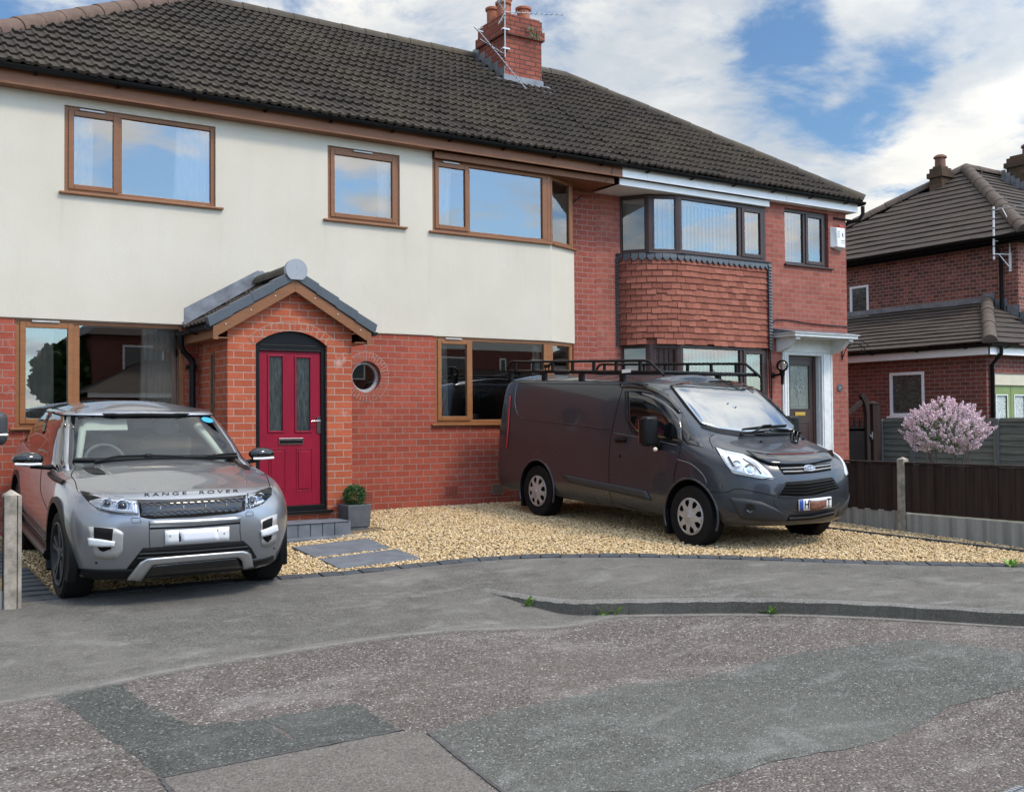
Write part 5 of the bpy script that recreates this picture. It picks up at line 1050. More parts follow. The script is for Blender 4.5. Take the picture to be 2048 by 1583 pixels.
# ------------------------------------------------------------------ neighbouring house beyond
HN = thing('neighbour_house', 'dark brick neighbouring house with hipped tile roof and lean-to garage', 'house', (22, 2, 0))
def neighbour():
    X, y0, y1, ze = 21.2, -.2, 7.0, 5.0; x1 = 30.0
    mb = MB()
    wy = [(3.64, 4.2, 3.75, 4.51)]
    ys = [y0, 3.64, 4.2, y1]; zs = [-.3, 3.75, 4.51, ze]
    for a, b in zip(ys, ys[1:]):
        for c, d in zip(zs, zs[1:]):
            if a == 3.64 and c == 3.75: continue
            mb.quad((X, b, c), (X, a, c), (X, a, d), (X, b, d))
    mb.quad((X, y0, -.3), (x1, y0, -.3), (x1, y0, ze), (X, y0, ze)); mb.quad((x1, y1, -.3), (X, y1, -.3), (X, y1, ze), (x1, y1, ze)); mb.quad((x1, y0, -.3), (x1, y1, -.3), (x1, y1, ze), (x1, y0, ze))
    mb.build('brick_wall', M['brick_far'], HN)
    # roof
    ex, ey0, ey1 = X-.3, y0-.35, y1+.35; d = (ey1-ey0)/2; rise = .66*d; ry = (ey0+ey1)/2; z0 = ze+.12; zr = z0+rise; sl = .66; L_ = math.hypot(d, rise)
    mb = MB(); r0 = lambda b: min(1, b/L_)
    tiles(mb, (ex, 0, z0), Vector((1, 0, sl)).normalized(), Vector((-sl, 0, 1)).normalized(), L_, .3, lambda b: (ey0+r0(b)*d, ey1-r0(b)*d), pitch=.33, roll=0, lip=.035, per=1, jit=.006, u=Vector((0, 1, 0)), seed=2)
    tiles(mb, (0, ey0, z0), Vector((0, 1, sl)).normalized(), Vector((0, -sl, 1)).normalized(), L_, .3, lambda b: (ex+r0(b)*d, 31), pitch=.33, roll=0, lip=.035, per=1, jit=.006, seed=3)
    mb.quad((ex+d, ry, zr), (31, ry, zr), (31, ey1, z0), (ex, ey1, z0)); rf = mb.build('roof', M['tile_far'], HN)
    k = MB(); ridge_run(k, (ex, ey0, z0+.05), (ex+d, ry, zr+.05), .15, .45); ridge_run(k, (ex, ey1, z0+.05), (ex+d, ry, zr+.05), .14, .45); k.build('hip_tiles', M['ridge_far'], rf, sm=40)
    k = MB(); ridge_run(k, (ex+d, ry, zr+.05), (31, ry, zr+.05), .13, .45); k.build('ridge_tiles', M['ridge_far'], rf, sm=40)
    gutter(HN, (ex-.03, ey1, z0), (ex-.03, ey0-.05, z0), .065, brackets=1.5); gutter(HN, (ex-.05, ey0-.02, z0), (30, ey0-.02, z0), .065, brackets=1.5)
    k = MB(); k.box(ex+.04, ex+.06, ey0, ey1, ze-.02, ze+.13); k.box(ex+.04, X, ey0, ey1, ze-.02, ze); k.box(ex+.06, 30, ey0+.04, ey0+.06, ze-.02, ze+.13); k.box(X, 30, ey0+.06, y0, ze-.02, ze); k.build('fascia', M['blackmatt'], HN)
    k = MB(); k.tube([(X-.2, y0+.35, z0-.05), (X-.2, y0+.35, z0-.2), (X-.06, y0+.35, z0-.42), (X-.06, y0+.35, 3.1), (X-.15, y0+.2, 3.02), (X-.3, y0+.15, 2.98)], .04, 10); k.build('downpipe', M['black'], HN, sm=50)
    # chimneys: one peeping over the ridge, one on the front slope
    for (cx, cy, w, dd, zt, pots, nm) in ((24.2, 3.7, .42, .36, 7.72, ((0, .3),), 'far'), (26.25, 2.6, .95, .5, 8.0, ((.1, .36),), 'near')):
        k = MB(); k.box(cx-w/2, cx+w/2, cy-dd/2, cy+dd/2, zr-1.5, zt); k.box(cx-w/2-.05, cx+w/2+.05, cy-dd/2-.05, cy+dd/2+.05, zt-.25, zt-.12); k.box(cx-w/2+.06, cx+w/2-.06, cy-dd/2+.06, cy+dd/2-.06, zt, zt+.06)
        ch = k.build('chimney', M['brick_moss'], HN)
        for px_, h in pots:
            k = MB(); k.lathe([(.14, 0), (.13, h*.8), (.17, h*.86), (.16, h), (.1, h+.04)], (cx+px_, cy, zt+.02), n=16); k.build('chimney_pot', M['pot_far'], ch, sm=50)
        if nm == 'near':
            k = MB()
            for i in range(5): k.box(cx-w/2-.015, cx-w/2-.003, cy-dd/2+i*.13, cy-dd/2+i*.13+.12, zr-.75+i*.1, zr-.4+i*.1)
            k.build('flashing', M['lead'], ch)
    # window of the side wall
    sidewin(HN, X, 3.64, 4.2, 3.75, 4.51)
    # lean-to garage
    gx, gy0, gy1, gze = 18.4, -1.23, 6.0, 2.46
    mb = MB(); ys = [gy0, .12, .94, gy1]; zs = [-.3, 1.3, 2.19, gze]
    for a, b in zip(ys, ys[1:]):
        for c, d_ in zip(zs, zs[1:]):
            if a == .12 and c == 1.3: continue
            mb.quad((gx, b, c), (gx, a, c), (gx, a, d_), (gx, b, d_))
    wall(mb, gx, X+.02, -.3, gze, gy0, [(gx+.28, X-.1, -.3, 2.1)], .2); mb.quad((X, gy0, -.3), (X, y0, -.3), (X, y0, gze), (X, gy0, gze))
    gr = mb.build('garage', M['brick_garage'], HN)
    k = MB(); k.quad((gx+.02, .1, 1.32), (gx+.02, .96, 1.32), (gx+.02, .96, 2.17), (gx+.02, .1, 2.17)) if False else None
    sidewin(gr, gx, .12, .94, 1.3, 2.19)
    ex2, ey = gx-.25, gy0-.25; zg = gze+.2; sl2 = .36; run = X-ex2; Ls = run*math.hypot(1, sl2); zt = zg+run*sl2
    mb = MB(); rr = lambda b: min(1, b/Ls); hipd = 2.0
    tiles(mb, (ex2, 0, zg), Vector((1, 0, sl2)).normalized(), Vector((-sl2, 0, 1)).normalized(), Ls, .29, lambda b: (ey+rr(b)*hipd, gy1), pitch=.33, roll=0, lip=.03, per=1, jit=.006, u=Vector((0, 1, 0)), seed=8)
    slf = (zt-zg)/hipd; Lf = hipd*math.hypot(1, slf)
    tiles(mb, (0, ey, zg), Vector((0, 1, slf)).normalized(), Vector((0, -slf, 1)).normalized(), Lf, .27, lambda b: (ex2+min(1, b/Lf)*run, X-.0), pitch=.33, roll=0, lip=.03, per=1, jit=.006, seed=9)
    tiles(mb, (0, ey, zg), Vector((0, 1, .12)).normalized(), Vector((0, -.12, 1)).normalized(), 1.2, .27, lambda b: (X-.02, X+3), pitch=.33, roll=0, lip=.03, per=1, seed=10)
    g2 = mb.build('garage_roof', M['tile_far'], gr)
    k = MB(); ridge_run(k, (ex2, ey, zg+.04), (X-.02, ey+hipd, zt+.05), .13, .42); k.build('garage_hip', M['ridge_far'], gr, sm=40)
    k = MB(); k.box(X-.02, X-.008, ey+hipd, gy1, zt-.02, zt+.13)
    for i in range(7): t0 = i/7; k.box(X-.022, X-.008, ey+hipd*t0+.1, ey+hipd*(t0+1/7)+.12, zg+(zt-zg)*t0+.05, zg+(zt-zg)*t0+.36)
    k.build('flashing', M['lead'], gr)
    k = MB(); k.box(ex2+.05, ex2+.07, ey+.05, gy1, gze-.02, gze+.17); k.box(ex2+.05, X, ey+.05, ey+.07, gze-.02, gze+.17); k.box(ex2+.07, gx, ey+.07, gy1, gze-.02, gze-.005); k.build('garage_fascia', M['white'], gr)
    gutter(HN, (ex2, gy1, gze+.17), (ex2, ey-.02, gze+.17), .055, brackets=.95); gutter(HN, (ex2-.02, ey, gze+.17), (X+2.5, ey, gze+.17), .055, brackets=.95)
    k = MB(); k.tube([(ex2+.35, ey-.0, gze+.12), (ex2+.35, ey, gze), (gx+.12, gy0-.05, gze-.2), (gx+.12, gy0-.05, .0)], .038, 10); k.build('garage_downpipe', M['black'], gr, sm=50)
    k = MB(); k.box(gx+.28, X-.1, gy0+.02, gy0+.08, 1.88, 2.1, 0); k.build('garage_lintel', M['cream'], gr)
    k = MB(); w = (X-.1-gx-.28)/4; pn = []
    for i in range(4):
        a = gx+.28+i*w; b = a+w-.012; wall(k, a, b, -.3, 1.875, gy0+.06, [(a+.12, b-.12, 1.05, 1.68)], .04); pn.append((a+.12, b-.12))
        k.box(a+.1, b-.1, gy0+.052, gy0+.06, .2, .92)
    gd = k.build('garage_door', M['green_door'], gr)
    for a, b in pn:
        q = MB(); q.quad((a, gy0+.085, 1.05), (b, gy0+.085, 1.05), (b, gy0+.085, 1.68), (a, gy0+.085, 1.68), 0); e = .022
        for (p0, p1, c, d_) in ((a-e, a, 1.03, 1.7), (b, b+e, 1.03, 1.7), (a, b, 1.03, 1.05), (a, b, 1.68, 1.7)): q.box(p0, p1, gy0+.05, gy0+.07, c, d_, 1)
        q.build('patterned_pane', [M['frosted'], M['white']], gd) if False else q.build('patterned_pane', [M['frosted'], M['white']], gr)
def sidewin(parent, X, a, b, c, d):
    k = MB(); w = .06
    for (y0, y1, z0, z1) in ((a, a+w, c, d), (b-w, b, c, d), (a+w, b-w, c, c+w), (a+w, b-w, d-w, d)): k.box(X-.012, X+.06, y0, y1, z0, z1)
    k.box(X-.06, X+.02, a-.05, b+.05, c-.04, c-.002)
    o = k.build('window', M['white'], parent, bevel=.006); k = MB(); k.quad((X+.02, b-w, c+w), (X+.02, a+w, c+w), (X+.02, a+w, d-w), (X+.02, b-w, d-w))
    if parent.parent is None: k.build('pane', M['gardenglass'], o)
    else: k.build('window_pane', M['gardenglass'], parent)
    return o
def gg():
    t = NT('grubby_glass'); p = t.obj(); n = t.noise(t.map(p, (1, 3, 6)), 2.4, 5, .7, 1.5); c = t.ramp(n, [(.3, (.012, .018, .016)), (.6, (.07, .09, .08)), (.75, (.2, .22, .2))]); return t.fin(c, .1, spec=.7)
M['gardenglass'] = gg()
M['brick_moss'] = brick('mossy_chimney_brick', (.07, .055, .035), (.15, .08, .055), (.06, .06, .045), .225, .083, dark=.7, stain=.7)
neighbour()
# ------------------------------------------------------------------ fences, gate, bush between the houses
def fence_front():
    t = thing('brown_fence', 'low dark brown closeboard fence with concrete posts and gravel boards', 'fence', (FX, -4, 0)); zt = .73
    posts = [-8.75, -6.85, -4.95, -3.05, -1.15, .02]
    k = MB(); y = -8.7; i = 0; r = random.Random(2)
    while y < .0:
        if min(abs(y-p) for p in posts) > .07 or True:
            k.obox((FX-.0, y, .125), (-.016-.012*(i % 2), 0, 0), (0, .108, 0), (0, 0, zt-.155+r.uniform(-.006, .006)))
        y += .1; i += 1
    k.box(FX-.035, FX+.04, -8.7, 0, zt-.025, zt-.002); k.box(FX+.002, FX+.04, -8.7, 0, .3, .36); k.build('boards', M['fence'], t, bevel=.003)
    for a, b in zip(posts, posts[1:]):
        k = MB(); k.box(FX-.022, FX+.025, a+.055, b-.055, -.4, .118+.02*math.sin(a)); k.build('gravel_board', M['gravelboard'], t, bevel=.006)
    for p in posts[:-1]:
        k = MB(); k.box(FX-.05, FX+.05, p-.05, p+.05, -.5, zt+.03); k.add([(FX-.05, p-.05, zt+.03), (FX+.05, p-.05, zt+.03), (FX+.05, p+.05, zt+.03), (FX-.05, p+.05, zt+.03), (FX, p, zt+.06)], [(0, 1, 4), (1, 2, 4), (2, 3, 4), (3, 0, 4)]); k.build('post', M['conc'], t, bevel=.008)
fence_front()
def fence_back():
    x = 17.4; t = thing('grey_fence', 'weathered grey overlap panel fence behind the lilac bush', 'fence', (x, -3, 0)); r = random.Random(6); posts = [.38, -.33, -2.07, -3.85, -5.65, -7.45]
    for a, b in zip(posts, posts[1:]):
        k = MB(); z = -.2
        while z < 1.18:
            h = .15; k.add([(x-.02, b+.05, z+r.uniform(-.012, .012)), (x-.02, a-.05, z+r.uniform(-.012, .012)), (x+.0, a-.05, z+h), (x+.0, b+.05, z+h)], [(0, 3, 2, 1) if False else (0, 1, 2, 3)]); z += .118
        k.box(x-.03, x+.03, b+.05, a-.05, 1.18, 1.215); k.box(x+.01, x+.03, b+.05, a-.05, -.2, 1.18); k.build('panel', M['oldfence'], t)
    for p in posts:
        k = MB(); k.box(x-.05, x+.05, p-.05, p+.05, -.5, 1.24+(.06 if p < -2.5 else .0)); k.build('post', M['greywood'], t, bevel=.006)
fence_back()
def gate():
    t = thing('garden_gate', 'dark wooden side gate with a curved top stile and diagonal brace', 'gate', (16.4, .3, 0)); y = .3; k = MB(); z = -.1
    while z < 1.0: k.box(15.98, 16.82, y, y+.02, z, z+.115); z += .12
    for i in range(5): k.box(16.02+i*.16, 16.06+i*.16, y+.005, y+.02, 1.0, 1.24)
    k.box(15.98, 16.8, y, y+.03, 1.02, 1.06); k.build('boards', M['blackmatt'], t)
    k = MB(); P = [(16.8, -.1), (16.9, -.1), (16.9, 1.35), (16.885, 1.52), (16.83, 1.66), (16.76, 1.73), (16.69, 1.74), (16.66, 1.68), (16.7, 1.62), (16.76, 1.52), (16.8, 1.35)]
    k.prism(P, 'y', y-.05, y+.03); P = [(16.68, 1.62), (16.72, 1.54), (15.98, 1.12), (15.98, 1.22)]; k.prism(P[::-1], 'y', y-.03, y+.02); k.prism([(15.98, .35), (15.98, .42), (16.6, -.1), (16.5, -.1)], 'y', y-.03, y-.002); k.build('frame', M['fence'], t, bevel=.006)
    k = MB(); k.box(16.86, 16.93, y-.08, y-.05, .9, .95); k.tube([(16.9, y-.09, .86), (16.9, y-.09, 1.0)], .012, 6); k.build('latch', M['alu'], t)
    t = thing('gate_post', 'square dark timber gate post with a capped top beside the gate', 'post', (17.05, .32, 0)); k = MB(); k.box(16.95, 17.17, .22, .42, -.4, 1.54); k.add([(16.93, .2, 1.54), (17.19, .2, 1.54), (17.19, .44, 1.54), (16.93, .44, 1.54), (17.06, .32, 1.6)], [(0, 1, 4), (1, 2, 4), (2, 3, 4), (3, 0, 4), (3, 2, 1, 0)]); k.build('shaft', M['fence'], t, bevel=.006)
gate()
def lilac():
    c = Vector((14.3, -3.2, 1.02)); t = thing('lilac_bush', 'round dwarf lilac bush in pale pink blossom behind the brown fence', 'bush', (14.3, -3.2, -.05)); r = random.Random(5); k = MB()
    for i in range(13):
        a = r.uniform(0, 6.28); e = Vector((c.x+math.cos(a)*.3, c.y+math.sin(a)*.42, c.z-.12+r.uniform(-.1, .1))); b = Vector((c.x+r.uniform(-.04, .04), c.y+r.uniform(-.05, .05), -.1)); m = b.lerp(e, .5)+Vector((math.cos(a)*.03, math.sin(a)*.06, 0)); k.tube([b, b.lerp(m, .6)+Vector((0, 0, .02)), m, e], [.016, .013, .011, .005], 6)
    k.build('stems', M['bark'], t, sm=60)
    rn = np.random.default_rng(4); 
    def crown(n, s, mat, name, r0, r1, seed, lowcut):
        r_ = np.random.default_rng(seed); v = r_.normal(size=(n*2, 3)); v /= np.linalg.norm(v, axis=1)[:, None]; lum = 1+.13*np.sin(v[:, 1]*7+1)*np.cos(v[:, 2]*6+.5)+.08*np.sin(v[:, 0]*11+v[:, 1]*5); rad = (r0+(r1-r0)*r_.random(n*2)**.6)*lum; P = v*rad[:, None]*np.array((.44, .52, .37)); P[:, 2] += .05; P = P[(P[:, 2] > lowcut+.12*np.abs(P[:, 1]))][:n]; n = len(P)
        return P+np.array(c), n, r_
    P, n, r_ = crown(5200, 0, None, '', .55, 1.0, 3, -.3); a = r_.normal(size=(n, 3)); a /= np.linalg.norm(a, axis=1)[:, None]; b = np.cross(a, r_.normal(size=(n, 3))); b /= np.linalg.norm(b, axis=1)[:, None]; L_ = r_.uniform(.018, .034, n)[:, None]
    V = np.stack([P, P+a*L_*.5+b*L_*.3, P+a*L_, P+a*L_*.5-b*L_*.3], 1).reshape(-1, 3); k = MB(); k.v = [tuple(q) for q in V]; k.f = [(4*i, 4*i+1, 4*i+2, 4*i+3) for i in range(n)]; k.m = [0]*n; k.build('foliage', M['leaf'], t)
    # blossom panicles: clusters of tiny petals near the surface
    P, m, r_ = crown(560, 0, None, '', .84, 1.1, 11, -.3); V = []; 
    for q in P:
        d = (q-np.array(c)); d /= np.linalg.norm(d); d = d*.7+np.array((0, 0, .5)); d /= np.linalg.norm(d); h = r_.uniform(.06, .11)
        kx = 34; tt = r_.random(kx); w = .034*(1-tt*.75); off = r_.normal(size=(kx, 3)); off /= np.linalg.norm(off, axis=1)[:, None]; p = q+d*(tt*h)[:, None]+off*w[:, None]; a = r_.normal(size=(kx, 3)); b = np.cross(a, off); a /= np.linalg.norm(a, axis=1)[:, None]; b /= np.linalg.norm(b, axis=1)[:, None]; s = r_.uniform(.008, .014, kx)[:, None]
        V.append(np.stack([p-a*s, p-b*s, p+a*s, p+b*s], 1).reshape(-1, 3))
    V = np.concatenate(V); n = len(V)//4; k = MB(); k.v = [tuple(q) for q in V]; k.f = [(4*i, 4*i+1, 4*i+2, 4*i+3) for i in range(n)]; k.m = [int(random.random() < .3) for _ in range(n)]
    k.build('blossom', [M['blossom'], plain('pale_blossom', (.8, .66, .69), .8, .1, 30)], t)
lilac()
# ------------------------------------------------------------------ aerials
def yagi(k, a, b, n=9, el=.16, r=.008, reflect=True, up=Vector((0, 0, 1))):
    a, b = Vector(a), Vector(b); d = (b-a).normalized(); s = d.cross(up).normalized(); k.tube([a, b], r, 6)
    for i in range(n):
        p = a.lerp(b, .2+.78*i/(n-1)); e = el*(1-.35*i/n); k.tube([p-s*e/2, p+s*e/2], r*.6, 5)
    if reflect:
        u = s.cross(d)
        for sg in (-1, 1):
            for j in range(4): q = a+d*.02+u*sg*(.05+.05*j)-d*.035*j; k.tube([q-s*.13, q+s*.13], r*.8, 5)
            k.tube([a+d*.02, a+u*sg*.22-d*.12], r*.9, 5)
def aerials():
    t = thing('tv_aerial', 'grey mast with two yagi aerials strapped to the brick chimney corner', 'aerial', (10.06, 2.62, 8.3)); k = MB(); k.tube([(10.1, 2.63, 7.75), (10.1, 2.63, 9.05)], .012, 8); k.box(10.06, 10.2, 2.62, 2.69, 7.9, 7.93); k.box(10.06, 10.2, 2.62, 2.69, 8.25, 8.28); k.build('mast', M['alu'], t)
    for z, e in ((8.93, (11.0, 2.2, 8.97)), (8.56, (11.15, 2.3, 8.62))):
        k = MB(); yagi(k, (10.08, 2.62, z), e, 10, .15); k.build('yagi', M['alu'], t)
    t = thing('fallen_aerial', 'long grey yagi aerial slumped across the chimney onto the roof', 'aerial', (10.05, 2.7, 8.2)); k = MB(); a, b = onY(958, 62, 2.62), onY(1052, 178, 2.25); yagi(k, a, b, 14, .13, .009, False); yagi(k, a+Vector((.02, .0, -.14)), a.lerp(b, .42)+Vector((.1, 0, .05)), 6, .2, .007, False); k.tube([a+Vector((-.1, 0, .05)), a, a+Vector((.08, 0, .0))], .014, 6)
    for i in range(4): p = a+Vector((random.uniform(-.06, .08), 0, random.uniform(-.02, .06))); k.tube([p, p+Vector((random.uniform(-.08, .12), random.uniform(-.05, .05), random.uniform(-.05, .08)))], .006, 5)
    k.build('yagi', M['alu'], t)
    t = thing('pole_aerial', 'white pole aerial bracketed to the side of the neighbouring house', 'aerial', (20.9, .9, 4.6)); x = 20.85; p0, p1 = onX(1987, 418, x), onX(1988, 519, x); k = MB(); k.tube([p1, p0+Vector((0, 0, .05))], .022, 8); k.build('pole', M['white'], t)
    k = MB(); 
    for i in range(6): q = p1.lerp(p0, .08+.18*i); k.lathe([(.024, -.012), (.024, .012)], q, n=8)
    k.build('bands', M['blackmatt'], t)
    k = MB(); yagi(k, p0+Vector((0, .05, -.02)), p0+Vector((.25, -1.5, .0)), 9, .16, .008, False); d = Vector((0, -1, 0)); c = p0+Vector((0, -.2, -.02)); 
    for sg in (-1, 1): k.tube([c, c+Vector((0, -.1, sg*.2))], .01, 5); k.tube([c, c+Vector((0, .1, sg*.02))], .01, 5)
    k.build('yagi', M['alu'], t)
    k = MB(); k.tube([p1+Vector((0, 0, .12)), p1+Vector((.35, -.15, .12))], .012, 6); k.tube([p1+Vector((0, 0, .4)), p1+Vector((.35, -.15, .4))], .012, 6); k.tube([p1+Vector((.345, -.15, .1)), p1+Vector((.345, -.15, .42))], .012, 6); q = p1+Vector((.33, -.18, 0)); k.obox(q+Vector((0, 0, -.25)), (.02, 0, 0), (0, .05, 0), (0, 0, .4)); k.tube([p1+Vector((.1, -.05, .12)), q+Vector((0, 0, -.2))], .012, 6); k.build('bracket', M['white'], t)
aerials()
# ------------------------------------------------------------------ vehicle builder
FR = [0, .1, .2, .3, .4, .5, .6, .69, .77, .84, .89, .93, .96, .982, 1.0]
class Veh:
    def __init__(s, root, cx, ynose, z0, slope, yref, shear=0):
        s.sh = shear; s.root, s.cx, s.yn, s.z0, s.th, s.yref = root, cx, ynose, z0, math.atan(slope), yref
    def T(s, a, b, c):
        y = s.yn+a-s.yref; co, si = math.cos(s.th), math.sin(s.th); return Vector((s.cx+b+s.sh*a, s.yref+y*co-c*si, s.z0+y*si+c*co))
    def shell(s, rows, crown, Q=8, ns=12, base=True):
        """rows: dicts f,r,w,nf,Lf,nr,Lr,c(a) bottom to top -> verts, faces of a closed shell"""
        V = []; rings = []
        for R in rows:
            half = []
            for q in FR: half.append((R['f']+R['Lf']*(1-(1-q**R['nf'])**(1/R['nf'])), q*R['w']))
            a0, a1 = R['f']+R['Lf'], R['r']-R['Lr']; half += [(a0+(a1-a0)*i/ns, R['w']) for i in range(1, ns)]
            for q in FR[::-1]: half.append((R['r']-R['Lr']*(1-(1-q**R['nr'])**(1/R['nr'])), q*R['w']))
            c = R['c'] if callable(R['c']) else (lambda a, k=R['c']: k)
            taper = R.get('t', lambda a: 1.0)
            half = [(a, b*taper(a), c(a)) for a, b in half]; rings.append(half)
        m = len(rings[0]); V = []; F = []; idx = []
        for half in rings:
            row = half+[(a, -b, cc) for a, b, cc in half[-2:0:-1]]; idx.append(range(len(V), len(V)+len(row))); V += row
        n = len(idx[0])
        for A, B in zip(idx, idx[1:]):
            for k in range(n): F.append((A[k], B[k], B[(k+1) % n], A[(k+1) % n]))
        F.append(tuple(idx[0]))
        top = rings[-1]; b0 = len(V); G = []
        for j in range(m):
            a, b, cc = top[j]; G.append([(a, b*(1-2*q/Q), cc+crown(a, (1-2*q/Q), b)) for q in range(Q+1)])
        for row in G: V += row
        for j in range(m-1):
            for q in range(Q): F.append((b0+j*(Q+1)+q, b0+(j+1)*(Q+1)+q, b0+(j+1)*(Q+1)+q+1, b0+j*(Q+1)+q+1))
        return [s.T(*p) for p in V], F
    def make(s, name, V, F, mats, cuts=(), sub=2, ang=35):
        me = bpy.data.meshes.new(name); me.from_pydata(V, [], F); bm = bmesh.new(); bm.from_mesh(me); bmesh.ops.remove_doubles(bm, verts=bm.verts, dist=4e-4); bmesh.ops.dissolve_degenerate(bm, dist=1e-4, edges=bm.edges); bmesh.ops.recalc_face_normals(bm, faces=bm.faces); bm.to_mesh(me); bm.free()
        for m in mats: me.materials.append(m)
        o = bpy.data.objects.new(name, me); COL.objects.link(o); md = o.modifiers.new('s', 'SUBSURF'); md.levels = sub; md.render_levels = sub
        dg = bpy.context.evaluated_depsgraph_get(); ev = bpy.data.meshes.new_from_object(o.evaluated_get(dg)); bv = BVHTree.FromPolygons([v.co.copy() for v in ev.vertices], [tuple(p.vertices) for p in ev.polygons])
        tmp = []
        for (x0, x1, y, z, r) in cuts:
            k = MB(); k.lathe([(r, x0), (r, x1)], (0, y, z), (1, 0, 0), 56); c = k.build('cutter', M['blackmatt']); tmp.append(c); q = o.modifiers.new('b', 'BOOLEAN'); q.operation = 'DIFFERENCE'; q.solver = 'EXACT'; q.object = c; q.material_mode = 'TRANSFER'
        if cuts: dg = bpy.context.evaluated_depsgraph_get(); ev = bpy.data.meshes.new_from_object(o.evaluated_get(dg))
        for c in tmp: bpy.data.objects.remove(c)
        o.modifiers.clear(); o.data = ev; off = OFF[s.root.name]; ev.transform(Matrix.Translation(-off)); o.parent = s.root; OFF[o.name] = off; smooth_shade(ev, ang)
        if not ev.uv_layers: boxuv(ev, off)
        return o, bv
    def cast(s, px, py, bvs, _r=0):
        d = ray(px, py).normalized(); best = None
        if _r < 4:
            hs = [b.ray_cast(CAM, d) for b in (bvs if isinstance(bvs, (list, tuple)) else [bvs])]
            if any(h[0] is not None and h[1].length < .9 for h in hs): return s.cast(px+.37, py+.29, bvs, _r+1)
        for bv in (bvs if isinstance(bvs, (list, tuple)) else [bvs]):
            h = bv.ray_cast(CAM, d)
            if h[0] is not None and (best is None or h[3] < best[3]): best = h
        if best is None:
            bv = bvs[0] if isinstance(bvs, (list, tuple)) else bvs; p = CAM+d*(s.T(1.0, 0, .9)-CAM).dot(d); h = bv.find_nearest(p); return h[0], h[1], False
        n = best[1]; n = n if n.dot(d) < 0 else -n; return best[0], n, True
    def mir(s, P): return [[Vector((2*s.cx-p.x, p.y, p.z)) for p in row] for row in P]
    def patch(s, name, top, bot, bvs, mat, off=.003, nx=18, ny=6, thick=.004, z=lambda x, y: (x, y), mirror=False, parent=None, inset=0):
        t, b = resample(top, nx), resample(bot, nx); P = []
        for j in range(ny):
            row = []
            for i in range(nx):
                q = t[i]*(1-j/(ny-1))+b[i]*j/(ny-1); h, n, ok = s.cast(*z(*q), bvs); row.append(h+n*off)
            for i in range(1, nx-1):
                m_ = (row[i-1]+row[i+1])/2
                if (row[i]-m_).length > max(.012, .25*(row[i-1]-row[i+1]).length) and (row[i-1]-row[i+1]).length < .3: row[i] = m_
            P.append(row)
        for _ in range(3 if name == 'windscreen' else 0):
            for j in range(1, ny-1):
                for i in range(1, nx-1):
                    m_ = (P[j][i-1]+P[j][i+1]+P[j-1][i]+P[j+1][i])/4; sp = (P[j][i-1]-P[j][i+1]).length
                    if sp < .2 and (P[j][i]-m_).length > .003+.06*sp: P[j][i] = m_
        out = []
        for k, G in enumerate([P]+([s.mir(P)] if mirror else [])):
            mb = MB(); mb.grid(G, 0, flip=(k == 0)); o = mb.build(name, mat, parent or s.root, sm=180); q = o.modifiers.new('solid', 'SOLIDIFY'); q.thickness = thick; q.offset = -1; out.append(o)
        return out[0]
    def line(s, name, pts, bvs, mat, r=.004, off=.001, z=lambda x, y: (x, y), n=24, mirror=False, parent=None, seg=5, curve=True):
        pts = smoothcurve(pts, 6) if curve and len(pts) > 2 else pts
        Q = []
        for q in resample(pts, n): h, nn, ok = s.cast(*z(*q), bvs); Q.append(h+nn*off)
        for k, G in enumerate([[Q]]+([s.mir([Q])] if mirror else [])):
            mb = MB(); mb.tube(G[0], r, seg); mb.build(name, mat, parent or s.root, sm=60)
    def ribbon_mb(s, mb, pts, bvs, r, off, z, n=24, seg=5, mi=0):
        Q = []
        for q in resample(pts, n): h, nn, ok = s.cast(*z(*q), bvs); Q.append(h+nn*off)
        mb.tube(Q, r, seg, mi)
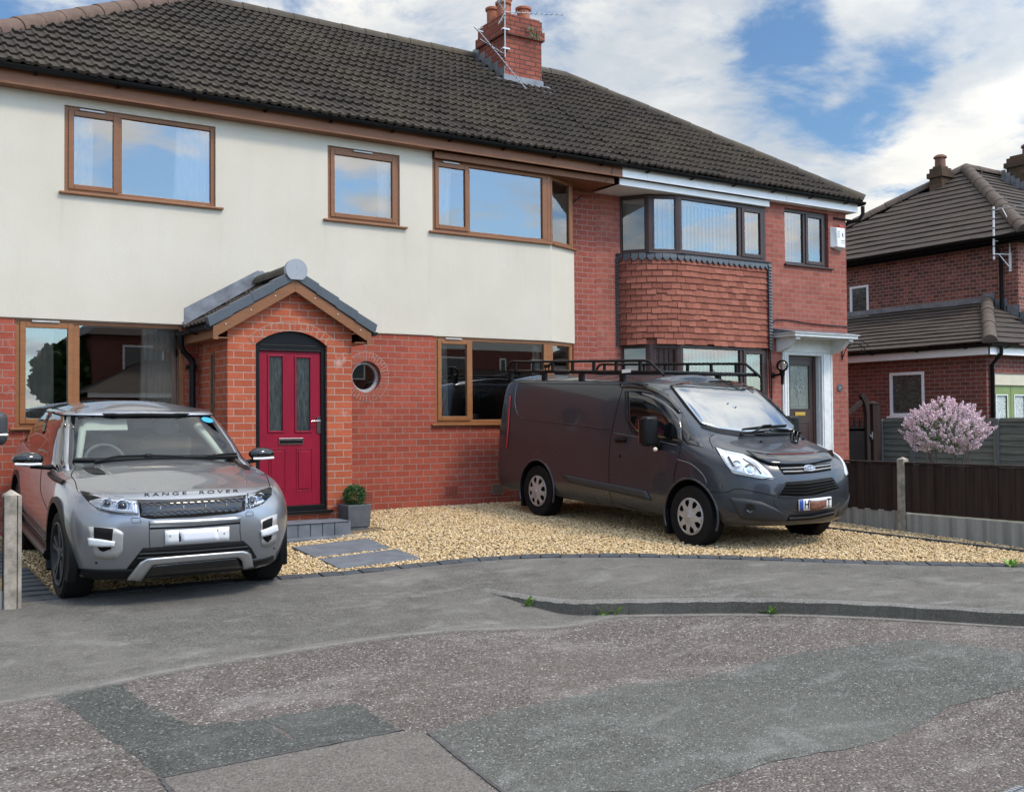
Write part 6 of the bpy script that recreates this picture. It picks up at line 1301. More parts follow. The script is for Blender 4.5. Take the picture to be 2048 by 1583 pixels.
def tyre(root, x, y, z, r, w, sg, rimr, style, mats, tilt=0):
    """sg -1: outer face towards -x"""
    ax = (sg, 0, 0); t = MB(); h = w/2; prof = [(rimr, -h*.9), (r*.93, -h), (r*.985, -h*.82), (r, -h*.5), (r, h*.5), (r*.985, h*.82), (r*.93, h), (rimr*1.05, h*.92), (rimr, h*.8)]
    t.lathe(prof, (x-sg*h, y, z), ax, 48, caps=False)
    for k in range(64):
        a = 2*math.pi*k/64
        for q in (-.5, 0, .5): pass
    wh = t.build('wheel', M['tyre'], root, sm=35); X = x
    def P(rr, a, d): return Vector((X+sg*d, y+rr*math.cos(a), z+rr*math.sin(a)))
    k = MB()
    if style == 'hub':
        k.lathe([(rimr*1.0, -.02), (rimr*1.01, -.004), (rimr*.95, .002), (rimr*.9, -.004)], (X, y, z), ax, 40, caps=False)
        n = 8
        for i in range(n):
            a0 = 2*math.pi*i/n+.17
            pts = [P(rimr*.5, a0-.39, .010), P(rimr*.5, a0+.39, .010), P(rimr*.72, a0+.17, .007), P(rimr*.94, a0+.24, .0), P(rimr*.94, a0-.24, .0), P(rimr*.72, a0-.17, .007), P(rimr*.66, a0, .014), P(rimr*.93, a0, .008)]
            if sg > 0: k.add(pts, [(5, 6, 1, 0), (6, 2, 1), (4, 7, 6, 5), (7, 3, 2, 6)])
            else: k.add(pts, [(0, 1, 6, 5), (1, 2, 6), (5, 6, 7, 4), (6, 2, 3, 7)])
        k.lathe([(rimr*.52, .009), (rimr*.3, .014), (rimr*.24, .02), (rimr*.12, .022), (rimr*.1, .03), (.001, .03)], (X, y, z), ax, 24, caps=False); k.build('rim', mats[0], wh, sm=35)
        k = MB(); k.lathe([(rimr, -.03), (.001, -.03)], (X, y, z), ax, 32, caps=False); k.build('hub_back', M['blackmatt'], wh)
    else:
        k.lathe([(rimr*1.0, -.03), (rimr*1.02, .0), (rimr*.97, .004), (rimr*.93, -.02), (rimr*.9, -.09)], (X, y, z), ax, 48, caps=False)
        for i in range(5):
            for da in (-.16, .16):
                a0 = 2*math.pi*i/5+.4+da; pts = [P(rimr*.18, a0-.25, -.018), P(rimr*.18, a0+.25, -.018), P(rimr*.95, a0+.075, -.006), P(rimr*.95, a0-.075, -.006)]; b = [p-Vector((sg*.03, 0, 0)) for p in pts]
                k.add(pts+b, [(0, 1, 2, 3), (0, 4, 5, 1), (1, 5, 6, 2), (2, 6, 7, 3), (3, 7, 4, 0)])
        k.lathe([(rimr*.24, -.03), (rimr*.2, -.01), (.001, -.008)], (X, y, z), ax, 24, caps=False); k.build('rim', mats[0], wh, sm=35)
        k = MB(); k.lathe([(rimr*.62, -.1), (rimr*.6, -.09), (.001, -.09)], (X, y, z), ax, 32, caps=False); k.build('brake_disc', M['hubcap'], wh)
        k = MB(); k.lathe([(rimr, -.13), (.001, -.13)], (X, y, z), ax, 32, caps=False); k.build('hub_back', M['blackmatt'], wh)
    return wh
def screenmat():
    t = NT('reflective_windscreen'); N, L = t.N, t.L; N.remove(t.bsdf); fr = t.n('Fresnel'); fr.inputs[0].default_value = 5.5; g = t.n('BsdfGlossy'); g.inputs['Roughness'].default_value = .0; d = t.n('BsdfDiffuse'); d.inputs[0].default_value = (.03, .036, .034, 1)
    mx = t.n('MixShader'); L.new(fr.outputs[0], mx.inputs[0]); L.new(d.outputs[0], mx.inputs[1]); L.new(g.outputs[0], mx.inputs[2]); L.new(mx.outputs[0], t.out.inputs[0]); return t.m
M['screen'] = screenmat()
# ------------------------------------------------------------------ van
def van():
    root = thing('panel_van', 'dark grey panel van with black roof rack parked nose out on the gravel', 'van', (8.786, -3, -.05)); cx, W2 = 8.786, .975
    v = Veh(root, cx, -5.46, -.125, .043, -4.53); L = 4.93
    def R(c, f, w, nf=2.6, Lf=.9, r=L, nr=5, Lr=.25): return dict(c=c, f=f, r=r, w=w, nf=nf, Lf=Lf, nr=nr, Lr=Lr)
    rows = [R(.26, .2, .88, r=L-.1), R(.3, .09, .93), R(.4, .03, .965), R(.52, .0, .98), R(.64, .0, W2), R(.76, .02, W2), R(.86, .05, W2), R(.93, .09, W2), R(.99, .17, .973, 2.8, .95), R(1.045, .34, .968, 3, .95), R(1.095, .54, .963, 3.2, .9), R(1.14, .74, .957, 3.6, .8), R(1.18, .88, .95, 4.2, .6), R(1.28, 1.0, .935, 4.6, .5), R(1.4, 1.14, .918, 4.6, .45), R(1.54, 1.31, .893, 4.6, .42), R(1.66, 1.47, .868, 4.4, .4), R(1.745, 1.62, .84, 4.2, .42, L-.06), R(1.785, 1.76, .81, 4, .45, L-.08), R(1.81, 1.92, .76, 3.6, .5, L-.12, 4, .3)]
    V, F = v.shell(rows, lambda a, q, b: .07*(1-q*q)*smooth(0, .5, b), Q=8, ns=14)
    ya, yb = v.T(.93, 0, 0), v.T(3.86, 0, 0); hr = .335; zf = v.T(.93, 0, hr); zr = v.T(3.86, 0, hr); xo = cx-W2
    body, bv = v.make('body', V, F, [M['paint_van'], M['blackmatt']], [(x0, x1, p.y, p.z+.01, .395) for p in (zf, zr) for x0, x1 in ((xo-.1, xo+.32), (cx+W2-.32, cx+W2+.1))], sub=2)
    z = lambda x, y: (980+x/2.7676, 680+y/2.7676)
    for p, nm in ((zf, 'f'), (zr, 'r')):
        for sg in (-1, 1): tyre(root, cx+sg*(W2-.012), p.y, p.z, .335, .215, sg, .2, 'hub', [M['hubcap']])
    # wheel arch lips
    def wid(y): a = y-v.yn; return W2*(1-max(0, min(1, (.9-a)/.9))**2.6)**(1/2.6)
    for p in (zf, zr):
        for sg in (-1, 1):
            k = MB(); k.tube([(cx+sg*(wid(p.y+math.cos(a)*.4)-.004), p.y+math.cos(a)*.4, p.z+.01+math.sin(a)*.4) for a in np.linspace(-.35, math.pi+.35, 30)], .014, 8); k.build('arch_lip', M['paint_van'], root, sm=60)
    for p in (zf, zr):
        k = MB(); k.box(xo+.02, xo+.2, p.y+.36, p.y+.4, p.z-.22, p.z+.05); k.build('mud_flap', M['blackmatt'], root)
    # glazing
    ws = v.patch('windscreen', [(1002, 258), (1060, 246), (1120, 238), (1290, 230), (1380, 238), (1437, 252)], [(1165, 465), (1260, 494), (1400, 512), (1520, 516), (1620, 512), (1712, 503)], bv, M['screen'], .02, 44, 22, z=z)
    v.line('windscreen_seal', [(1000, 257), (1040, 310), (1090, 375), (1165, 465)], bv, M['black'], .012, .004, z); v.line('windscreen_seal', [(1437, 252), (1520, 320), (1620, 410), (1712, 503)], bv, M['black'], .014, .004, z); v.line('windscreen_seal', [(1000, 257), (1060, 246), (1120, 238), (1290, 230), (1380, 238), (1437, 252)], bv, M['black'], .014, .004, z)
    v.patch('scuttle', [(1165, 468), (1260, 497), (1400, 515), (1520, 519), (1620, 515), (1712, 506)], [(1175, 482), (1262, 508), (1400, 527), (1520, 531), (1620, 527), (1715, 516)], bv, M['black'], .024, 20, 3, z=z)
    v.patch('side_window', [(760, 280), (830, 282), (900, 297), (955, 325), (1010, 370), (1052, 412)], [(768, 455), (800, 508), (860, 525), (940, 545), (1000, 555), (1064, 566)], bv, M['glass_dark'], .004, 22, 8, z=z, mirror=True)
    v.patch('corner_window', [(1062, 395), (1085, 430), (1120, 490), (1172, 580)], [(1062, 430), (1066, 568), (1110, 580), (1180, 592)], bv, M['pianoblack'], .004, 12, 6, z=z, mirror=True)
    v.patch('wind_deflector', [(722, 242), (800, 243), (880, 252), (950, 280), (1005, 320), (1062, 390)], [(722, 262), (800, 266), (870, 276), (935, 302), (988, 340), (1052, 408)], bv, M['pianoblack'], .014, 22, 4, z=z, mirror=True)
    k = MB()
    for q in (((750, 282), (752, 430), (790, 512), (940, 553), (1060, 575)),): v.ribbon_mb(k, q, bv, .009, .002, z, 30)
    k.build('window_surround', M['black'], root, sm=60)
    # shut lines
    for nm, pts in (('panel_gap', [(735, 262), (700, 390), (668, 545), (658, 700), (664, 850), (690, 918)]), ('panel_gap', [(1060, 575), (1048, 630), (1025, 720), (1015, 790)]), ('panel_gap', [(165, 238), (300, 240), (500, 243), (715, 246)]), ('panel_gap', [(720, 905), (800, 930), (940, 965)]), ('panel_gap', [(1240, 520), (1215, 545), (1235, 600)])):
        v.line(nm, pts, bv, M['blackmatt'], .0045, .0, z, 30, mirror=True)
    v.line('pressing', [(150, 245), (138, 330), (150, 400), (185, 432), (300, 448), (480, 470), (660, 492)], bv, M['paint_van'], .009, .003, z, 40, mirror=True)
    v.line('pressing', [(690, 515), (860, 545), (1040, 582)], bv, M['paint_van'], .009, .003, z, 24, mirror=True)
    v.line('pressing', [(1040, 660), (1120, 690), (1190, 760), (1200, 830)], bv, M['paint_van'], .009, .003, z, 24, mirror=True)
    v.patch('rub_strip', [(390, 738), (520, 765), (660, 792), (800, 820), (868, 834)], [(440, 785), (540, 808), (660, 832), (800, 864), (893, 886)], bv, M['trim'], .014, 16, 4, .016, z=z, mirror=True)
    k = MB(); h, n, _ = v.cast(*z(725, 552), bv); k.obox(h+n*.002+Vector((0, -.09, -.03)), n*.012, (0, .18, 0), (0, 0, .06)); k.tube([h+n*.012+Vector((0, -.1, .0)), h+n*.035+Vector((0, -.05, .004)), h+n*.035+Vector((0, .06, .008)), h+n*.012+Vector((0, .1, .008))], .014, 8); k.build('door_handle', M['black'], root, sm=50)
    k = MB(); h, n, _ = v.cast(*z(720, 640), bv); k.lathe([(.018, 0), (.018, .006)], h, n, 14); k.build('lock', M['black'], root)
    k = MB(); h, n, _ = v.cast(*z(107, 400), bv)
    v.patch('tail_lamp', [(112, 310), (106, 400), (98, 520), (92, 600)], [(118, 310), (112, 400), (104, 520), (98, 600)], bv, M['red'], .006, 14, 3, .008, z=z)
    # front
    hl = v.patch('headlight', [(1245, 592), (1300, 612), (1400, 632), (1480, 672), (1540, 722), (1573, 762)], [(1285, 660), (1322, 712), (1345, 738), (1420, 752), (1500, 767), (1562, 770)], bv, M['lampwhite'], .010, 22, 8, .012, z=z, mirror=True)
    k = MB()
    for (x, y, r) in ((1440, 716, .062), (1365, 690, .045)):
        h, n, _ = v.cast(*z(x, y), bv); k.lathe([(r, .012), (r*.96, .02), (r*.55, .006), (r*.5, .016), (.001, .018)], h, n, 24, caps=False)
    v.ribbon_mb(k, [(1290, 640), (1335, 715), (1440, 740), (1550, 760)], bv, .008, .012, z); v.ribbon_mb(k, [(1300, 622), (1400, 645), (1475, 690), (1540, 745)], bv, .006, .012, z)
    k.build('lamp_reflector', M['lampinner'], hl, sm=40)
    k = MB(); v.ribbon_mb(k, [(1320, 650), (1350, 700)], bv, .012, .012, z, 8); v.ribbon_mb(k, [(1400, 660), (1470, 700), (1500, 740)], bv, .006, .013, z, 12); k.build('lamp_trim', M['trim'], hl, sm=60)
    v.line('headlight_rim', [(1245, 592), (1300, 612), (1400, 632), (1480, 672), (1540, 722), (1573, 762), (1500, 769), (1420, 754), (1345, 740), (1300, 680), (1245, 592)], bv, M['trim'], .005, .008, z, 50, curve=False)
    v.patch('bonnet_deflector', [(1415, 622), (1520, 640), (1620, 640), (1760, 634), (1890, 619)], [(1478, 664), (1560, 692), (1640, 696), (1760, 690), (1896, 662)], bv, M['pianoblack'], .03, 20, 5, .01, z=z)
    gr = v.patch('upper_grille', [(1592, 700), (1700, 696), (1800, 690), (1882, 679)], [(1628, 744), (1700, 742), (1800, 734), (1886, 720)], bv, M['blackmatt'], .004, 14, 4, .006, z=z)
    k = MB(); v.ribbon_mb(k, [(1605, 712), (1700, 709), (1800, 702), (1882, 692)], bv, .008, .012, z); v.ribbon_mb(k, [(1618, 730), (1700, 728), (1800, 720), (1884, 708)], bv, .008, .012, z); k.build('chrome_bar', M['silver'], gr, sm=60)
    h, n, _ = v.cast(*z(1760, 711), bv); k = MB(); s_ = Vector((0, 0, 1)).cross(n).normalized(); up = n.cross(s_)
    el = [(math.cos(a), math.sin(a)) for a in np.linspace(0, 2*math.pi, 33)[:-1]]; c0 = h+n*.02
    for rx, ry, d0, d1, mi in ((.083, .034, -.02, .004, 1), (.077, .029, .004, .007, 0)):
        k.add([c0+s_*x*rx+up*y_*ry+n*d0 for x, y_ in el]+[c0+s_*x*rx+up*y_*ry+n*d1 for x, y_ in el], [(i, (i+1) % 32, (i+1) % 32+32, i+32) for i in range(32)]+[tuple(range(32, 64))], mi)
    bd = k.build('badge', [M['blueoval'], M['chrome']], gr, sm=40)
    script(bd, c0+n*.0085, s_, up, .036)
    mg = v.patch('main_grille', [(1645, 790), (1760, 782), (1890, 764)], [(1598, 858), (1700, 864), (1800, 856), (1926, 822)], bv, M['blackmatt'], .004, 18, 6, .006, z=z)
    k = MB()
    for t in (.15, .38, .6, .82):
        a = [(lerp(1645, 1598, t), lerp(790, 858, t)), (lerp(1760, 1750, t), lerp(782, 862, t)), (lerp(1890, 1926, t), lerp(764, 822, t))]; v.ribbon_mb(k, a, bv, .011, .008, z, 20)
    k.build('grille_slat', M['black'], mg, sm=60)
    v.line('grille_rim', [(1640, 786), (1760, 777), (1893, 759), (1932, 824), (1800, 862), (1700, 869), (1592, 862), (1640, 786)], bv, M['trim'], .008, .004, z, 50, curve=False)
    v.line('bumper_crease', [(1590, 868), (1575, 890), (1600, 930), (1660, 955), (1800, 950), (1900, 925), (1935, 900)], bv, M['trim'], .006, .002, z, 40)
    lg = v.patch('lower_grille', [(1662, 966), (1780, 958), (1905, 934)], [(1640, 1000), (1780, 992), (1902, 966)], bv, M['blackmatt'], .004, 14, 4, .006, z=z)
    k = MB(); v.ribbon_mb(k, [(1655, 984), (1780, 976), (1903, 950)], bv, .01, .008, z); k.build('grille_slat', M['trim'], lg, sm=60)
    fp = v.patch('fog_panel', [(1320, 868), (1400, 875), (1500, 893), (1570, 925), (1650, 965)], [(1390, 985), (1450, 995), (1520, 1000), (1600, 1002), (1640, 998)], bv, M['trim'], .004, 16, 6, .006, z=z, mirror=True)
    k = MB(); h, n, _ = v.cast(*z(1440, 928), bv); k.lathe([(.052, .0), (.05, .02), (.042, .018), (.03, .006), (.001, .01)], h, n, 24); k.build('fog_lamp', M['pianoblack'], fp, sm=40)
    v.line('bumper_joint', [(1195, 835), (1300, 842), (1370, 822), (1480, 840), (1580, 862)], bv, M['blackmatt'], .004, .0, z, 30)
    pl = v.patch('number_plate', [(1703, 881), (1790, 874), (1877, 864)], [(1704, 940), (1790, 932), (1878, 920)], bv, M['plate'], .03, 10, 4, .02, z=z)
    k = v.patch('blue_band', [(1704, 881), (1724, 879)], [(1705, 940), (1725, 938)], bv, M['euro'], .032, 4, 4, .003, z=z, parent=pl)
    def onplate(p, d): h, n, ok = v.cast(*z(p.x, -p.z), bv); return h+n*(.0325+d)
    for ch, x in (('H', 1742), ('1', 1812), ('V', 1838), ('T', 1862)):
        text(pl, 'plate_character', ch, 62, Vector((x, 0, -(907-(x-1742)*.09))), (1, 0, 0), (0, 0, 1), M['ink'], .4, flat_surface=lambda p, d: onplate(p, .001), sx=.62, bold=.8)
    v.patch('smudge', [(1757, 884), (1790, 888), (1818, 880), (1850, 876)], [(1759, 932), (1800, 936), (1830, 922), (1848, 916)], bv, M['rust'], .0345, 8, 4, .002, z=z, parent=pl)
    v.patch('smudge', [(1754, 876), (1800, 872), (1852, 866)], [(1756, 888), (1800, 890), (1852, 880)], bv, M['paper'], .0355, 8, 3, .002, z=z, parent=pl)
    # wipers and washer jets
    k = MB(); v.ribbon_mb(k, [(1392, 504), (1500, 490), (1632, 481)], bv, .012, .03, z, 14); v.ribbon_mb(k, [(1380, 528), (1520, 512), (1690, 511)], bv, .012, .03, z, 14); v.ribbon_mb(k, [(1450, 525), (1500, 488), (1545, 485)], bv, .009, .045, z, 10); v.ribbon_mb(k, [(1525, 522), (1545, 505), (1640, 512)], bv, .009, .045, z, 10)
    k.build('wiper', M['black'], root, sm=60)
    k = MB()
    for x, y in ((1500, 563), (1733, 548)): h, n, _ = v.cast(*z(x, y), bv); k.ball(h+n*.006, .016, 10, 6)
    k.build('washer_jet', M['black'], root, sm=60)
    # mirrors
    for sg in (-1, 1):
        c = v.T(1.42, sg*(W2+.16), 1.235); k = MB(); w, h, d = .105, .165, .075
        k.add([c+Vector((x*w*(1 if zz_ < 0 else .92), y_*d*(.75 if abs(x) > .9 else 1), zz_*h)) for zz_ in (-1, 1) for x, y_ in ((-1, -.9), (.4, -1), (1, -.8), (1, 1), (-1, 1))], [(4, 3, 2, 1, 0), (5, 6, 7, 8, 9)]+[(i, (i+1) % 5, (i+1) % 5+5, i+5) for i in range(5)])
        m = k.build('wing_mirror', M['black'], root, bevel=.035, seg=4, sm=60)
        k = MB(); k.tube([c+Vector((-sg*.06, .0, -.13)), c+Vector((-sg*.12, .02, -.17)), v.T(1.46, sg*(W2-.06), 1.08)], [.04, .045, .06], 10); k.build('mirror_arm', M['black'], m, sm=60)
        k = MB(); k.ball(c+Vector((-sg*.03, -.06, -.2)), .025, 10, 6, sc=(1.2, .8, 1)); k.build('indicator', M['cream'], m, sm=60)
        k = MB(); k.box(c.x-.085, c.x+.085, c.y+.076, c.y+.08, c.z-.13, c.z+.13); k.build('mirror_glass', M['chrome'], m)
    # roof rack
    rk = MB(); xr, xl = cx-.79, cx+.77
    def pr(x, y, zz_): return Vector((x, y, zz_))
    zr_, zfr = v.T(4.75, 0, 1.92).z, v.T(1.6, 0, 1.92).z
    for x in (xr, xl):
        y0, y1 = -.68, -3.62; n = 10; zb = lambda y: lerp(zr_, zfr, (y-y0)/(y1-y0))-.0; top = [(x, y0+.02, zb(y0)), (x, y0-.0, zb(y0)+.07), (x, y0-.06, zb(y0)+.115), (x, y0-.15, zb(y0)+.125)]+[(x, y, zb(y)+.125) for y in np.linspace(y0-.4, y1, 8)]+[(x, y1-.08, zb(y1)+.115), (x, y1-.33, zb(y1)-.06)]
        rk.tube(top, .017, 8); rk.box(x-.022, x+.022, y1-.28, y0, zb((y0+y1)/2)-.035, zb((y0+y1)/2)+.012) if False else rk.tube([(x, y0, zb(y0)-.005), (x, y1-.28, zb(y1-.28)-.01)], .022, 6)
        for t in np.linspace(.06, .97, 7): y = lerp(y0, y1, t); rk.box(x-.012, x+.012, y-.02, y+.02, zb(y), zb(y)+.12)
        for t in (.02, .3, .58, .86): y = lerp(y0, y1, t); rk.obox((x-.02, y-.04, zb(y)-.13), (.04, 0, 0), (0, .08, 0), (0, 0, .13))
    for y in np.linspace(-.75, -3.85, 8): rk.tube([(xr, y, lerp(zr_, zfr, (y+.68)/-2.94)-.005), (xl, y, lerp(zr_, zfr, (y+.68)/-2.94)-.005)], .016, 6)
    rko = rk.build('roof_rack', M['black'], root, sm=50)
    k = MB(); y = -3.3; k.box(xr-.03, xr-.024, y-.09, y+.07, lerp(zr_, zfr, .88)-.02, lerp(zr_, zfr, .88)+.02); k.build('rack_label', M['plate'], rko)
    for t in (.22, .33):    # small bull figures on the side rails are plain clamps seen in outline
        y = lerp(-.68, -3.62, t+.1); zb_ = lerp(zr_, zfr, t+.1); k = MB(); k.box(xr-.01, xr+.01, y-.06, y+.06, zb_+.04, zb_+.09); k.box(xr-.008, xr+.008, y-.05, y-.035, zb_, zb_+.05); k.box(xr-.008, xr+.008, y+.03, y+.045, zb_, zb_+.05); k.ball((xr, y-.075, zb_+.085), .02, 8, 6); k.build('rail_ornament', M['black'], rko, bevel=.005) if t < .3 else None
    k = MB(); p = v.T(2.0, .5, 1.87); k.tube([p, p+Vector((.0, .16, .09))], [.006, .003], 6); k.build('aerial_whip', M['black'], root)
def script(parent, c, s_, up, size):
    """flowing script lettering for the oval"""
    k = MB(); S = size/36.0
    strokes = [[(-30, -8), (-27, -9), (-23, 6), (-20, 12), (-12, 14)], [(-31, 9), (-27, 13), (-20, 13), (-10, 12)], [(-28, 1), (-16, 3)], [(-10, -2), (-13, -6), (-9, -9), (-5, -5), (-7, 0), (-10, -2), (-4, 0), (2, 1)], [(2, 1), (1, -8), (3, -1), (7, 2), (10, 1)], [(17, 0), (12, 0), (10, -6), (14, -9), (18, -3), (22, 13), (19, -7), (22, -9), (27, -5)]]
    for st in strokes: k.tube([c+s_*(x*S*1.9)+up*(y*S*1.25) for x, y in smoothcurve(st, 4)], .0022, 5)
    k.build('badge_script', M['chrome'], parent)
van()
# ------------------------------------------------------------------ car
def car():
    cx = 2.519; root = thing('silver_car', 'silver grey compact luxury four-wheel-drive car parked nose out in front of the ground floor window', 'car', (cx, -2.4, -.12)); L, W2 = 4.33, .945
    v = Veh(root, cx-.012, -4.5, -.185, .05, -3.66, .026)
    def ce(a): return .9+.115*smooth(-.1, 1.4, a)+.1*smooth(1.2, 4.2, a)
    def lv(c, k): return lambda a: c+(ce(a)-.9)*k
    def R(c, f, w, nf=3.3, Lf=.88, r=L, nr=3.5, Lr=.5): return dict(c=c, f=f, r=r, w=w, nf=nf, Lf=Lf, nr=nr, Lr=Lr)
    rows = [R(.175, .22, .84, r=L-.2), R(.235, .12, .9, r=L-.08), R(.4, .05, .93), R(.52, .012, W2), R(.62, .0, .955), R(lv(.72, .3), .012, .952), R(lv(.8, .6), .03, .935, 3.1), R(lv(.855, .85), .055, .908, 3.0), R(lv(.885, 1), .085, .88, 2.9), R(lv(.903, 1), .13, .85, 2.8)]
    def crown(a, q, b): return (.058*smooth(.0, .8, a-.05)+.012)*(1-abs(q)**2.6)*smooth(0, .5, b)
    V, F = v.shell(rows, crown, Q=10, ns=14)
    zf, zr = v.T(.85, 0, .362), v.T(3.51, 0, .362); xo = cx-W2; rw = .365
    body, bv = v.make('body', V, F, [M['paint_car'], M['blackmatt']], [(x0, x1, p.y, p.z+.01, .43) for p in (zf, zr) for x0, x1 in ((p.x-W2-.15, p.x-W2+.3), (p.x+W2-.3, p.x+W2+.15))], sub=2)
    # greenhouse shell
    def G(c, f, r, w, nf=5, Lf=.5, nr=4, Lr=.4): return dict(c=c, f=f, r=r, w=w, nf=nf, Lf=Lf, nr=nr, Lr=Lr, t=lambda a, k=(.92-w)*.8: 1-k*smooth(2.1, 4.2, a))
    grows = [G(lambda a: ce(a)-.015, 1.08, 4.27, .885), G(lambda a: ce(a)*.6+.46, 1.32, 4.25, .858), G(lambda a: 1.2+.025*smooth(2, 4, a), 1.5, 4.2, .825), G(lambda a: 1.34-.0*a, 1.73, 4.12, .782), G(lambda a: 1.455-.03*smooth(2.6, 4, a), 1.93, 4.02, .735)]
    ga, gb = v.shell(grows, lambda a, q, b: 0.0, Q=8, ns=12)
    gm = bpy.data.meshes.new('tmp'); gm.from_pydata(ga, [], gb); bm = bmesh.new(); bm.from_mesh(gm); bmesh.ops.remove_doubles(bm, verts=bm.verts, dist=4e-4); bmesh.ops.subdivide_edges(bm, edges=bm.edges, cuts=1, use_grid_fill=True) if False else None; bm.to_mesh(gm); bm.free()
    gbv = BVHTree.FromPolygons([q.co.copy() for q in gm.vertices], [tuple(p.vertices) for p in gm.polygons])
    nring = 2*(2*len(FR)+11)-2; n = nring; nh = len(FR)
    # split the shell: windscreen (front fan), pillars, the rest dark glass
    nrow = len(grows); scr = MB(); pil = MB(); drk = MB(); brd = MB(); brr = MB(); pir = MB(); sel = {j: ('s' if (j < 9 or j >= n-9) else 'b' if (j < 10 or j >= n-10) else 'p' if (j < 11 or j >= n-11) else 'd') for j in range(n)}
    for i in range(nrow-1):
        for j in range(n):
            A = [ga[i*n+j], ga[i*n+(j+1) % n], ga[(i+1)*n+(j+1) % n], ga[(i+1)*n+j]]; {'s': scr, 'b': brd if j < n/2 else brr, 'p': pil if j < n/2 else pir, 'd': drk}[sel[j]].add(A, [(0, 1, 2, 3)])
    o = scr.build('windscreen', M['glass_car'], root, sm=180, weld=1e-4); wscr = o
    brd.build('windscreen_surround', M['pianoblack'], root, sm=60, weld=1e-4, solid=.004); brr.build('windscreen_surround', M['pianoblack'], root, sm=60, weld=1e-4, solid=.004); pir.build('windscreen_pillar', M['paint_car'], root, sm=60, weld=1e-4, solid=.01); pil.build('windscreen_pillar', M['paint_car'], root, sm=60, weld=1e-4, solid=.01); drk.build('side_glass', M['glass_dark'], root, sm=40, weld=1e-4, solid=.006)
    # roof
    rrows = [G(lambda a: 1.45-.03*smooth(2.6, 4, a), 1.92, 4.04, .738), G(lambda a: 1.475-.03*smooth(2.6, 4, a), 1.925, 4.1, .735), G(lambda a: 1.498-.03*smooth(2.6, 4, a), 1.96, 4.12, .7)]
    V, F = v.shell(rrows, lambda a, q, b: (.08*smooth(1.9, 2.6, a))*(1-abs(q)**2.2)*smooth(0, .4, b)+.012*smooth(1.96, 2.3, a), Q=8, ns=12); roof, rbv = v.make('roof', V, F, [M['paint_car']], (), sub=2, ang=60)
    allb = [bv, gbv, rbv]; z = lambda x, y: (x/3.166, 760+y/3.166); z2 = lambda x, y: (x/3.94, 600+y/3.94)
    # interior seen through the windscreen
    it = MB(); it.add([v.T(a, b, c) for a, b, c in ((1.2, -.78, 1.0), (1.2, .78, 1.0), (1.75, .76, 1.035), (1.75, -.76, 1.035), (1.8, -.76, .9), (1.8, .76, .9))], [(0, 1, 2, 3), (3, 2, 5, 4)]); it.build('dashboard', M['dash'], root)
    for b in (-.37, .37):
        k = MB(); k.add([v.T(2.5+a, b+x, c) for a, x, c in ((0, -.25, .85), (0, .25, .85), (.1, .25, 1.2), (.1, -.25, 1.2), (.12, .17, 1.25), (.12, -.17, 1.25))], [(0, 1, 2, 3), (3, 2, 4, 5)]); p = v.T(2.62, b, 1.31); k.ball(p, .1, 14, 10, sc=(1.25, .5, .85)); k.build('seat', M['seat'], root, sm=60, solid=.03)
    k = MB(); c = v.T(1.88, -.37, 1.02); u = Vector((1, 0, 0)); w = Vector((0, .35, .94)).normalized(); k.tube([c+u*math.cos(a)*.185+w*math.sin(a)*.185 for a in np.linspace(0, 2*math.pi, 33)], .016, 8); k.tube([c-u*.18, c+u*.18], .018, 6); k.ball(c, .06, 12, 8); k.build('steering_wheel', M['dash'], root, sm=60)
    k = MB(); p = v.T(2.02, .0, 1.4); k.box(p.x-.1, p.x+.1, p.y-.02, p.y+.06, p.z-.06, p.z+.03); k.build('mirror_housing', M['black'], root, bevel=.015)
    k = MB(); k.add([v.T(a, b, c) for a, b, c in ((2.02, -.55, 1.42), (2.02, -.15, 1.42), (1.96, -.15, 1.325), (1.96, -.55, 1.325))], [(0, 1, 2, 3)]); k.build('sun_visor', M['pale_trim'], root, solid=.015)
    k = MB()
    for sg in (-1, 1): k.tube([v.T(1.55, sg*.66, 1.07), v.T(1.8, sg*.6, 1.22), v.T(2.06, sg*.54, 1.36)], [.03, .035, .04], 8)
    k.build('pillar_trim', M['pale_trim'], root, sm=60); k = MB(); k.add([v.T(a, b, c) for a, b, c in ((2.0, -.62, 1.425), (2.0, .62, 1.425), (3.9, .6, 1.4), (3.9, -.6, 1.4))], [(0, 1, 2, 3)]); k.build('headlining', M['seat'], root)
    # windscreen black border
    k = MB(); 
    for pts in (((493, 240), (600, 225), (900, 218), (1200, 222), (1322, 226)), ): v.ribbon_mb(k, pts, [gbv, rbv], .016, -.006, z, 30)
    for pts in (((462, 505), (640, 505), (940, 492), (1200, 485), (1500, 482)),): v.ribbon_mb(k, pts, gbv, .026, -.008, z, 26)
    k.build('windscreen_border', M['black'], wscr, sm=60)
    k = MB(); h, nn, _ = v.cast(*z(1312, 253), gbv); s_ = Vector((0, 0, 1)).cross(nn).normalized(); up = nn.cross(s_); k.add([h+nn*.004+s_*.062*math.cos(a)+up*.05*math.sin(a) for a in np.linspace(0, 6.2832, 25)[:-1]], [tuple(range(24))]); k.build('sticker', M['sticker'], wscr)
    for pts in ([(458, 195), (470, 170), (600, 140)], [(495, 205), (505, 172)]): pass
    v.line('panel_gap', [(488, 212), (478, 185), (560, 165)], rbv, M['blackmatt'], .003, 0, z, 10)
    # side window seam + pillars
    for pts in ([(330, 195), (300, 250), (280, 330)],): v.line('window_pillar', pts, gbv, M['pianoblack'], .02, .002, z, 10)
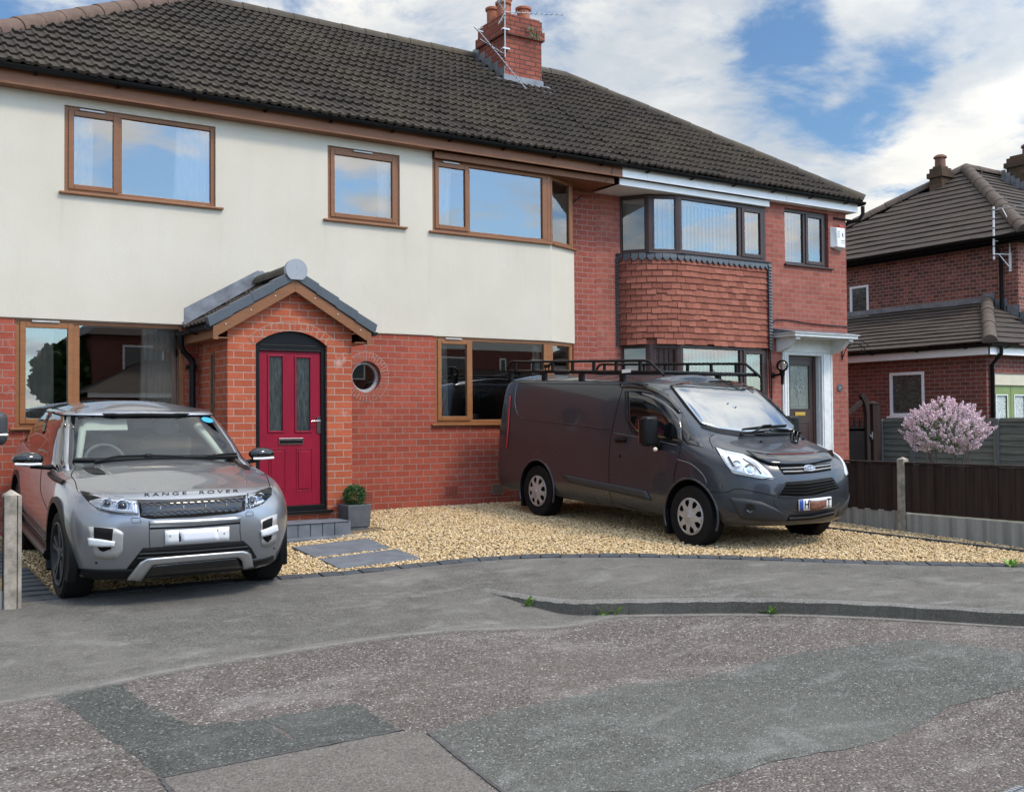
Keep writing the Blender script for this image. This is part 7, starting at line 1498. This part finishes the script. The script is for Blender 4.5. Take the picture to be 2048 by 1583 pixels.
    # bonnet details
    for top, bot in (([(524, 557), (560, 553), (612, 552), (645, 570), (668, 592)], [(530, 565), (560, 585), (590, 595), (625, 597), (664, 597)]), ([(1490, 521), (1520, 521), (1552, 532), (1580, 556), (1584, 566)], [(1500, 535), (1525, 552), (1545, 563), (1560, 568), (1582, 569)])):
        b_ = v.patch('bonnet_vent', top, bot, bv, M['black'], .004, 12, 4, .004, z=z)
    for pts in ([(475, 560), (450, 600), (475, 640), (488, 690), (500, 708)], [(1660, 560), (1690, 610), (1705, 660), (1712, 690)], [(500, 708), (640, 738), (870, 758), (1220, 752), (1550, 728), (1640, 705), (1712, 680)]): v.line('bonnet_gap', pts, bv, M['blackmatt'], .004, .0, z, 30)
    for pts in ([(640, 535), (720, 610), (800, 670), (850, 690)], [(1480, 520), (1540, 590), (1560, 650)]): v.line('bonnet_crease', pts, bv, M['paint_car'], .012, -.004, z, 24)
    # headlights
    for top, bot, lens in (([(495, 705), (560, 722), (640, 740), (760, 752), (870, 762)], [(562, 772), (620, 820), (700, 842), (780, 850), (876, 852)], ((678, 785, .046), (775, 798, .055))), ([(1556, 728), (1600, 722), (1660, 705), (1716, 680)], [(1558, 812), (1600, 806), (1650, 790), (1705, 738)], ((1588, 770, .048), (1645, 747, .044)))):
        o = v.patch('headlight', top, bot, bv, M['lampbase'], .006, 20, 8, .008, z=z)
        k = MB()
        for x, y, r in lens:
            h, nn, _ = v.cast(*z(x, y), bv); nn = (nn*.6+Vector((0, -1, 0))*.6).normalized(); h = h+nn*.002; k.lathe([(r, .0), (r, .014), (r*.86, .018), (r*.8, .008), (r*.62, .004)], h, nn, 28, 0, caps=False); k.lathe([(r*.62, .008), (r*.5, .022), (r*.25, .03), (.001, .032)], h, nn, 24, 1, caps=False)
        cxp = lens[0]
        k.build('lamp', [M['lampinner'], M['pianoblack']], o, sm=40)
        gl = v.patch('lamp_lens', top, bot, bv, M['glass_lamp'], .03, 20, 8, .002, z=z, parent=o)
        k = MB(); tt, bb = resample(top, 12), resample(bot, 12); v.ribbon_mb(k, [lerp(tt[i], bb[i], .78) for i in range(3, 11)], bv, .011, .012, z, 16); v.ribbon_mb(k, [lerp(tt[i], bb[i], .22) for i in range(4, 12)], bv, .006, .012, z, 16); v.ribbon_mb(k, [lerp(tt[10], bb[10], t) for t in (.15, .5, .85)], bv, .01, .014, z, 8); k.build('lamp_strip', M['lampwhite'], o, sm=60)
    # grille
    gr = v.patch('grille', [(872, 764), (1220, 750), (1552, 732)], [(888, 866), (960, 880), (1220, 870), (1500, 842), (1550, 824)], bv, M['pianoblack'], .005, 24, 6, .008, z=z)
    for band in (0, 1):
        k = MB()
        for i in range(15):
            t0, t1 = (i+.0)/15, (i+1)/15; x0, x1 = lerp(893, 1540, t0), lerp(893, 1540, t1); yb = lambda x: lerp(790, 757, (x-893)/647)+band*(58 if x < 1500 else 56); xm = (x0+x1)/2
            for sg in (-1, 1): v.ribbon_mb(k, [(x0, yb(x0)), (x0+(x1-x0)*.3, yb(x0)+sg*10), (x0+(x1-x0)*.7, yb(xm)+sg*10), (x1, yb(x1))], bv, .0045, .008, z, 6, 4)
        k.build('grille_mesh', M['meshgrey'], gr, sm=60)
    k = MB()
    for x in (1014, 1160, 1298, 1430): h, nn, _ = v.cast(*z(x, lerp(810, 787, (x-1014)/416)), bv); k.obox(h+nn*.004+Vector((-.004, 0, -.012)), (.01, 0, 0), nn*.01, (0, 0, .024))
    k.build('grille_stud', M['hubcap'], gr)
    def onb(p, d): h, nn, ok = v.cast(*z(p.x, -p.z-max(0, p.x-905)*.047), bv); return h+nn*(.002+d*.0)
    text(root, 'bonnet_lettering', 'RANGE', 27, Vector((1047, 0, -728)), (1, 0, 0), (0, 0, 1), M['ink'], .1, spacing=1.5, flat_surface=onb, sx=2.35, bold=.15)
    text(root, 'bonnet_lettering', 'ROVER', 27, Vector((1384, 0, -729)), (1, 0, 0), (0, 0, 1), M['ink'], .1, spacing=1.5, flat_surface=onb, sx=2.25, bold=.15)
    v.patch('bumper_bar', [(945, 890), (1230, 880), (1520, 862)], [(948, 918), (1230, 908), (1520, 890)], bv, M['silver'], .012, 16, 3, .014, z=z)
    v.line('bumper_gap', [(948, 938), (1230, 926), (1520, 902)], bv, M['blackmatt'], .009, -.002, z, 24); 
    for pts in ([(945, 892), (946, 1000), (950, 1062)], [(1520, 862), (1520, 960), (1528, 1022)]): v.line('bumper_gap', pts, bv, M['blackmatt'], .003, 0, z, 14)
    pl = v.patch('number_plate', [(1043, 950), (1245, 939), (1448, 925)], [(1045, 1038), (1245, 1027), (1448, 1010)], bv, M['plate'], .014, 12, 4, .012, z=z)
    k = MB()
    for x, y in ((1076, 980), (1418, 964)): h, nn, _ = v.cast(*z(x, y), bv); k.ball(h+nn*.015, .008, 8, 5)
    k.build('plate_screw', M['silver'], pl)
    v.patch('plate_stroke', [(1130, 965), (1142, 964)], [(1131, 1018), (1143, 1017)], bv, M['ink'], .0155, 3, 3, .002, z=z, parent=pl); v.patch('plate_stroke', [(1355, 945), (1378, 943)], [(1357, 955), (1378, 952)], bv, M['ink'], .0155, 3, 3, .002, z=z, parent=pl)
    v.patch('paper_cover', [(1130, 945), (1250, 938), (1366, 932)], [(1152, 1026), (1270, 1018), (1384, 1010)], bv, M['paper'], .018, 10, 4, .002, z=z, parent=pl)
    lo = v.patch('lower_intake', [(905, 1062), (1225, 1040), (1545, 1015), (1590, 1060)], [(800, 1195), (1225, 1180), (1560, 1140), (1625, 1120)], bv, M['blackmatt'], .006, 22, 6, .008, z=z)
    va = v.patch('valance', [(478, 1188), (640, 1200), (800, 1195), (1225, 1180), (1600, 1140), (1700, 1120), (1768, 1092)], [(490, 1280), (640, 1292), (800, 1296), (1225, 1260), (1600, 1225), (1700, 1215), (1762, 1180)], bv, M['black'], .008, 30, 6, .012, z=z)
    k = MB(); 
    for t in (.2, .45): v.ribbon_mb(k, [(lerp(890, 850, t), lerp(1075, 1180, t)), (1225, lerp(1055, 1170, t)), (lerp(1560, 1590, t), lerp(1030, 1130, t))], bv, .006, .01, z, 24)
    k.build('intake_mesh', M['trim'], lo, sm=60)
    o1 = [(775, 1287), (840, 1205), (905, 1124), (1225, 1098), (1545, 1073), (1582, 1092), (1606, 1220)]; i1 = [(865, 1291), (915, 1225), (965, 1160), (1225, 1136), (1500, 1112), (1528, 1132), (1540, 1226)]
    v.patch('skid_bar', o1, i1, bv, M['silver'], .026, 40, 4, .02, z=z)
    v.patch('skid_slot', [(960, 1168), (1225, 1146), (1505, 1120)], [(925, 1235), (1225, 1205), (1530, 1180)], bv, M['pianoblack'], .012, 16, 4, .006, z=z)
    # fog lamp pockets
    for frame_t, frame_b, in_t, in_b, dr_t, dr_b in (([(552, 925), (640, 930), (730, 935), (782, 965)], [(600, 1125), (660, 1134), (735, 1132), (775, 1085)], [(598, 928), (650, 932), (718, 940)], [(598, 1010), (640, 1088), (705, 1065)], [(565, 995), (640, 1004), (730, 1018)], [(572, 1042), (640, 1048), (726, 1046)]), ([(1648, 885), (1700, 862), (1754, 845)], [(1655, 1050), (1700, 1052), (1742, 1030)], [(1660, 895), (1690, 880), (1722, 868)], [(1662, 1000), (1690, 1025), (1715, 1000)], [(1646, 950), (1700, 930), (1745, 914)], [(1650, 986), (1700, 975), (1752, 950)])):
        fr_ = v.patch('fog_surround', frame_t, frame_b, bv, M['hubcap'], .006, 14, 6, .008, z=z); v.patch('fog_recess', in_t, in_b, bv, M['blackmatt'], .009, 10, 5, .004, z=z, parent=fr_); dl = v.patch('running_light', dr_t, dr_b, bv, M['lampwhite'], .022, 12, 4, .02, z=z, parent=fr_)
    for pts in ([(830, 880), (835, 872), (885, 872), (895, 900), (840, 904), (830, 880)], [(1555, 845), (1565, 832), (1600, 832), (1606, 855), (1560, 862), (1555, 845)]): v.line('washer_cap', pts, bv, M['trim'], .0025, .0, z, 24, curve=False)
    k = MB()
    for x, y in ((610, 1155), (1735, 1062)): h, nn, _ = v.cast(*z(x, y), bv); k.lathe([(.012, 0), (.011, .004), (.001, .004)], h, nn, 12)
    k.build('parking_sensor', M['trim'], root)
    # sides
    def wid(y): a = y-v.yn; b = L-a; return W2*(1-max(0, min(1, (.88-a)/.88))**3.3)**(1/3.3)*(1-max(0, min(1, (.5-b)/.5))**3.5)**(1/3.5)
    for p in (zf, zr):
        for sg in (-1, 1):
            P = []
            for a in np.linspace(-.42, math.pi+.42, 36): P.append([(p.x+math.cos(a)*r*.026+sg*(wid(p.y+math.cos(a)*r)+dx), p.y+math.cos(a)*r, p.z+.01+math.sin(a)*r) for r, dx in ((.415, -.05), (.42, .012), (.466, .012), (.474, -.05))])
            k = MB(); k.grid(P, flip=(sg < 0)); k.build('arch_cladding', M['black'], root, sm=50)
            tyre(root, p.x+sg*(W2-.02), p.y, p.z, rw, .235, sg, .262, 'spoke', [M['trim']])
    for sg in (-1, 1):
        k = MB(); a0, a1 = v.T(1.25, sg*(W2-.01), .3), v.T(3.1, sg*(W2-.01), .33); k.tube([a0, a1], .05, 8); k.tube([v.T(1.25, sg*(W2+.01), .42), v.T(3.1, sg*(W2+.01), .47)], .012, 6); k.build('side_sill', M['black'], root, sm=60)
        c = v.T(1.62, sg*(W2+.12), 1.095); k = MB()
        k.ball(c, .105, 18, 12, sc=(1.25, .72, .62)); m = k.build('wing_mirror', M['pianoblack'], root, sm=180)
        k = MB(); k.tube([c+Vector((sg*.11, -.04, -.04)), c+Vector((0, -.075, -.045)), c+Vector((-sg*.1, -.05, -.045))], .012, 8); k.build('indicator', M['lampwhite'], m, sm=60)
        k = MB(); k.tube([c+Vector((-sg*.02, .02, -.06)), c+Vector((-sg*.14, .0, -.075)), v.T(1.6, sg*(W2-.1), 1.02)], [.022, .02, .028], 8); k.build('mirror_arm', M['black'], m, sm=60)
    v.line('door_gap', [(262, 560), (258, 700), (300, 820)], bv, M['blackmatt'], .004, 0, z, 20, mirror=True)
    k = MB(); v.ribbon_mb(k, [(315, 592), (345, 620), (405, 648)], bv, .025, .0, z, 10); k.build('fender_vent', M['black'], root)
    k = MB(); v.ribbon_mb(k, [(600, 522), (740, 488), (930, 483), (1160, 488)], gbv, .011, .012, z, 16); v.ribbon_mb(k, [(920, 488), (960, 486)], gbv, .022, .014, z, 4); v.ribbon_mb(k, [(1310, 487), (1400, 476), (1492, 470)], gbv, .011, .012, z, 12); k.build('wiper', M['black'], root, sm=60)
car()
# ------------------------------------------------------------------ left edge of the drive
def left_edge():
    t = thing('concrete_post', 'weathered concrete fence post at the left edge of the drive', 'post', (1.22, -3.9, -.2)); k = MB(); x0, x1, y = 1.165, 1.292, -3.9
    k.box(x0, x1-.035, y-.06, y+.06, -.5, .7); k.box(x1-.03, x1, y-.06, y+.06, -.5, .69); k.box(x0, x1, y-.03, y+.05, -.5, .69); k.add([(x0, y-.06, .7), (x1, y-.06, .69), (x1, y+.06, .69), (x0, y+.06, .7), ((x0+x1)/2-.01, y, .745)], [(0, 1, 4), (1, 2, 4), (2, 3, 4), (3, 0, 4)]); k.build('shaft', M['conc'], t, bevel=.007)
    t = thing('boundary_fence', 'dark timber fence panel running behind the left concrete post', 'fence', (1.1, -2, 0)); k = MB(); 
    k.box(-1.2, 1.12, -3.92, -3.88, -.05, .66); 
    for i in range(20): k.box(-1.2+i*.115, -1.2+i*.115+.1, -3.935, -3.92, -.02, .65)
    k.build('panel', M['fence'], t); k = MB(); k.box(-1.2, 1.16, -3.92, -3.89, -.4, -.05); k.build('gravel_board', M['gravelboard'], t)
    # neighbouring vehicle whose mirror reaches into the picture
    t = thing('van_mirror', 'grey wing mirror with a silver strip at the left edge of view', 'wing mirror', (.95, -5.4, .9)); c = onY(-14, 860, -5.4); k = MB(); k.box(c.x-.16, c.x+.085, c.y-.07, c.y+.07, c.z-.1, c.z+.125); k.build('housing', M['trim'], t, bevel=.05, seg=5, sm=40)
    k = MB(); k.box(c.x-.15, c.x+.087, c.y-.072, c.y+.06, c.z-.045, c.z-.02); k.build('silver_strip', M['silver'], t, bevel=.012, sm=40); k = MB(); k.tube([c+Vector((-.05, .02, -.09)), c+Vector((-.25, .03, -.13))], .03, 8); k.build('arm', M['black'], t, sm=60)
left_edge()
# ------------------------------------------------------------------ houses across the road, seen in the window glass
def opposite(x0, x1, gx0, gx1, label, y=-33, gable=False):
    t = thing('opposite_house', label, 'house', ((x0+x1)/2, y-3, -1)); k = MB(); k.box(x0, x1, y-7, y, -1.2, 5.0); k.box(gx0, gx1, y, y+3.2, -1.2, 2.35); k.build('brick_wall', M['brick_garage'], t)
    k = MB(); a, b = x0-.3, x1+.3; m = (x0+x1)/2
    if gable: k.add([(a, y+.3, 5), (m, y+.3, 8.2), (b, y+.3, 5), (a, y-7.3, 5), (m, y-7.3, 8.2), (b, y-7.3, 5)], [(0, 1, 4, 3), (1, 2, 5, 4)])
    else: k.add([(a, y+.3, 5), (b, y+.3, 5), (b, y-7.3, 5), (a, y-7.3, 5), (a+3.5, y-3.5, 7.8), (b-3.5, y-3.5, 7.8)], [(0, 1, 5, 4), (1, 2, 5), (2, 3, 4, 5), (3, 0, 4)])
    g0, g1 = gx0-.3, gx1+.3; k.add([(g0, y+3.5, 2.5), (g1, y+3.5, 2.5), (g1, y+.0, 2.5), (g0, y+.0, 2.5), (g0+3, y, 4.0), (g1-3, y, 4.0)], [(0, 1, 5, 4), (1, 2, 5), (3, 0, 4)]); k.build('roof', M['tile_far'], t)
    k = MB(); k.box(g0+.05, g1-.05, y+3.4, y+3.45, 2.3, 2.5); k.build('fascia', M['white'], t)
    if gable: k = MB(); k.prism([(x0, 5), (x1, 5), (m, 8.0)], 'y', y-.02, y+.01); k.build('gable', M['whitepaint'], t)
    for x, w_, up in ((x0+1.2, 1.7, 1), (x1-3.2, 1.8, 1), (m-.2, .4, 1), (gx0+1, 2.0, 0), (gx1-3, 2.0, 0)):
        yy = y+.02 if up else y+3.22; z0, z1 = (3.3, 4.6) if up else (-.2, 1.9); k = MB(); k.box(x, x+w_, yy-.02, yy+.06, z0, z1, 0); k.box(x+.08, x+w_-.08, yy+.06, yy+.07, z0+.08, z1-.08, 1); k.build('window', [M['white'], M['glass_dark']], t)
opposite(9.2, 23, 8.6, 20, 'dark brick house with low tiled garage across the road, mirrored in the windows')
opposite(25, 35, 24.5, 34, 'dark brick house with a white gable across the road, mirrored in the windows', -34, True)
opposite(-14, 3, -13, 1.5, 'dark brick hipped house across the road, left of the low tiled garage house', -33)
for (x, yv, h, lb) in ((8.9, -35, 5.0, 'small leafy tree across the road beside the low tiled garage'), (24, -42, 9, 'broad leafy tree across the road between two opposite houses'), (-1, -46, 10, 'leafy tree rising behind the hipped house across the road')):
    t2 = thing('leafy_tree', lb, 'tree', (x, yv, -.5), 'trees across the road'); k = MB(); k.tube([(x, yv, -1.3), (x+.1, yv, h*.3), (x, yv, h*.6)], [.28, .22, .12], 10)
    for i in range(5): a = i*1.3; k.tube([(x, yv, h*.3), (x+math.cos(a)*h*.14, yv+math.sin(a)*h*.14, h*.6)], [.12, .04], 6)
    k.build('trunk', M['bark'], t2, sm=60); foliage_ball(t2, (x, yv, h*.66), h*.3, 2600, .34, 'crown', [M['leaf2'], M['leaf']], int(h*10), (1.15, 1.15, 1), .55, .16)
